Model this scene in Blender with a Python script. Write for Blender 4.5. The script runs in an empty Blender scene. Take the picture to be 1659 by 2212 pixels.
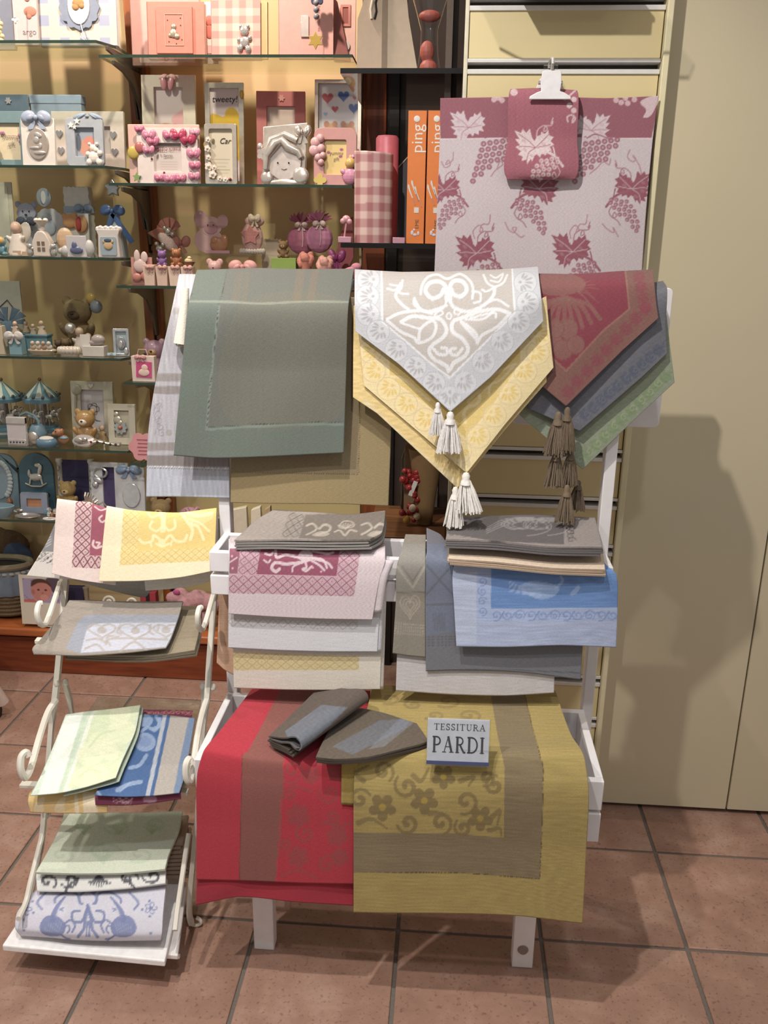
import bpy, bmesh, math, random
import numpy as np
from mathutils import Vector, Matrix

scene = bpy.context.scene
COL = scene.collection
random.seed(7)
rng = np.random.default_rng(7)

# ------------------------------------------------------------------ camera (solved from the floor tiles and the upright lines)
IMG_W, IMG_H = 1659.0, 2212.0
FPX = 1870.0
CX, CY = IMG_W / 2, IMG_H / 2
EYE = 1.54
YAW, PITCH, ROLL = 0.0706296, 0.3022184, 0.0138089
_f = np.array([-math.sin(YAW) * math.cos(PITCH), math.cos(YAW) * math.cos(PITCH), -math.sin(PITCH)])
_r = np.array([math.cos(YAW), math.sin(YAW), 0.0])
_u = np.cross(_r, _f)
CR = math.cos(ROLL) * _r + math.sin(ROLL) * _u
CU = -math.sin(ROLL) * _r + math.cos(ROLL) * _u
CD = _f
cam_data = bpy.data.cameras.new('camera')
cam_data.sensor_fit = 'HORIZONTAL'
cam_data.sensor_width = 36.0
cam_data.lens = FPX / IMG_W * 36.0
cam_data.clip_start = 0.02
cam = bpy.data.objects.new('camera', cam_data)
COL.objects.link(cam)
cam.matrix_world = Matrix(((CR[0], CU[0], -CD[0], 0), (CR[1], CU[1], -CD[1], 0), (CR[2], CU[2], -CD[2], EYE), (0, 0, 0, 1)))
scene.camera = cam

# ------------------------------------------------------------------ light of the shop
world = bpy.data.worlds.new('shop_ambient')
scene.world = world
world.use_nodes = True
world.node_tree.nodes['Background'].inputs[0].default_value = (1.0, 0.93, 0.86, 1)
world.node_tree.nodes['Background'].inputs[1].default_value = 0.36


def spot(name, loc, aim, power, color, size=75, blend=0.6, radius=0.03):
    d = bpy.data.lights.new(name, 'SPOT')
    d.energy = power
    d.color = color
    d.spot_size = math.radians(size)
    d.spot_blend = blend
    d.shadow_soft_size = radius
    o = bpy.data.objects.new(name, d)
    COL.objects.link(o)
    o.location = loc
    o.rotation_euler = (Vector(aim) - Vector(loc)).to_track_quat('-Z', 'Y').to_euler()
    return o


spot('ceiling_spot_key', (-0.45, 0.85, 2.9), (0.15, 1.95, 0.95), 138, (1.0, 0.95, 0.88), 80, 0.7, 0.025)
spot('ceiling_spot_rack', (-1.15, 0.35, 2.9), (-0.75, 1.6, 0.3), 140, (1.0, 0.94, 0.88), 62, 0.8, 0.03)
spot('ceiling_spot_entry', (1.15, 0.2, 2.9), (0.75, 2.1, 0.8), 9, (1.0, 0.94, 0.86), 80, 0.9, 0.04)
spot('ceiling_spot_front', (0.2, 0.1, 2.9), (0.0, 1.6, 0.1), 42, (0.97, 0.97, 1.0), 70, 0.9, 0.05)
spot('shelf_spot_pink', (-0.62, 2.30, 2.80), (-0.66, 2.9, 1.7), 62, (1.0, 0.84, 0.70), 120, 0.8, 0.03)
spot('shelf_spot_blue', (-1.45, 2.15, 2.85), (-1.42, 2.9, 1.2), 62, (1.0, 0.88, 0.76), 120, 0.8, 0.03)

vs = scene.view_settings
vs.view_transform = 'Standard'
vs.look = 'None'
vs.gamma = 1.0
vs.exposure = 0.0
vs.use_curve_mapping = False


# ------------------------------------------------------------------ pixels <-> place
def ray(x, y):
    return CD + CR * ((x - CX) / FPX) - CU * ((y - CY) / FPX)


def on_y(x, y, Y):
    w = ray(x, y)
    return w * (Y / w[1]) + np.array([0, 0, EYE])


def on_z(x, y, z):
    w = ray(x, y)
    return w * ((z - EYE) / w[2]) + np.array([0, 0, EYE])


def pix(P):
    v = np.asarray(P, float) - np.array([0, 0, EYE])
    z = v @ CD
    return CX + FPX * (v @ CR) / z, CY - FPX * (v @ CU) / z, z


def x_at(px, Y, z):
    X = 0.0
    for _ in range(6):
        a = pix((X, Y, z))[0]
        b = pix((X + 0.01, Y, z))[0]
        X += (px - a) / (b - a) * 0.01
    return X


# ------------------------------------------------------------------ materials
def lin(c):
    c = np.asarray(c, float) / 255.0
    return np.where(c <= 0.04045, c / 12.92, ((c + 0.055) / 1.055) ** 2.4)


def hexc(h):
    h = h.lstrip('#')
    return (int(h[0:2], 16), int(h[2:4], 16), int(h[4:6], 16))


_mats = {}


def mat(h, rough=0.55, metal=0.0, var=0.06, bump=0.0, scale=60.0, coat=0.0, sss=0.0):
    """a painted / moulded / printed surface: one colour with fine mottling"""
    key = (h, rough, metal, var, bump, scale, coat, sss)
    if key in _mats:
        return _mats[key]
    m = bpy.data.materials.new('surface_%s' % h.strip('#'))
    m.use_nodes = True
    nt = m.node_tree
    b = nt.nodes['Principled BSDF']
    c = lin(hexc(h))
    g_ = float(c @ np.array([0.3, 0.6, 0.1]))
    c = g_ + (c - g_) * (0.72 if c[2] > c[0] else 0.86)
    tc = nt.nodes.new('ShaderNodeTexCoord')
    nz = nt.nodes.new('ShaderNodeTexNoise')
    nz.inputs['Scale'].default_value = scale
    nz.inputs['Detail'].default_value = 3
    nt.links.new(tc.outputs['Object'], nz.inputs['Vector'])
    rp = nt.nodes.new('ShaderNodeValToRGB')
    rp.color_ramp.elements[0].position = 0.3
    rp.color_ramp.elements[1].position = 0.7
    rp.color_ramp.elements[0].color = (*np.clip(c * (1 - var), 0, 1), 1)
    rp.color_ramp.elements[1].color = (*np.clip(c * (1 + var), 0, 1), 1)
    nt.links.new(nz.outputs['Fac'], rp.inputs['Fac'])
    nt.links.new(rp.outputs['Color'], b.inputs['Base Color'])
    b.inputs['Roughness'].default_value = rough
    b.inputs['Metallic'].default_value = metal
    if coat:
        b.inputs['Coat Weight'].default_value = coat
        b.inputs['Coat Roughness'].default_value = 0.1
    if bump:
        bp = nt.nodes.new('ShaderNodeBump')
        bp.inputs['Strength'].default_value = bump
        bp.inputs['Distance'].default_value = 0.002
        nt.links.new(nz.outputs['Fac'], bp.inputs['Height'])
        nt.links.new(bp.outputs['Normal'], b.inputs['Normal'])
    _mats[key] = m
    return m


def silver(h='#cfc9c4', rough=0.22):
    c = [int(v + (255 - v) * 0.35) for v in hexc(h)]
    return mat('#%02x%02x%02x' % tuple(c), rough, 0.72, 0.1)


def ceramic(h):
    return mat(h, 0.35, 0, 0.04, coat=0.25)


def paper(h):
    return mat(h, 0.75, 0, 0.04)


def plush(h):
    return mat(h, 0.95, 0, 0.16, bump=0.6, scale=300)


def attr_cloth():
    """woven cloth: the woven colours are stored per vertex, the thread structure is noise"""
    if 'cloth' in _mats:
        return _mats['cloth']
    m = bpy.data.materials.new('woven_linen')
    m.use_nodes = True
    nt = m.node_tree
    b = nt.nodes['Principled BSDF']
    at = nt.nodes.new('ShaderNodeAttribute')
    at.attribute_name = 'weave'
    tc = nt.nodes.new('ShaderNodeTexCoord')
    outs = []
    for sc in ((260, 260, 1400), (1400, 1400, 260)):
        mp = nt.nodes.new('ShaderNodeMapping')
        mp.inputs['Scale'].default_value = sc
        nt.links.new(tc.outputs['Object'], mp.inputs['Vector'])
        n = nt.nodes.new('ShaderNodeTexNoise')
        n.inputs['Scale'].default_value = 1.0
        n.inputs['Detail'].default_value = 2
        nt.links.new(mp.outputs['Vector'], n.inputs['Vector'])
        outs.append(n)
    ad = nt.nodes.new('ShaderNodeMath')
    ad.operation = 'ADD'
    nt.links.new(outs[0].outputs['Fac'], ad.inputs[0])
    nt.links.new(outs[1].outputs['Fac'], ad.inputs[1])
    mr = nt.nodes.new('ShaderNodeMapRange')
    mr.inputs[1].default_value = 0.6
    mr.inputs[2].default_value = 1.4
    mr.inputs[3].default_value = 0.84
    mr.inputs[4].default_value = 1.14
    nt.links.new(ad.outputs[0], mr.inputs[0])
    mx = nt.nodes.new('ShaderNodeMix')
    mx.data_type = 'RGBA'
    mx.blend_type = 'MULTIPLY'
    mx.inputs['Factor'].default_value = 1.0
    nt.links.new(at.outputs['Color'], mx.inputs[6])
    nt.links.new(mr.outputs[0], mx.inputs[7])
    nt.links.new(mx.outputs[2], b.inputs['Base Color'])
    b.inputs['Roughness'].default_value = 0.9
    b.inputs['Sheen Weight'].default_value = 0.12
    b.inputs['Specular IOR Level'].default_value = 0.2
    bp = nt.nodes.new('ShaderNodeBump')
    bp.inputs['Strength'].default_value = 0.35
    bp.inputs['Distance'].default_value = 0.0008
    nt.links.new(ad.outputs[0], bp.inputs['Height'])
    nt.links.new(bp.outputs['Normal'], b.inputs['Normal'])
    _mats['cloth'] = m
    return m


def attr_print():
    """printed card: the print is stored per vertex"""
    if 'print' in _mats:
        return _mats['print']
    m = bpy.data.materials.new('printed_card')
    m.use_nodes = True
    nt = m.node_tree
    b = nt.nodes['Principled BSDF']
    at = nt.nodes.new('ShaderNodeAttribute')
    at.attribute_name = 'weave'
    nt.links.new(at.outputs['Color'], b.inputs['Base Color'])
    b.inputs['Roughness'].default_value = 0.35
    _mats['print'] = m
    return m


def glass_mat(key, tint, gloss_tint=(1, 1, 1), rough=0.02, ior=1.5, boost=1.0):
    if key in _mats:
        return _mats[key]
    m = bpy.data.materials.new(key)
    m.use_nodes = True
    nt = m.node_tree
    for n in list(nt.nodes):
        if n.type != 'OUTPUT_MATERIAL':
            nt.nodes.remove(n)
    out = [n for n in nt.nodes if n.type == 'OUTPUT_MATERIAL'][0]
    tr = nt.nodes.new('ShaderNodeBsdfTransparent')
    tr.inputs['Color'].default_value = (*tint, 1)
    gl = nt.nodes.new('ShaderNodeBsdfGlossy')
    gl.inputs['Color'].default_value = (*gloss_tint, 1)
    gl.inputs['Roughness'].default_value = rough
    fr = nt.nodes.new('ShaderNodeLayerWeight')
    fr.inputs['Blend'].default_value = 0.5
    pw = nt.nodes.new('ShaderNodeMath')
    pw.operation = 'POWER'
    pw.inputs[1].default_value = 5.0
    nt.links.new(fr.outputs['Facing'], pw.inputs[0])
    ml = nt.nodes.new('ShaderNodeMath')
    ml.operation = 'MULTIPLY_ADD'
    ml.inputs[1].default_value = 0.9 * boost
    ml.inputs[2].default_value = 0.045 * boost
    nt.links.new(pw.outputs[0], ml.inputs[0])
    mx = nt.nodes.new('ShaderNodeMixShader')
    nt.links.new(ml.outputs[0], mx.inputs[0])
    nt.links.new(tr.outputs[0], mx.inputs[1])
    nt.links.new(gl.outputs[0], mx.inputs[2])
    nt.links.new(mx.outputs[0], out.inputs['Surface'])
    _mats[key] = m
    return m


GLASS = lambda: glass_mat('shelf_glass', (0.86, 0.92, 0.88))
CLEAR = lambda: glass_mat('clear_plastic', (0.93, 0.94, 0.95), rough=0.06)
SMOKE = lambda: glass_mat('smoked_glass', (0.35, 0.33, 0.34))


# ------------------------------------------------------------------ mesh builder
class B:
    def __init__(self):
        self.v = []
        self.f = []

    def add(self, verts, faces, M=None):
        o = len(self.v)
        if M is not None:
            verts = [tuple(M @ Vector(p)) for p in verts]
        self.v += [tuple(p) for p in verts]
        self.f += [tuple(i + o for i in f) for f in faces]
        return self

    def box(self, c, s, rot=(0, 0, 0), taper=1.0):
        x, y, z = (k / 2 for k in s)
        vs_ = [(-x, -y, -z), (x, -y, -z), (x, y, -z), (-x, y, -z), (-x * taper, -y * taper, z), (x * taper, -y * taper, z), (x * taper, y * taper, z), (-x * taper, y * taper, z)]
        fs = [(0, 3, 2, 1), (4, 5, 6, 7), (0, 1, 5, 4), (1, 2, 6, 5), (2, 3, 7, 6), (3, 0, 4, 7)]
        return self.add(vs_, fs, TR(c, rot))

    def prism(self, poly, d, c=(0, 0, 0), rot=(0, 0, 0)):
        """outline in X-Z, depth d in Y (front face at -d/2)"""
        a = sum(poly[i][0] * poly[(i + 1) % len(poly)][1] - poly[(i + 1) % len(poly)][0] * poly[i][1] for i in range(len(poly)))
        if a < 0:
            poly = poly[::-1]
        n = len(poly)
        vs_ = [(p[0], -d / 2, p[1]) for p in poly] + [(p[0], d / 2, p[1]) for p in poly]
        fs = [tuple(range(n)), tuple(range(2 * n - 1, n - 1, -1))] + [(i, i + n, (i + 1) % n + n, (i + 1) % n) for i in range(n)]
        return self.add(vs_, fs, TR(c, rot))

    def framebox(self, w, h, bw, d, c=(0, 0, 0), rot=(0, 0, 0), r=0.0, rin=0.0, bt=None, bb=None):
        """a picture frame: outer w x h, border bw; base on z=0"""
        bt = bw if bt is None else bt
        bb = bw if bb is None else bb
        k = 6
        outer = rrect(-w / 2, 0, w / 2, h, r, k)
        inner = rrect(-w / 2 + bw, bb, w / 2 - bw, h - bt, rin, k)
        n = len(outer)
        vs_ = []
        for y in (-d / 2, d / 2):
            vs_ += [(p[0], y, p[1]) for p in outer] + [(p[0], y, p[1]) for p in inner]
        fs = []
        for i in range(n):
            j = (i + 1) % n
            fs.append((i, j, n + j, n + i))
            fs.append((2 * n + i, 3 * n + i, 3 * n + j, 2 * n + j))
            fs.append((i, 2 * n + i, 2 * n + j, j))
            fs.append((n + i, n + j, 3 * n + j, 3 * n + i))
        return self.add(vs_, fs, TR(c, rot))

    def lathe(self, prof, c=(0, 0, 0), rot=(0, 0, 0), n=20, sx=1.0, sy=1.0):
        vs_, fs = [], []
        for r, z in prof:
            for i in range(n):
                a = 2 * math.pi * i / n
                vs_.append((r * math.cos(a) * sx, r * math.sin(a) * sy, z))
        for k in range(len(prof) - 1):
            for i in range(n):
                j = (i + 1) % n
                fs.append((k * n + i, k * n + j, (k + 1) * n + j, (k + 1) * n + i))
        if prof[0][0] > 1e-6:
            fs.append(tuple(range(n - 1, -1, -1)))
        if prof[-1][0] > 1e-6:
            o = (len(prof) - 1) * n
            fs.append(tuple(o + i for i in range(n)))
        return self.add(vs_, fs, TR(c, rot))

    def cyl(self, r, h, c=(0, 0, 0), rot=(0, 0, 0), n=16, r2=None):
        return self.lathe([(r, 0), (r if r2 is None else r2, h)], c, rot, n)

    def ball(self, c, r, rot=(0, 0, 0), n=12):
        if not hasattr(r, '__len__'):
            r = (r, r, r)
        m = max(5, n * 2 // 3)
        vs_, fs = [(0, 0, -r[2])], []
        for k in range(1, m):
            t = math.pi * k / m
            for i in range(n):
                a = 2 * math.pi * i / n
                vs_.append((r[0] * math.sin(t) * math.cos(a), r[1] * math.sin(t) * math.sin(a), -r[2] * math.cos(t)))
        vs_.append((0, 0, r[2]))
        top = len(vs_) - 1
        for i in range(n):
            j = (i + 1) % n
            fs.append((0, 1 + j, 1 + i))
            for k in range(m - 2):
                fs.append((1 + k * n + i, 1 + k * n + j, 1 + (k + 1) * n + j, 1 + (k + 1) * n + i))
            fs.append((1 + (m - 2) * n + i, 1 + (m - 2) * n + j, top))
        return self.add(vs_, fs, TR(c, rot))

    def tube(self, pts, r, n=8, closed=False, flat=None):
        """round bar along 3-D points; r a number or one per point"""
        P = [Vector(p) for p in pts]
        m = len(P)
        rs = r if hasattr(r, '__len__') else [r] * m
        vs_, fs = [], []
        prev = None
        for i in range(m):
            t = (P[(i + 1) % m] - P[i - 1]) if closed else (P[min(i + 1, m - 1)] - P[max(i - 1, 0)])
            if t.length < 1e-9:
                t = Vector((0, 0, 1))
            t.normalize()
            if prev is None:
                a = Vector((0, 1, 0)) if abs(t.y) < 0.9 else Vector((1, 0, 0))
                nrm = (a - t * a.dot(t)).normalized()
            else:
                nrm = prev - t * prev.dot(t)
                nrm = nrm.normalized() if nrm.length > 1e-6 else t.orthogonal().normalized()
            prev = nrm
            bn = t.cross(nrm)
            for k in range(n):
                a = 2 * math.pi * k / n + (math.pi / 4 if n == 4 else 0)
                q = P[i] + nrm * (math.cos(a) * rs[i]) + bn * (math.sin(a) * rs[i] * (flat or 1))
                vs_.append(tuple(q))
        for i in range(m if closed else m - 1):
            for k in range(n):
                l = (k + 1) % n
                i2 = (i + 1) % m
                fs.append((i * n + k, i * n + l, i2 * n + l, i2 * n + k))
        if not closed:
            fs.append(tuple(range(n - 1, -1, -1)))
            fs.append(tuple((m - 1) * n + k for k in range(n)))
        return self.add(vs_, fs)


def TR(c, rot=(0, 0, 0)):
    from mathutils import Euler
    return Matrix.Translation(Vector(c)) @ Euler(rot, 'XYZ').to_matrix().to_4x4()


def rrect(x0, z0, x1, z1, r, k=6):
    out = []
    r = max(r, 1e-5)
    for cx, cz, a0 in ((x1 - r, z0 + r, -90), (x1 - r, z1 - r, 0), (x0 + r, z1 - r, 90), (x0 + r, z0 + r, 180)):
        for i in range(k + 1):
            a = math.radians(a0 + 90 * i / k)
            out.append((cx + r * math.cos(a), cz + r * math.sin(a)))
    return out


def ellipse(cx, cz, rx, rz, n=24, a0=0.0):
    return [(cx + rx * math.cos(a0 + 2 * math.pi * i / n), cz + rz * math.sin(a0 + 2 * math.pi * i / n)) for i in range(n)]


def star_pts(cx, cz, ro, ri, n=5, a0=math.pi / 2):
    return [(cx + (ro if i % 2 == 0 else ri) * math.cos(a0 + math.pi * i / n), cz + (ro if i % 2 == 0 else ri) * math.sin(a0 + math.pi * i / n)) for i in range(2 * n)]


def heart_pts(cx, cz, s, n=22):
    out = []
    for i in range(n):
        t = 2 * math.pi * i / n
        out.append((cx + s * 16 * math.sin(t) ** 3 / 17, cz + s * (13 * math.cos(t) - 5 * math.cos(2 * t) - 2 * math.cos(3 * t) - math.cos(4 * t)) / 17))
    return out


def flower_pts(cx, cz, r, n=5, depth=0.3, m=40):
    return [(cx + r * (1 - depth + depth * abs(math.cos(n * t / 2))) * math.cos(t), cz + r * (1 - depth + depth * abs(math.cos(n * t / 2))) * math.sin(t)) for t in [2 * math.pi * i / m for i in range(m)]]


def mesh_obj(name, b, material, parent=None, smooth=True, bevel=0.0, scale=1.0, angle=40, segs=2):
    me = bpy.data.meshes.new(name)
    vv = b.v if scale == 1.0 else [(p[0] * scale, p[1] * scale, p[2] * scale) for p in b.v]
    me.from_pydata(vv, [], b.f)
    me.update()
    if smooth:
        me.polygons.foreach_set('use_smooth', [True] * len(me.polygons))
        try:
            me.set_sharp_from_angle(angle=math.radians(angle))
        except Exception:
            pass
    o = bpy.data.objects.new(name, me)
    COL.objects.link(o)
    if material is not None:
        me.materials.append(material)
    if parent is not None:
        o.parent = parent
    if bevel:
        md = o.modifiers.new('soft_edge', 'BEVEL')
        md.width = bevel
        md.segments = segs
        md.limit_method = 'ANGLE'
        md.angle_limit = math.radians(35)
    return o


def tag(o, label=None, cat=None, group=None, kind=None):
    if label:
        o['label'] = label
    if cat:
        o['category'] = cat
    if group:
        o['group'] = group
    if kind:
        o['kind'] = kind
    return o


def empty(name, loc=(0, 0, 0), rot=(0, 0, 0)):
    o = bpy.data.objects.new(name, None)
    COL.objects.link(o)
    o.location = loc
    o.rotation_euler = rot
    o.empty_display_size = 0.05
    return o


def text_mesh(name, s, size, material, parent, loc, rot=(math.pi / 2, 0, 0), extrude=0.0002, align='CENTER', sx=1.0, shear=0.0, spacing=1.0):
    cu = bpy.data.curves.new(name, 'FONT')
    cu.body = s
    cu.size = size
    cu.extrude = extrude
    cu.align_x = align
    cu.align_y = 'CENTER'
    cu.shear = shear
    cu.space_character = spacing
    cu.resolution_u = 3
    t = bpy.data.objects.new(name, cu)
    COL.objects.link(t)
    bpy.context.view_layer.update()
    dg = bpy.context.evaluated_depsgraph_get()
    me = bpy.data.meshes.new_from_object(t.evaluated_get(dg))
    COL.objects.unlink(t)
    bpy.data.objects.remove(t)
    me.name = name
    me.materials.clear()
    me.materials.append(material)
    o = bpy.data.objects.new(name, me)
    COL.objects.link(o)
    o.parent = parent
    o.location = loc
    o.rotation_euler = rot
    o.scale = (sx, 1, 1)
    return o


# ------------------------------------------------------------------ paint: the woven / printed pattern, per vertex
def catmull(pts, n=8, closed=False):
    P = np.asarray(pts, float)
    if len(P) < 3:
        return P
    if closed:
        Q = np.vstack([P[-1], P, P[0], P[1]])
    else:
        Q = np.vstack([2 * P[0] - P[1], P, 2 * P[-1] - P[-2]])
    out = []
    for i in range(1, len(Q) - 2):
        p0, p1, p2, p3 = Q[i - 1], Q[i], Q[i + 1], Q[i + 2]
        for t in np.linspace(0, 1, n, endpoint=False):
            out.append(0.5 * ((2 * p1) + (-p0 + p2) * t + (2 * p0 - 5 * p1 + 4 * p2 - p3) * t * t + (-p0 + 3 * p1 - 3 * p2 + p3) * t ** 3))
    out.append(Q[-2])
    return np.array(out)


class Paint:
    def __init__(self, X, Y, base, soft=1.1):
        self.X, self.Y = X, Y
        self.c = np.tile(np.asarray(hexc(base), float), (len(X), 1))
        self.soft = soft

    def mixin(self, idx, a, color):
        col = np.asarray(hexc(color) if isinstance(color, str) else color, float)
        self.c[idx] = self.c[idx] * (1 - a[:, None]) + col * a[:, None]

    def _near(self, x0, y0, x1, y1, m):
        return np.nonzero((self.X > x0 - m) & (self.X < x1 + m) & (self.Y > y0 - m) & (self.Y < y1 + m))[0]

    def sdf(self, d, color, alpha=1.0, idx=None):
        a = np.clip(0.5 - d / self.soft, 0, 1) * alpha
        self.mixin(np.arange(len(self.X)) if idx is None else idx, a, color)

    def stroke(self, pts, w, color, alpha=1.0, smooth=True, w2=None, dash=None, closed=False):
        P = catmull(pts, 7, closed) if smooth else np.asarray(pts, float)
        if closed and not smooth:
            P = np.vstack([P, P[0]])
        wmax = max(w, w2 or 0)
        idx = self._near(P[:, 0].min(), P[:, 1].min(), P[:, 0].max(), P[:, 1].max(), wmax + 3)
        if len(idx) == 0:
            return
        x, y = self.X[idx], self.Y[idx]
        best = np.full(len(idx), 1e9)
        arc = np.zeros(len(idx))
        L = 0.0
        tot = np.hypot(*(np.diff(P, axis=0).T)).sum() + 1e-9
        for i in range(len(P) - 1):
            ax, ay = P[i]
            bx, by = P[i + 1]
            dx, dy = bx - ax, by - ay
            l2 = dx * dx + dy * dy + 1e-9
            t = np.clip(((x - ax) * dx + (y - ay) * dy) / l2, 0, 1)
            s = L + t * math.sqrt(l2)
            ww = w if w2 is None else w + (w2 - w) * s / tot
            d = np.hypot(x - ax - t * dx, y - ay - t * dy) - ww / 2
            m = d < best
            best[m] = d[m]
            arc[m] = s[m]
            L += math.sqrt(l2)
        a = np.clip(0.5 - best / self.soft, 0, 1) * alpha
        if dash:
            a = a * (np.mod(arc, dash[0]) < dash[1])
        self.mixin(idx, a, color)

    def poly(self, pts, color, alpha=1.0, smooth=False):
        P = catmull(pts, 5, True) if smooth else np.asarray(pts, float)
        idx = self._near(P[:, 0].min(), P[:, 1].min(), P[:, 0].max(), P[:, 1].max(), 2)
        if len(idx) == 0:
            return
        x, y = self.X[idx], self.Y[idx]
        ins = np.zeros(len(idx), bool)
        best = np.full(len(idx), 1e9)
        n = len(P)
        for i in range(n):
            ax, ay = P[i]
            bx, by = P[(i + 1) % n]
            c = ((ay > y) != (by > y))
            with np.errstate(divide='ignore', invalid='ignore'):
                xi = (bx - ax) * (y - ay) / (by - ay if by != ay else 1e-9) + ax
            ins ^= c & (x < xi)
            dx, dy = bx - ax, by - ay
            l2 = dx * dx + dy * dy + 1e-9
            t = np.clip(((x - ax) * dx + (y - ay) * dy) / l2, 0, 1)
            best = np.minimum(best, np.hypot(x - ax - t * dx, y - ay - t * dy))
        d = np.where(ins, -best, best)
        self.mixin(idx, np.clip(0.5 - d / self.soft, 0, 1) * alpha, color)

    def disc(self, c, r, color, alpha=1.0, ry=None, ang=0.0, ring=None):
        ry = r if ry is None else ry
        m = max(r, ry)
        idx = self._near(c[0] - m, c[1] - m, c[0] + m, c[1] + m, 3 + (ring or 0))
        if len(idx) == 0:
            return
        x, y = self.X[idx] - c[0], self.Y[idx] - c[1]
        ca, sa = math.cos(ang), math.sin(ang)
        xr, yr = (x * ca + y * sa) / r, (-x * sa + y * ca) / ry
        d = (np.hypot(xr, yr) - 1) * min(r, ry)
        if ring:
            d = np.abs(d) - ring / 2
        self.mixin(idx, np.clip(0.5 - d / self.soft, 0, 1) * alpha, color)

    def quad(self, q, color, alpha=1.0):
        self.poly(q, color, alpha)

    def lattice(self, q, color, cell, alpha=1.0, w=0.16, dot=True, cols=None, rows=None):
        """concentric woven diamonds inside the quad q = TL, TR, BR, BL"""
        q = np.asarray(q, float)
        idx = self._near(q[:, 0].min(), q[:, 1].min(), q[:, 0].max(), q[:, 1].max(), 1)
        if len(idx) == 0:
            return
        x, y = self.X[idx], self.Y[idx]
        u = np.full(len(idx), 0.5)
        v = np.full(len(idx), 0.5)
        for _ in range(6):
            px = (1 - u) * (1 - v) * q[0, 0] + u * (1 - v) * q[1, 0] + u * v * q[2, 0] + (1 - u) * v * q[3, 0] - x
            py = (1 - u) * (1 - v) * q[0, 1] + u * (1 - v) * q[1, 1] + u * v * q[2, 1] + (1 - u) * v * q[3, 1] - y
            a = (1 - v) * (q[1, 0] - q[0, 0]) + v * (q[2, 0] - q[3, 0])
            b_ = (1 - u) * (q[3, 0] - q[0, 0]) + u * (q[2, 0] - q[1, 0])
            c = (1 - v) * (q[1, 1] - q[0, 1]) + v * (q[2, 1] - q[3, 1])
            d = (1 - u) * (q[3, 1] - q[0, 1]) + u * (q[2, 1] - q[1, 1])
            det = a * d - b_ * c + 1e-9
            u = u - (d * px - b_ * py) / det
            v = v - (-c * px + a * py) / det
        wu = np.hypot(*(q[1] - q[0]))
        hv = np.hypot(*(q[3] - q[0]))
        nu = cols or max(1, round(wu / cell))
        nv = rows or max(1, round(hv / cell))
        fu = np.mod(u * nu, 1) - 0.5
        fv = np.mod(v * nv, 1) - 0.5
        r = np.abs(fu) + np.abs(fv)          # 0 at cell centre, 0.5 on the diamond edge
        k = np.abs(np.mod(r * 2.0, 1) - 0.5) * 2      # 1 on the diamond lines
        a_ = np.clip((k - (1 - 2.6 * w)) * 4, 0, 1)
        k2 = np.abs(np.mod(r * 2.0 + 0.5, 1) - 0.5) * 2
        a_ = np.maximum(a_, np.clip((k2 - 0.8) * 4, 0, 1) * 0.6)
        if dot:
            a_ = np.maximum(a_, (r < 0.09) * 0.8)
        ins = (u > 0) & (u < 1) & (v > 0) & (v < 1)
        self.mixin(idx, a_ * ins * alpha, color)

    def speckle(self, amt, seed=0, sx=0.05, sy=0.6):
        """slubs of the linen"""
        g = np.random.default_rng(seed)
        n = np.zeros(len(self.X))
        for k in range(5):
            a = g.uniform(0, 6.28)
            n += np.sin(self.X * sx * g.uniform(0.5, 2) + a + 3 * np.sin(self.Y * sy * g.uniform(0.4, 1.4) + a * 2)) * g.uniform(0.4, 1)
        self.c *= (1 + amt * n[:, None] / 3)

    def linear(self):
        return lin(np.clip(self.c, 0, 255))


def spiral(c, r0, r1, a0, turns, n=26, sx=1.0, sy=1.0):
    out = []
    for i in range(n):
        t = i / (n - 1)
        a = a0 + turns * 2 * math.pi * t
        r = r0 + (r1 - r0) * t
        out.append((c[0] + r * math.cos(a) * sx, c[1] + r * math.sin(a) * sy))
    return out


def set_cols(me, cols):
    at = me.color_attributes.new('weave', 'FLOAT_COLOR', 'POINT')
    c4 = np.ones((len(cols), 4), np.float32)
    c4[:, :3] = cols
    at.data.foreach_set('color', c4.ravel())


# ------------------------------------------------------------------ cloth sheets
def interp_rows(G, nu, nv, smooth_u=True):
    """G: rows x knots x 3 -> (nv, nu, 3), smooth through the control net"""
    R, K, _ = G.shape

    def resample(A, n, smooth=True):           # A: m x k x 3 along axis 0
        m = A.shape[0]
        seg = np.linalg.norm(np.diff(A, axis=0), axis=2).mean(axis=1)
        s = np.concatenate([[0], np.cumsum(seg)])
        s /= s[-1]
        t = np.linspace(0, 1, n)
        i = np.clip(np.searchsorted(s, t, side='right') - 1, 0, m - 2)
        f = ((t - s[i]) / (s[i + 1] - s[i] + 1e-12))[:, None, None]
        if not smooth or m == 2:
            return A[i] * (1 - f) + A[i + 1] * f
        T = np.zeros_like(A)
        ds = np.diff(s)[:, None, None]
        d = np.diff(A, axis=0) / ds
        T[0], T[-1] = d[0], d[-1]
        # limited tangents: keeps folds crisp
        T[1:-1] = (d[:-1] * ds[1:] + d[1:] * ds[:-1]) / (ds[1:] + ds[:-1]) * 0.75
        h = (s[i + 1] - s[i])[:, None, None]
        f2, f3 = f * f, f ** 3
        return (2 * f3 - 3 * f2 + 1) * A[i] + (f3 - 2 * f2 + f) * h * T[i] + (-2 * f3 + 3 * f2) * A[i + 1] + (f3 - f2) * h * T[i + 1]

    A = resample(G, nv)
    A = resample(A.transpose(1, 0, 2), nu, smooth_u).transpose(1, 0, 2)
    return A


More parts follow.
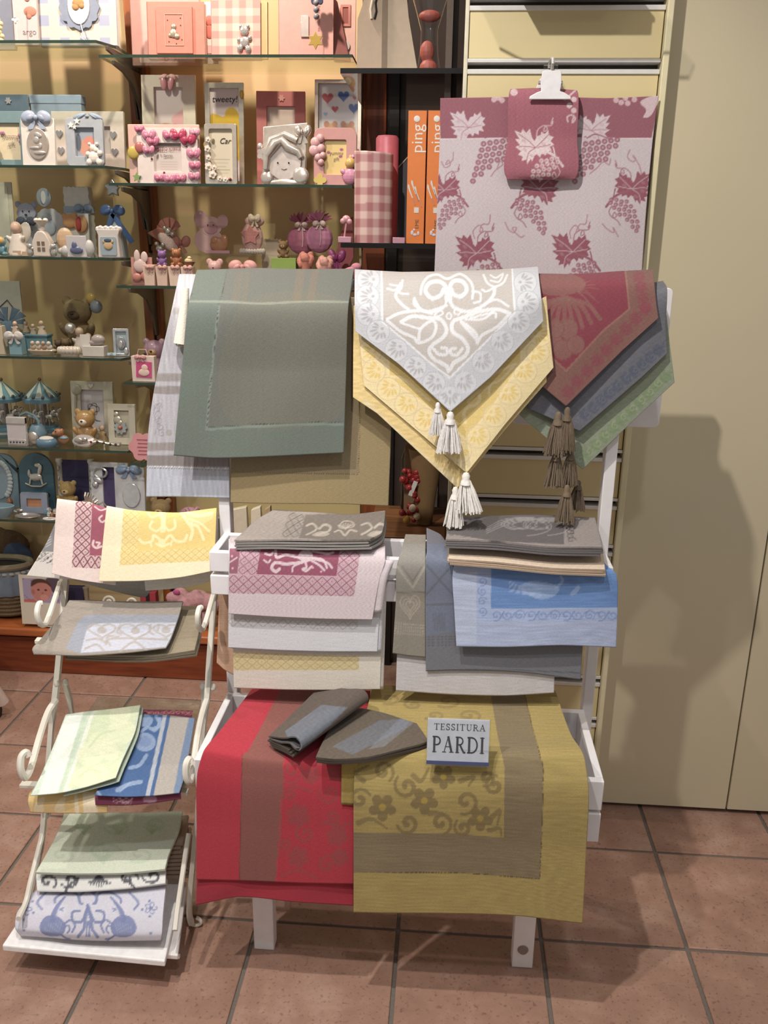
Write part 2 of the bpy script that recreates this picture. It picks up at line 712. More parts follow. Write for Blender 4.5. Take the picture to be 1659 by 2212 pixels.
def sheet_mesh(name, G, paint, thick=0.0016, step=2.3, wob=0.0012, seed=0, maxn=240, back='#8a8680', minn=8, pointed=False):
    """G control net in 3-D (rows down, knots across). Front dense and woven, back coarse."""
    px, py, _ = pix(G.reshape(-1, 3))
    px = px.reshape(G.shape[:2])
    py = py.reshape(G.shape[:2])
    wpx = np.hypot(np.diff(px, axis=1), np.diff(py, axis=1)).sum(axis=1).max()
    hpx = np.hypot(np.diff(px, axis=0), np.diff(py, axis=0)).sum(axis=0).max()
    nu = int(np.clip(wpx / step, minn, maxn))
    nv = int(np.clip(hpx / step, minn, maxn))
    A = interp_rows(G, nu, nv, not pointed)
    qx, qy, _ = pix(A.reshape(-1, 3))
    du = np.gradient(A, axis=1)
    dv = np.gradient(A, axis=0)
    N = np.cross(du, dv)
    N /= np.linalg.norm(N, axis=2, keepdims=True) + 1e-12
    view = A.reshape(-1, 3) - np.array([0, 0, EYE])
    if (N.reshape(-1, 3) * view).sum() > 0:
        flip = True
        N = -N
    else:
        flip = False
    g = np.random.default_rng(seed + 11)
    w = np.zeros((nv, nu))
    uu, vv = np.meshgrid(np.linspace(0, 1, nu), np.linspace(0, 1, nv))
    for k in range(6):
        fx, fy = g.uniform(2, 12), g.uniform(1, 8)
        w += np.sin(uu * fx + vv * fy + g.uniform(0, 6.28)) * g.uniform(0.3, 1) / (1 + 0.15 * (fx + fy))
    A = A + N * (w[..., None] * wob)
    n = nu * nv
    V = [A.reshape(-1, 3)]
    ii = np.arange(n).reshape(nv, nu)
    q = np.stack([ii[:-1, :-1], ii[:-1, 1:], ii[1:, 1:], ii[1:, :-1]], -1).reshape(-1, 4)
    # back: coarse grid, same rim
    st = 6
    us = np.unique(np.concatenate([np.arange(0, nu, st), [nu - 1]]))
    vs_ = np.unique(np.concatenate([np.arange(0, nv, st), [nv - 1]]))
    Bk = (A - N * thick)[np.ix_(vs_, us)]
    V.append(Bk.reshape(-1, 3))
    jj = np.arange(len(us) * len(vs_)).reshape(len(vs_), len(us)) + n
    qb = np.stack([jj[:-1, :-1], jj[1:, :-1], jj[1:, 1:], jj[:-1, 1:]], -1).reshape(-1, 4)
    # rim
    def ring(M):
        return np.concatenate([M[0, :], M[1:, -1], M[-1, -2::-1], M[-2:0:-1, 0]])
    rim_f = ring(ii)
    n2 = n + len(us) * len(vs_)
    Ab = (A - N * thick).reshape(-1, 3)
    V.append(Ab[rim_f])
    rb = np.arange(len(rim_f)) + n2
    nx = np.roll(np.arange(len(rim_f)), -1)
    qr = np.stack([rim_f, rb, rb[nx], rim_f[nx]], -1)
    faces = np.concatenate([q, qb, qr])
    if flip:
        faces = faces[:, ::-1]
    V = np.concatenate(V)
    P = paint(qx, qy, uu.ravel(), vv.ravel())
    cf = P.linear() if hasattr(P, 'linear') else P
    backc = np.tile(cf.mean(axis=0) * 0.92, (len(V) - n, 1))
    backc[len(us) * len(vs_):] = cf[rim_f] * 0.9
    cols = np.concatenate([cf, backc])
    me = bpy.data.meshes.new(name)
    me.vertices.add(len(V))
    me.vertices.foreach_set('co', V.astype(np.float32).ravel())
    me.loops.add(faces.size)
    me.loops.foreach_set('vertex_index', faces.astype(np.int32).ravel())
    me.polygons.add(len(faces))
    me.polygons.foreach_set('loop_start', np.arange(0, faces.size, 4, dtype=np.int32))
    me.polygons.foreach_set('loop_total', np.full(len(faces), 4, np.int32))
    me.update(calc_edges=True)
    sm = np.ones(len(faces), bool)
    sm[len(q) + len(qb):] = False
    me.polygons.foreach_set('use_smooth', sm)
    set_cols(me, cols)
    me.materials.append(attr_cloth())
    return me


def net(rows):
    """rows of (x, y, Y) picture points with the depth of what carries them, or (x, None, Y, z) where the height is known"""
    return np.array([[on_y(*k) if len(k) == 3 else np.array([x_at(k[0], k[2], k[3]), k[2], k[3]]) for k in r] for r in rows])


def sheet(name, rows, paint, parent=None, net3=None, **kw):
    me = sheet_mesh(name, net(rows) if net3 is None else net3, paint, **kw)
    o = bpy.data.objects.new(name, me)
    COL.objects.link(o)
    if parent is not None:
        o.parent = parent
    return o


def plain(h, amt=0.04, seed=0):
    def f(x, y, u, v):
        p = Paint(x, y, h)
        p.speckle(amt, seed)
        return p
    return f


def crop(s, ox, oy):
    def f(*pts):
        if len(pts) == 1:
            return (ox + pts[0][0] / s, oy + pts[0][1] / s)
        return [(ox + p[0] / s, oy + p[1] / s) for p in pts]
    return f


# ================================================================== THE SETTING
def tile_mat():
    m = bpy.data.materials.new('terracotta_tile')
    m.use_nodes = True
    nt = m.node_tree
    b = nt.nodes['Principled BSDF']
    ge = nt.nodes.new('ShaderNodeNewGeometry')
    oi = nt.nodes.new('ShaderNodeObjectInfo')
    va = nt.nodes.new('ShaderNodeVectorMath')
    va.operation = 'ADD'
    vm = nt.nodes.new('ShaderNodeVectorMath')
    vm.operation = 'SCALE'
    vm.inputs[0].default_value = (7, 13, 5)
    nt.links.new(oi.outputs['Random'], vm.inputs['Scale'])
    nt.links.new(ge.outputs['Position'], va.inputs[0])
    nt.links.new(vm.outputs[0], va.inputs[1])
    n1 = nt.nodes.new('ShaderNodeTexNoise')
    n1.inputs['Scale'].default_value = 9
    n1.inputs['Detail'].default_value = 7
    n1.inputs['Roughness'].default_value = 0.65
    n2 = nt.nodes.new('ShaderNodeTexNoise')
    n2.inputs['Scale'].default_value = 130
    n2.inputs['Detail'].default_value = 3
    for n in (n1, n2):
        nt.links.new(va.outputs[0], n.inputs['Vector'])
    rp = nt.nodes.new('ShaderNodeValToRGB')
    rp.color_ramp.elements.new(0.5)
    for k, (pos, h) in enumerate(((0.25, '#866658'), (0.5, '#987666'), (0.78, '#ae9081'))):
        e = rp.color_ramp.elements[k]
        e.position = pos
        e.color = (*lin(hexc(h)), 1)
    nt.links.new(n1.outputs['Fac'], rp.inputs['Fac'])
    r2 = nt.nodes.new('ShaderNodeValToRGB')
    r2.color_ramp.elements[0].position = 0.30
    r2.color_ramp.elements[0].color = (0.45, 0.4, 0.38, 1)
    r2.color_ramp.elements[1].position = 0.42
    r2.color_ramp.elements[1].color = (1, 1, 1, 1)
    nt.links.new(n2.outputs['Fac'], r2.inputs['Fac'])
    mx = nt.nodes.new('ShaderNodeMix')
    mx.data_type = 'RGBA'
    mx.blend_type = 'MULTIPLY'
    mx.inputs['Factor'].default_value = 0.6
    nt.links.new(rp.outputs[0], mx.inputs[6])
    nt.links.new(r2.outputs[0], mx.inputs[7])
    nt.links.new(mx.outputs[2], b.inputs['Base Color'])
    b.inputs['Roughness'].default_value = 0.55
    bp = nt.nodes.new('ShaderNodeBump')
    bp.inputs['Strength'].default_value = 0.08
    bp.inputs['Distance'].default_value = 0.003
    nt.links.new(n1.outputs['Fac'], bp.inputs['Height'])
    nt.links.new(bp.outputs['Normal'], b.inputs['Normal'])
    return m


def wood_mat(name, dark, light, rough=0.4, along='X'):
    m = bpy.data.materials.new(name)
    m.use_nodes = True
    nt = m.node_tree
    b = nt.nodes['Principled BSDF']
    ge = nt.nodes.new('ShaderNodeNewGeometry')
    mp = nt.nodes.new('ShaderNodeMapping')
    mp.inputs['Scale'].default_value = (3, 30, 30) if along == 'X' else (30, 30, 3)
    n = nt.nodes.new('ShaderNodeTexNoise')
    n.inputs['Scale'].default_value = 2
    n.inputs['Detail'].default_value = 6
    nt.links.new(ge.outputs['Position'], mp.inputs['Vector'])
    nt.links.new(mp.outputs[0], n.inputs['Vector'])
    rp = nt.nodes.new('ShaderNodeValToRGB')
    rp.color_ramp.elements[0].position = 0.3
    rp.color_ramp.elements[1].position = 0.7
    rp.color_ramp.elements[0].color = (*lin(hexc(dark)), 1)
    rp.color_ramp.elements[1].color = (*lin(hexc(light)), 1)
    nt.links.new(n.outputs['Fac'], rp.inputs['Fac'])
    nt.links.new(rp.outputs[0], b.inputs['Base Color'])
    b.inputs['Roughness'].default_value = rough
    return m


TILE = 0.33297
TX0, TY0 = -0.40308, 1.64785
floor = mesh_obj('floor', B().box((-0.3, 1.6, -0.03), (4.6, 3.6, 0.05)), mat('#6b625a', 0.9, 0, 0.1, 0.4, 200))
tag(floor, kind='structure')
tm = tile_mat()
tile_me = None
for i in range(-6, 6):
    for j in range(-4, 5):
        cxp, cyp = TX0 + (i + 0.5) * TILE, TY0 + (j + 0.5) * TILE
        if tile_me is None:
            t = mesh_obj('tile', B().box((0, 0, -0.005), (TILE - 0.009, TILE - 0.009, 0.01)), tm, floor, bevel=0.0025)
            tile_me = t.data
        else:
            t = bpy.data.objects.new('tile', tile_me)
            COL.objects.link(t)
            t.parent = floor
            md = t.modifiers.new('soft_edge', 'BEVEL')
            md.width = 0.0025
            md.segments = 2
        t.location = (cxp, cyp, 0)

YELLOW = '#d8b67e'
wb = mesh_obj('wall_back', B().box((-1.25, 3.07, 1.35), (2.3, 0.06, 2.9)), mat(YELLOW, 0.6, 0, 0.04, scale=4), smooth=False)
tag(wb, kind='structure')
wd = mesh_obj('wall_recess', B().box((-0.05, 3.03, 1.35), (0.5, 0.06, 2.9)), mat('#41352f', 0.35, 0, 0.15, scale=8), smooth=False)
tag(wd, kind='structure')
mesh_obj('upright_strip', B().box((-0.195, 2.985, 1.35), (0.03, 0.03, 2.9)), mat('#15110f', 0.4), wd)
mesh_obj('upright_strip', B().box((-0.03, 2.99, 1.35), (0.02, 0.02, 2.9)), mat('#6d645e', 0.4), wd)
ws = mesh_obj('wall_slatted', B().box((0.23, 2.56, 1.35), (0.42, 0.8, 2.9)), mat('#3c342d', 0.7), smooth=False)
tag(ws, kind='structure')
SY = 2.128
board_m = mat('#d2bf88', 0.5, 0, 0.03, scale=6)
rail_m = mat('#d9d6d2', 0.3, 0.15, 0.03)
PIT = 0.1245
boards = {}
zs = [1.914 + PIT * k for k in range(-15, 4)]
for k, zc in enumerate(zs):
    a, c = zc + 0.0065, zc + PIT - 0.0065
    if k == 0:
        mesh_obj('slat', B().box((0.23, SY + 0.016, a / 2 - 0.01), (0.415, 0.03, a - 0.02)), board_m, ws, bevel=0.001)
    if 'b' not in boards:
        boards['b'] = mesh_obj('slat', B().box((0, 0, 0), (0.415, 0.03, PIT - 0.031)), board_m, ws, bevel=0.001)
        boards['u'] = mesh_obj('rail_lip', B().box((0, 0, 0), (0.418, 0.034, 0.008)), rail_m, ws, bevel=0.001)
        boards['l'] = mesh_obj('rail_lip', B().box((0, 0, 0), (0.418, 0.034, 0.010)), rail_m, ws, bevel=0.001)
        trio = (boards['b'], boards['u'], boards['l'])
    else:
        trio = []
        for n in 'bul':
            o = boards[n].copy()
            COL.objects.link(o)
            trio.append(o)
    trio[0].location = (0.23, SY + 0.016, (a + c) / 2)
    trio[1].location = (0.23, SY + 0.014, a + 0.004)
    trio[2].location = (0.23, SY + 0.014, c - 0.005 - PIT)
edge_m = mat('#d8cda4', 0.5, 0, 0.03)
e1 = mesh_obj('trim_1', B().box((0.447, 2.145, 1.35), (0.014, 0.066, 2.7)), edge_m, bevel=0.002)
tag(e1, kind='structure')
e2 = mesh_obj('trim_2', B().box((0.0165, 2.139, 1.35), (0.009, 0.03, 2.7)), mat('#cfc7ad', 0.5), bevel=0.002)
tag(e2, kind='structure')

CREAM = '#c8bb9a'
wr = mesh_obj('wall_right', B().box((1.23, 2.215, 1.36), (1.55, 0.06, 2.7)), mat('#2a241c', 0.8), smooth=False)
tag(wr, kind='structure')
pm = mat(CREAM, 0.33, 0, 0.025, scale=3)
mesh_obj('panel', B().box((0.6425, 2.174, 1.36), (0.377, 0.02, 2.69)), pm, wr, bevel=0.0015)
mesh_obj('panel', B().box((1.415, 2.174, 1.36), (1.16, 0.02, 2.69)), pm, wr, bevel=0.0015)

wood_up = wood_mat('stained_upright', '#7a3f1e', '#a35e30', 0.35, 'Z')
tp = empty('trim_3', (-1.02, 2.99, 0.0))
tag(tp, kind='structure')
mesh_obj('wood_strip', B().box((-0.017, 0.02, 1.4), (0.030, 0.04, 2.8)), wood_up, tp, bevel=0.002)
mesh_obj('wood_strip', B().box((0.0195, 0.02, 1.4), (0.017, 0.04, 2.8)), wood_up, tp, bevel=0.002)
mesh_obj('slotted_channel', B().box((0.0045, 0.028, 1.4), (0.013, 0.02, 2.8)), mat('#2a2523', 0.4, 0.6), tp)
sb = B()
for k in range(70):
    sb.box((0.0045, 0.0175, 0.25 + k * 0.03), (0.006, 0.003, 0.014))
tag(mesh_obj('slot', sb, mat('#8a8480', 0.4, 0.7), tp), kind='stuff')
tp2 = mesh_obj('trim_4', B().box((-0.257, 3.015, 1.4), (0.074, 0.07, 2.8)), wood_mat('stained_post', '#6e3218', '#93502c', 0.35, 'Z'), bevel=0.003)
tag(tp2, kind='structure')

# wooden plinth under the glass shelves
pl = empty('display_plinth', (-1.2, 2.9, 0))
tag(pl, 'reddish brown wooden plinth running along the floor under the glass shelves', 'plinth')
wp = wood_mat('plinth_wood', '#6a2f18', '#8a4526', 0.4, 'X')
wp2 = wood_mat('plinth_lip', '#8c4a28', '#b5693a', 0.35, 'X')
mesh_obj('front_board', B().box((-0.62, -0.04, 0.072), (0.845, 0.15, 0.14)), wp, pl, bevel=0.002)
mesh_obj('front_board', B().box((0.35, -0.04, 0.072), (1.09, 0.15, 0.14)), wp, pl, bevel=0.002)
mesh_obj('top_lip', B().box((-0.07, -0.05, 0.176), (1.95, 0.2, 0.032)), wp2, pl, bevel=0.008, segs=3)
mesh_obj('top_board', B().box((-0.07, 0.075, 0.19), (1.95, 0.05, 0.03)), wp, pl)

# ------------------------------------------------------------------ glass shelves
LEFT_Z = [2.086, 1.748, 1.482, 1.173, 0.870, 0.616]
RIGHT_Z = [2.048, 1.700, 1.400, 1.098, 0.830, 0.56]
edge_green = mat('#2c4638', 0.15, 0, 0.1)
brk = mat('#6d655e', 0.35, 0.7)


def shelf_poly(poly, z, th, name, label, group, cat='shelf', gm=None, em=None, edges=None, bracket=None):
    t = empty(name, (sum(p[0] for p in poly) / len(poly), sum(p[1] for p in poly) / len(poly), z - th))
    tag(t, label, cat, group)
    ox, oy, oz = t.location
    n = len(poly)
    b = B()
    b.add([(p[0] - ox, p[1] - oy, 0) for p in poly] + [(p[0] - ox, p[1] - oy, th) for p in poly], [tuple(range(n - 1, -1, -1)), tuple(range(n, 2 * n))])
    mesh_obj('pane', b, gm or GLASS(), t, smooth=False)
    e = B()
    for i in (edges if edges is not None else range(n)):
        j = (i + 1) % n
        e.add([(poly[i][0] - ox, poly[i][1] - oy, 0), (poly[j][0] - ox, poly[j][1] - oy, 0), (poly[j][0] - ox, poly[j][1] - oy, th), (poly[i][0] - ox, poly[i][1] - oy, th)], [(0, 1, 2, 3)])
    mesh_obj('polished_edge', e, em or edge_green, t, smooth=False)
    if bracket is not None:
        for bx in bracket:
            bb = B()
            pts = [(0.27, -0.002), (0.02, -0.002), (0.02, -0.014), (0.10, -0.022), (0.17, -0.045), (0.225, -0.10), (0.245, -0.17), (0.27, -0.17)]
            bb.prism([(-q[0], q[1]) for q in pts], 0.008, (bx - tp.location[0], 2.725 - tp.location[1], z - th), (0, 0, -math.pi / 2))
            mesh_obj('bracket', bb, brk, tp, bevel=0.001)
    return t


words_l = ['topmost', 'second', 'third', 'fourth', 'fifth', 'lowest']
for k, z in enumerate(LEFT_Z):
    shelf_poly([(-2.2, 2.72), (-1.045, 2.72), (-1.016, 2.80), (-1.016, 2.985), (-2.2, 2.985)], z, 0.008, 'glass_shelf',
               '%s clear glass shelf with a cut corner, carrying the blue and silver baby gifts' % words_l[k], 'glass shelves of blue gifts', edges=[0, 1, 2], bracket=[-1.024])
for k, z in enumerate(RIGHT_Z):
    shelf_poly([(-1.04, 2.72), (-0.30, 2.72), (-0.30, 2.985), (-1.04, 2.985)], z, 0.008, 'glass_shelf',
               '%s clear glass shelf between wooden uprights, carrying the pink baby gifts' % words_l[k], 'glass shelves of pink gifts', edges=[0, 1, 3], bracket=[-1.008])
black_edge = mat('#0f0d10', 0.25)
shelf_poly([(-0.287, 2.33), (0.012, 2.33), (0.012, 2.93), (-0.287, 2.93)], 1.945, 0.012, 'smoked_shelf', 'upper dark smoked glass shelf holding a beige paper bag', 'smoked glass shelves', gm=SMOKE(), em=black_edge, edges=[0, 3])
shelf_poly([(-0.287, 2.33), (0.012, 2.33), (0.012, 2.93), (-0.287, 2.93)], 1.537, 0.012, 'smoked_shelf', 'lower dark smoked glass shelf holding orange boxes and a gingham roll', 'smoked glass shelves', gm=SMOKE(), em=black_edge, edges=[0, 3])
shelf_poly([(0.07, 1.97), (0.37, 1.97), (0.40, 2.0), (0.40, 2.128), (0.035, 2.128), (0.035, 2.0)], 2.048, 0.006, 'clear_shelf', 'clear plastic shelf slotted into the slatted wall above the towel', None, gm=CLEAR(), em=mat('#aeb8ae', 0.2), edges=[0, 1, 5])
t = empty('gift_box', (0.235, 2.07, 2.048))
tag(t, 'brown gift box lying on the clear plastic shelf', 'box')
mesh_obj('carton', B().box((0, 0, 0.012), (0.22, 0.09, 0.024)), paper('#a98a58'), t, bevel=0.003)
mesh_obj('lid', B().box((0, 0, 0.029), (0.226, 0.096, 0.01)), paper('#9a7a4a'), t, bevel=0.003)

# ================================================================== WHITE STAND
WHITE = mat('#e4e0e2', 0.5, 0, 0.03, 0.1, 40)
st = empty('display_stand', (-0.07, 1.65, 0))
tag(st, 'white painted wooden stand with slatted trays, draped all over with table linen', 'stand')


def sp(name, c, s, bevel=0.002, rot=(0, 0, 0), m=WHITE, parent=None):
    b = B().box((c[0] - st.location[0], c[1] - st.location[1], c[2]), s, rot)
    return mesh_obj(name, b, m, parent or st, bevel=bevel)


for x in (-0.476, 0.345):
    sp('post', (x, 1.795, 0.695), (0.024, 0.034, 1.39))
    sp('rail_arm', (x, 1.86, 1.40), (0.02, 0.13, 0.022), rot=(0.38, 0, 0))
for x in (-0.37, 0.212):
    lg = sp('leg', (x, 1.577, 0.205), (0.046, 0.034, 0.41))
    sp('brace', (x + 0.02, 1.68, 0.2), (0.012, 0.03, 0.42), rot=(0.35, 0, 0))
hb = B().lathe([(0.0, -0.002), (0.0105, -0.002), (0.012, 0.0), (0.0095, 0.004), (0.0, 0.003)], (0.211 - st.location[0], 1.559 - st.location[1], 0.05), (math.pi / 2, 0, 0), 18)
mesh_obj('hinge_hole', hb, mat('#8d7a70', 0.6), st)


def tray(x0, x1, y0, y1, z0, z1, slats=2):
    h = (z1 - z0 - 0.008 * (slats - 1)) / slats
    for k in range(slats):
        zc = z0 + h / 2 + k * (h + 0.008)
        sp('tray_slat', ((x0 + x1) / 2, y0 + 0.008, zc), (x1 - x0, 0.016, h))
        sp('tray_slat', ((x0 + x1) / 2, y1 - 0.008, zc), (x1 - x0, 0.016, h))
        for x in (x0 + 0.008, x1 - 0.008):
            sp('tray_side', (x, (y0 + y1) / 2, zc), (0.016, y1 - y0 - 0.033, h))
    for k in range(3):
        yc = y0 + 0.02 + (y1 - y0 - 0.04) * (k + 0.5) / 3
        sp('tray_bottom_slat', ((x0 + x1) / 2, yc, z0 + 0.008), (x1 - x0 - 0.034, (y1 - y0 - 0.04) / 3 - 0.008, 0.014))


tray(-0.487, 0.337, 1.50, 1.779, 0.388, 0.530)
tray(-0.478, 0.345, 1.650, 1.779, 0.830, 0.925)
tray(-0.47, -0.19, 1.772, 1.90, 1.33, 1.402)
rb = B().tube([(-0.56 - st.location[0], 1.905 - st.location[1], 1.452), (0.44 - st.location[0], 1.905 - st.location[1], 1.452)], 0.011, 12)
mesh_obj('top_rail', rb, WHITE, st)
bd = B().prism(rrect(0.148 - st.location[0], 1.157, 0.468 - st.location[0], 1.456, 0.012), 0.016, (0, 1.922 - st.location[1], 0))
mesh_obj('hanging_board', bd, WHITE, st, bevel=0.002)

# ================================================================== WHITE IRON RACK
IRON = mat('#dcd6c8', 0.45, 0.0, 0.05, 0.1, 30)
rk = empty('iron_rack', (-0.70, 1.6, 0))
tag(rk, 'cream painted wrought iron step rack with curled scrolls and four tiers of napkins', 'rack')


def rk_tube(name, pts, r, smooth=True, n=8, flat=None):
    P = np.array([on_y(*q) for q in pts])
    if smooth:
        P = catmull(P, 6)
    P = P - np.array(rk.location)
    return mesh_obj(name, B().tube([tuple(q) for q in P], r, n, flat=flat), IRON, rk)


# left side frame
rk_tube('upright', [(142, 1255, 1.80), (128, 1420, 1.74), (120, 1500, 1.71), (112, 1560, 1.70)], 0.0085, n=4)
rk_tube('upright', [(466, 1255, 1.80), (453, 1420, 1.74), (448, 1500, 1.71), (440, 1560, 1.70)], 0.0085, n=4)
rk_tube('scroll_arm', [(130, 1258, 1.80), (118, 1295, 1.735), (106, 1330, 1.69), (97, 1349, 1.665), (86, 1346, 1.64), (80, 1325, 1.635), (84, 1305, 1.65), (91, 1303, 1.655)], 0.0062)
rk_tube('scroll_arm', [(468, 1262, 1.80), (458, 1295, 1.735), (447, 1335, 1.69), (437, 1360, 1.665), (429, 1352, 1.64), (427, 1330, 1.635), (431, 1314, 1.65), (436, 1313, 1.655)], 0.0062)
rk_tube('curved_leg', [(121, 1512, 1.705), (103, 1540, 1.67), (86, 1590, 1.60), (72, 1640, 1.55), (63, 1668, 1.52), (53, 1680, 1.50), (45, 1662, 1.495), (46, 1636, 1.505), (56, 1625, 1.515), (62, 1634, 1.515)], 0.0075)
rk_tube('curved_leg', [(446, 1512, 1.705), (436, 1545, 1.67), (427, 1590, 1.60), (421, 1632, 1.555), (416, 1668, 1.53), (409, 1688, 1.51), (402, 1676, 1.505), (402, 1652, 1.51), (408, 1640, 1.52), (413, 1648, 1.52)], 0.0075)
rk_tube('back_leg', [(139, 1472, 1.73), (150, 1510, 1.74), (157, 1560, 1.755)], 0.0075, False, 4)
rk_tube('back_leg', [(441, 1485, 1.73), (441, 1530, 1.735), (436, 1600, 1.745)], 0.0075, False, 4)
rk_tube('upright', [(112, 1560, 1.70), (97, 1745, 1.62), (92, 1800, 1.60), (86, 1842, 1.585)], 0.0075, n=4)
rk_tube('upright', [(440, 1560, 1.70), (428, 1745, 1.64), (420, 1830, 1.615), (409, 1960, 1.60), (414, 1996, 1.605)], 0.0075, n=4)
rk_tube('lower_arm', [(92, 1800, 1.60), (80, 1850, 1.56), (66, 1905, 1.52), (56, 1948, 1.49), (40, 1985, 1.44)], 0.006)
rk_tube('lower_arm', [(408, 1800, 1.60), (400, 1850, 1.57), (392, 1905, 1.53), (384, 1960, 1.49), (378, 2010, 1.45)], 0.006)
for px_, py_, y_ in ((420, 1998, 1.606),):
    c = on_z(px_, 2001, 0.0)
    ft = B()
    ft.tube([(c[0] + 0.0 - rk.location[0] + 0.014 * math.cos(a) + 0.002, c[1] - rk.location[1], 0.0145 + 0.011 * math.sin(a)) for a in np.linspace(2.2, 7.6, 18)], 0.0045, 8)
    mesh_obj('scroll_foot', ft, IRON, rk)
fl = B().tube([(-0.885 - rk.location[0] + 0.011 * math.cos(a), 1.606 - rk.location[1], 0.0145 + 0.011 * math.sin(a)) for a in np.linspace(2.2, 7.6, 18)], 0.0045, 8)
mesh_obj('scroll_foot', fl, IRON, rk)
rk_tube('upright', [(86, 1842, 1.585), (62, 1950, 1.60), (44, 1979, 1.604)], 0.007, n=4)
for (a, bq) in (((136, 1262), (466, 1262)),):
    rk_tube('top_bar', [(a[0], a[1] - 130, 1.80), (bq[0], bq[1] - 138, 1.80)], 0.007, False)
rk_tube('upright', [(142, 1255, 1.80), (150, 1118, 1.80)], 0.008, False, 4)
rk_tube('upright', [(466, 1255, 1.80), (469, 1118, 1.80)], 0.008, False, 4)
# pivots
for q in ((123, 1475, 1.715), (141, 1474, 1.725), (438, 1482, 1.72), (460, 1485, 1.72)):
    c = on_y(*q) - np.array(rk.location)
    mesh_obj('pivot_bolt', B().ball(tuple(c), (0.007, 0.009, 0.009)), IRON, rk)


def slab(name, quad, th, m, parent, bevel=0.001):
    """quad of 3-D corner points (FL, FR, BR, BL), thickness downwards"""
    q = [np.array(p) - np.array(parent.location) for p in quad]
    dn = np.array([0, 0, -th])
    b = B().add([tuple(p) for p in q] + [tuple(p + dn) for p in q], [(0, 1, 2, 3), (7, 6, 5, 4), (0, 4, 5, 1), (1, 5, 6, 2), (2, 6, 7, 3), (3, 7, 4, 0)])
    return mesh_obj(name, b, m, parent, bevel=bevel, smooth=False)


# tier boards: front bars of tier 2 and 3, glass leaf of tier 3
slab('tier_bar', [on_y(74, 1384, 1.715), on_y(418, 1394, 1.715), on_y(420, 1386, 1.73), on_y(80, 1376, 1.73)], 0.008, IRON, rk)
slab('tier_bar', [on_y(41, 1696, 1.55), on_y(404, 1712, 1.55), on_y(408, 1702, 1.57), on_y(48, 1686, 1.57)], 0.008, IRON, rk)
tl, tr_ = on_y(211, 1505, 1.80), on_y(434, 1513, 1.80)
slab('glass_leaf', [on_y(76, 1700, 1.545), on_y(402, 1706, 1.545), tr_, tl], 0.005, GLASS(), rk)


# ================================================================== LINEN ON THE STAND
def leaf_motif(p, c, s, col, vein, mirror=False, a=0.0):
    """a toothed vine leaf, c = centre, s = half size"""
    ca, sa = math.cos(a), math.sin(a)

    def T(q):
        x, y = (-q[0] if mirror else q[0]), q[1]
        return (c[0] + s * (x * ca - y * sa), c[1] + s * (x * sa + y * ca))
    outline = [(0.0, 0.45), (-0.12, 0.75), (-0.2, 0.62), (-0.38, 0.9), (-0.42, 0.66), (-0.68, 0.72), (-0.6, 0.5), (-0.85, 0.4), (-0.7, 0.22), (-1.0, 0.0), (-0.75, -0.08), (-1.0, -0.4), (-0.78, -0.4), (-1.05, -0.85), (-0.7, -0.72), (-0.62, -0.92), (-0.42, -0.72), (-0.25, -0.95), (-0.12, -0.45), (0.0, -0.3), (0.12, -0.55), (0.3, -0.6), (0.35, -0.78), (0.52, -0.66), (0.72, -0.88), (0.74, -0.6), (0.98, -0.5), (0.82, -0.3), (1.0, -0.1), (0.78, 0.0), (0.9, 0.25), (0.62, 0.22), (0.6, 0.45), (0.36, 0.35), (0.28, 0.55), (0.12, 0.38)]
    p.poly([T(q) for q in outline], col)
    for v in ([(0.05, 0.05), (-0.3, -0.3), (-0.8, -0.65)], [(0.05, 0.05), (0.4, -0.3), (0.7, -0.6)], [(0.05, 0.05), (-0.3, 0.3), (-0.4, 0.7)], [(0.05, 0.05), (-0.4, -0.02), (-0.8, 0.0)], [(0.05, 0.05), (0.4, -0.02), (0.8, -0.1)]):
        p.stroke([T(q) for q in v], s * 0.05, vein, 0.7)
    for q in ((-0.5, 0.15), (-0.55, -0.3), (0.45, -0.15), (-0.15, 0.45)):
        p.disc(T(q), s * 0.13, vein, 0.22, ry=s * 0.08, ang=0.6)
    return T


def grape_motif(p, c, s, col, ground, mirror=False, leafcol=None):
    """leaf, twig, bunch and tendrils; c = leaf centre"""
    T = leaf_motif(p, c, s, leafcol or col, ground, mirror)
    p.stroke([T(q) for q in ((0.1, 0.1), (0.6, 0.25), (1.05, 0.5), (1.45, 1.0))], s * 0.13, col)
    p.stroke([T(q) for q in ((1.05, 0.5), (1.0, 0.2), (0.95, 0.02))], s * 0.07, col)
    k = 0
    for r, (n, x0, y0) in enumerate(((4, 0.35, 0.72), (5, 0.15, 0.98), (5, 0.0, 1.25), (4, 0.0, 1.52), (3, -0.1, 1.8), (2, -0.1, 2.08), (1, 0.0, 2.3))):
        for i in range(n):
            q = T((x0 + i * 0.27 - r * 0.03, y0 + (0.05 if i % 2 else 0) - i * 0.05))
            p.disc(q, s * 0.125, col, 0.85)
            p.disc(q, s * 0.125, ground, 0.35, ring=s * 0.03)
            p.disc((q[0] - s * 0.02, q[1] + s * 0.01), s * 0.05, ground, 0.55)
            k += 1
    for t in ([(1.15, 0.95), (1.3, 1.3), (1.1, 1.6), (0.9, 1.5), (1.0, 1.3), (1.1, 1.55), (0.85, 1.75), (0.7, 2.0)], [(0.1, -0.35), (0.15, -0.85), (0.5, -1.1), (0.65, -0.9), (0.48, -0.8), (0.55, -1.05), (0.85, -1.1), (0.95, -1.3), (0.85, -1.2), (0.95, -1.5)]):
        p.stroke([T(q) for q in t], s * 0.055, col, 0.8)


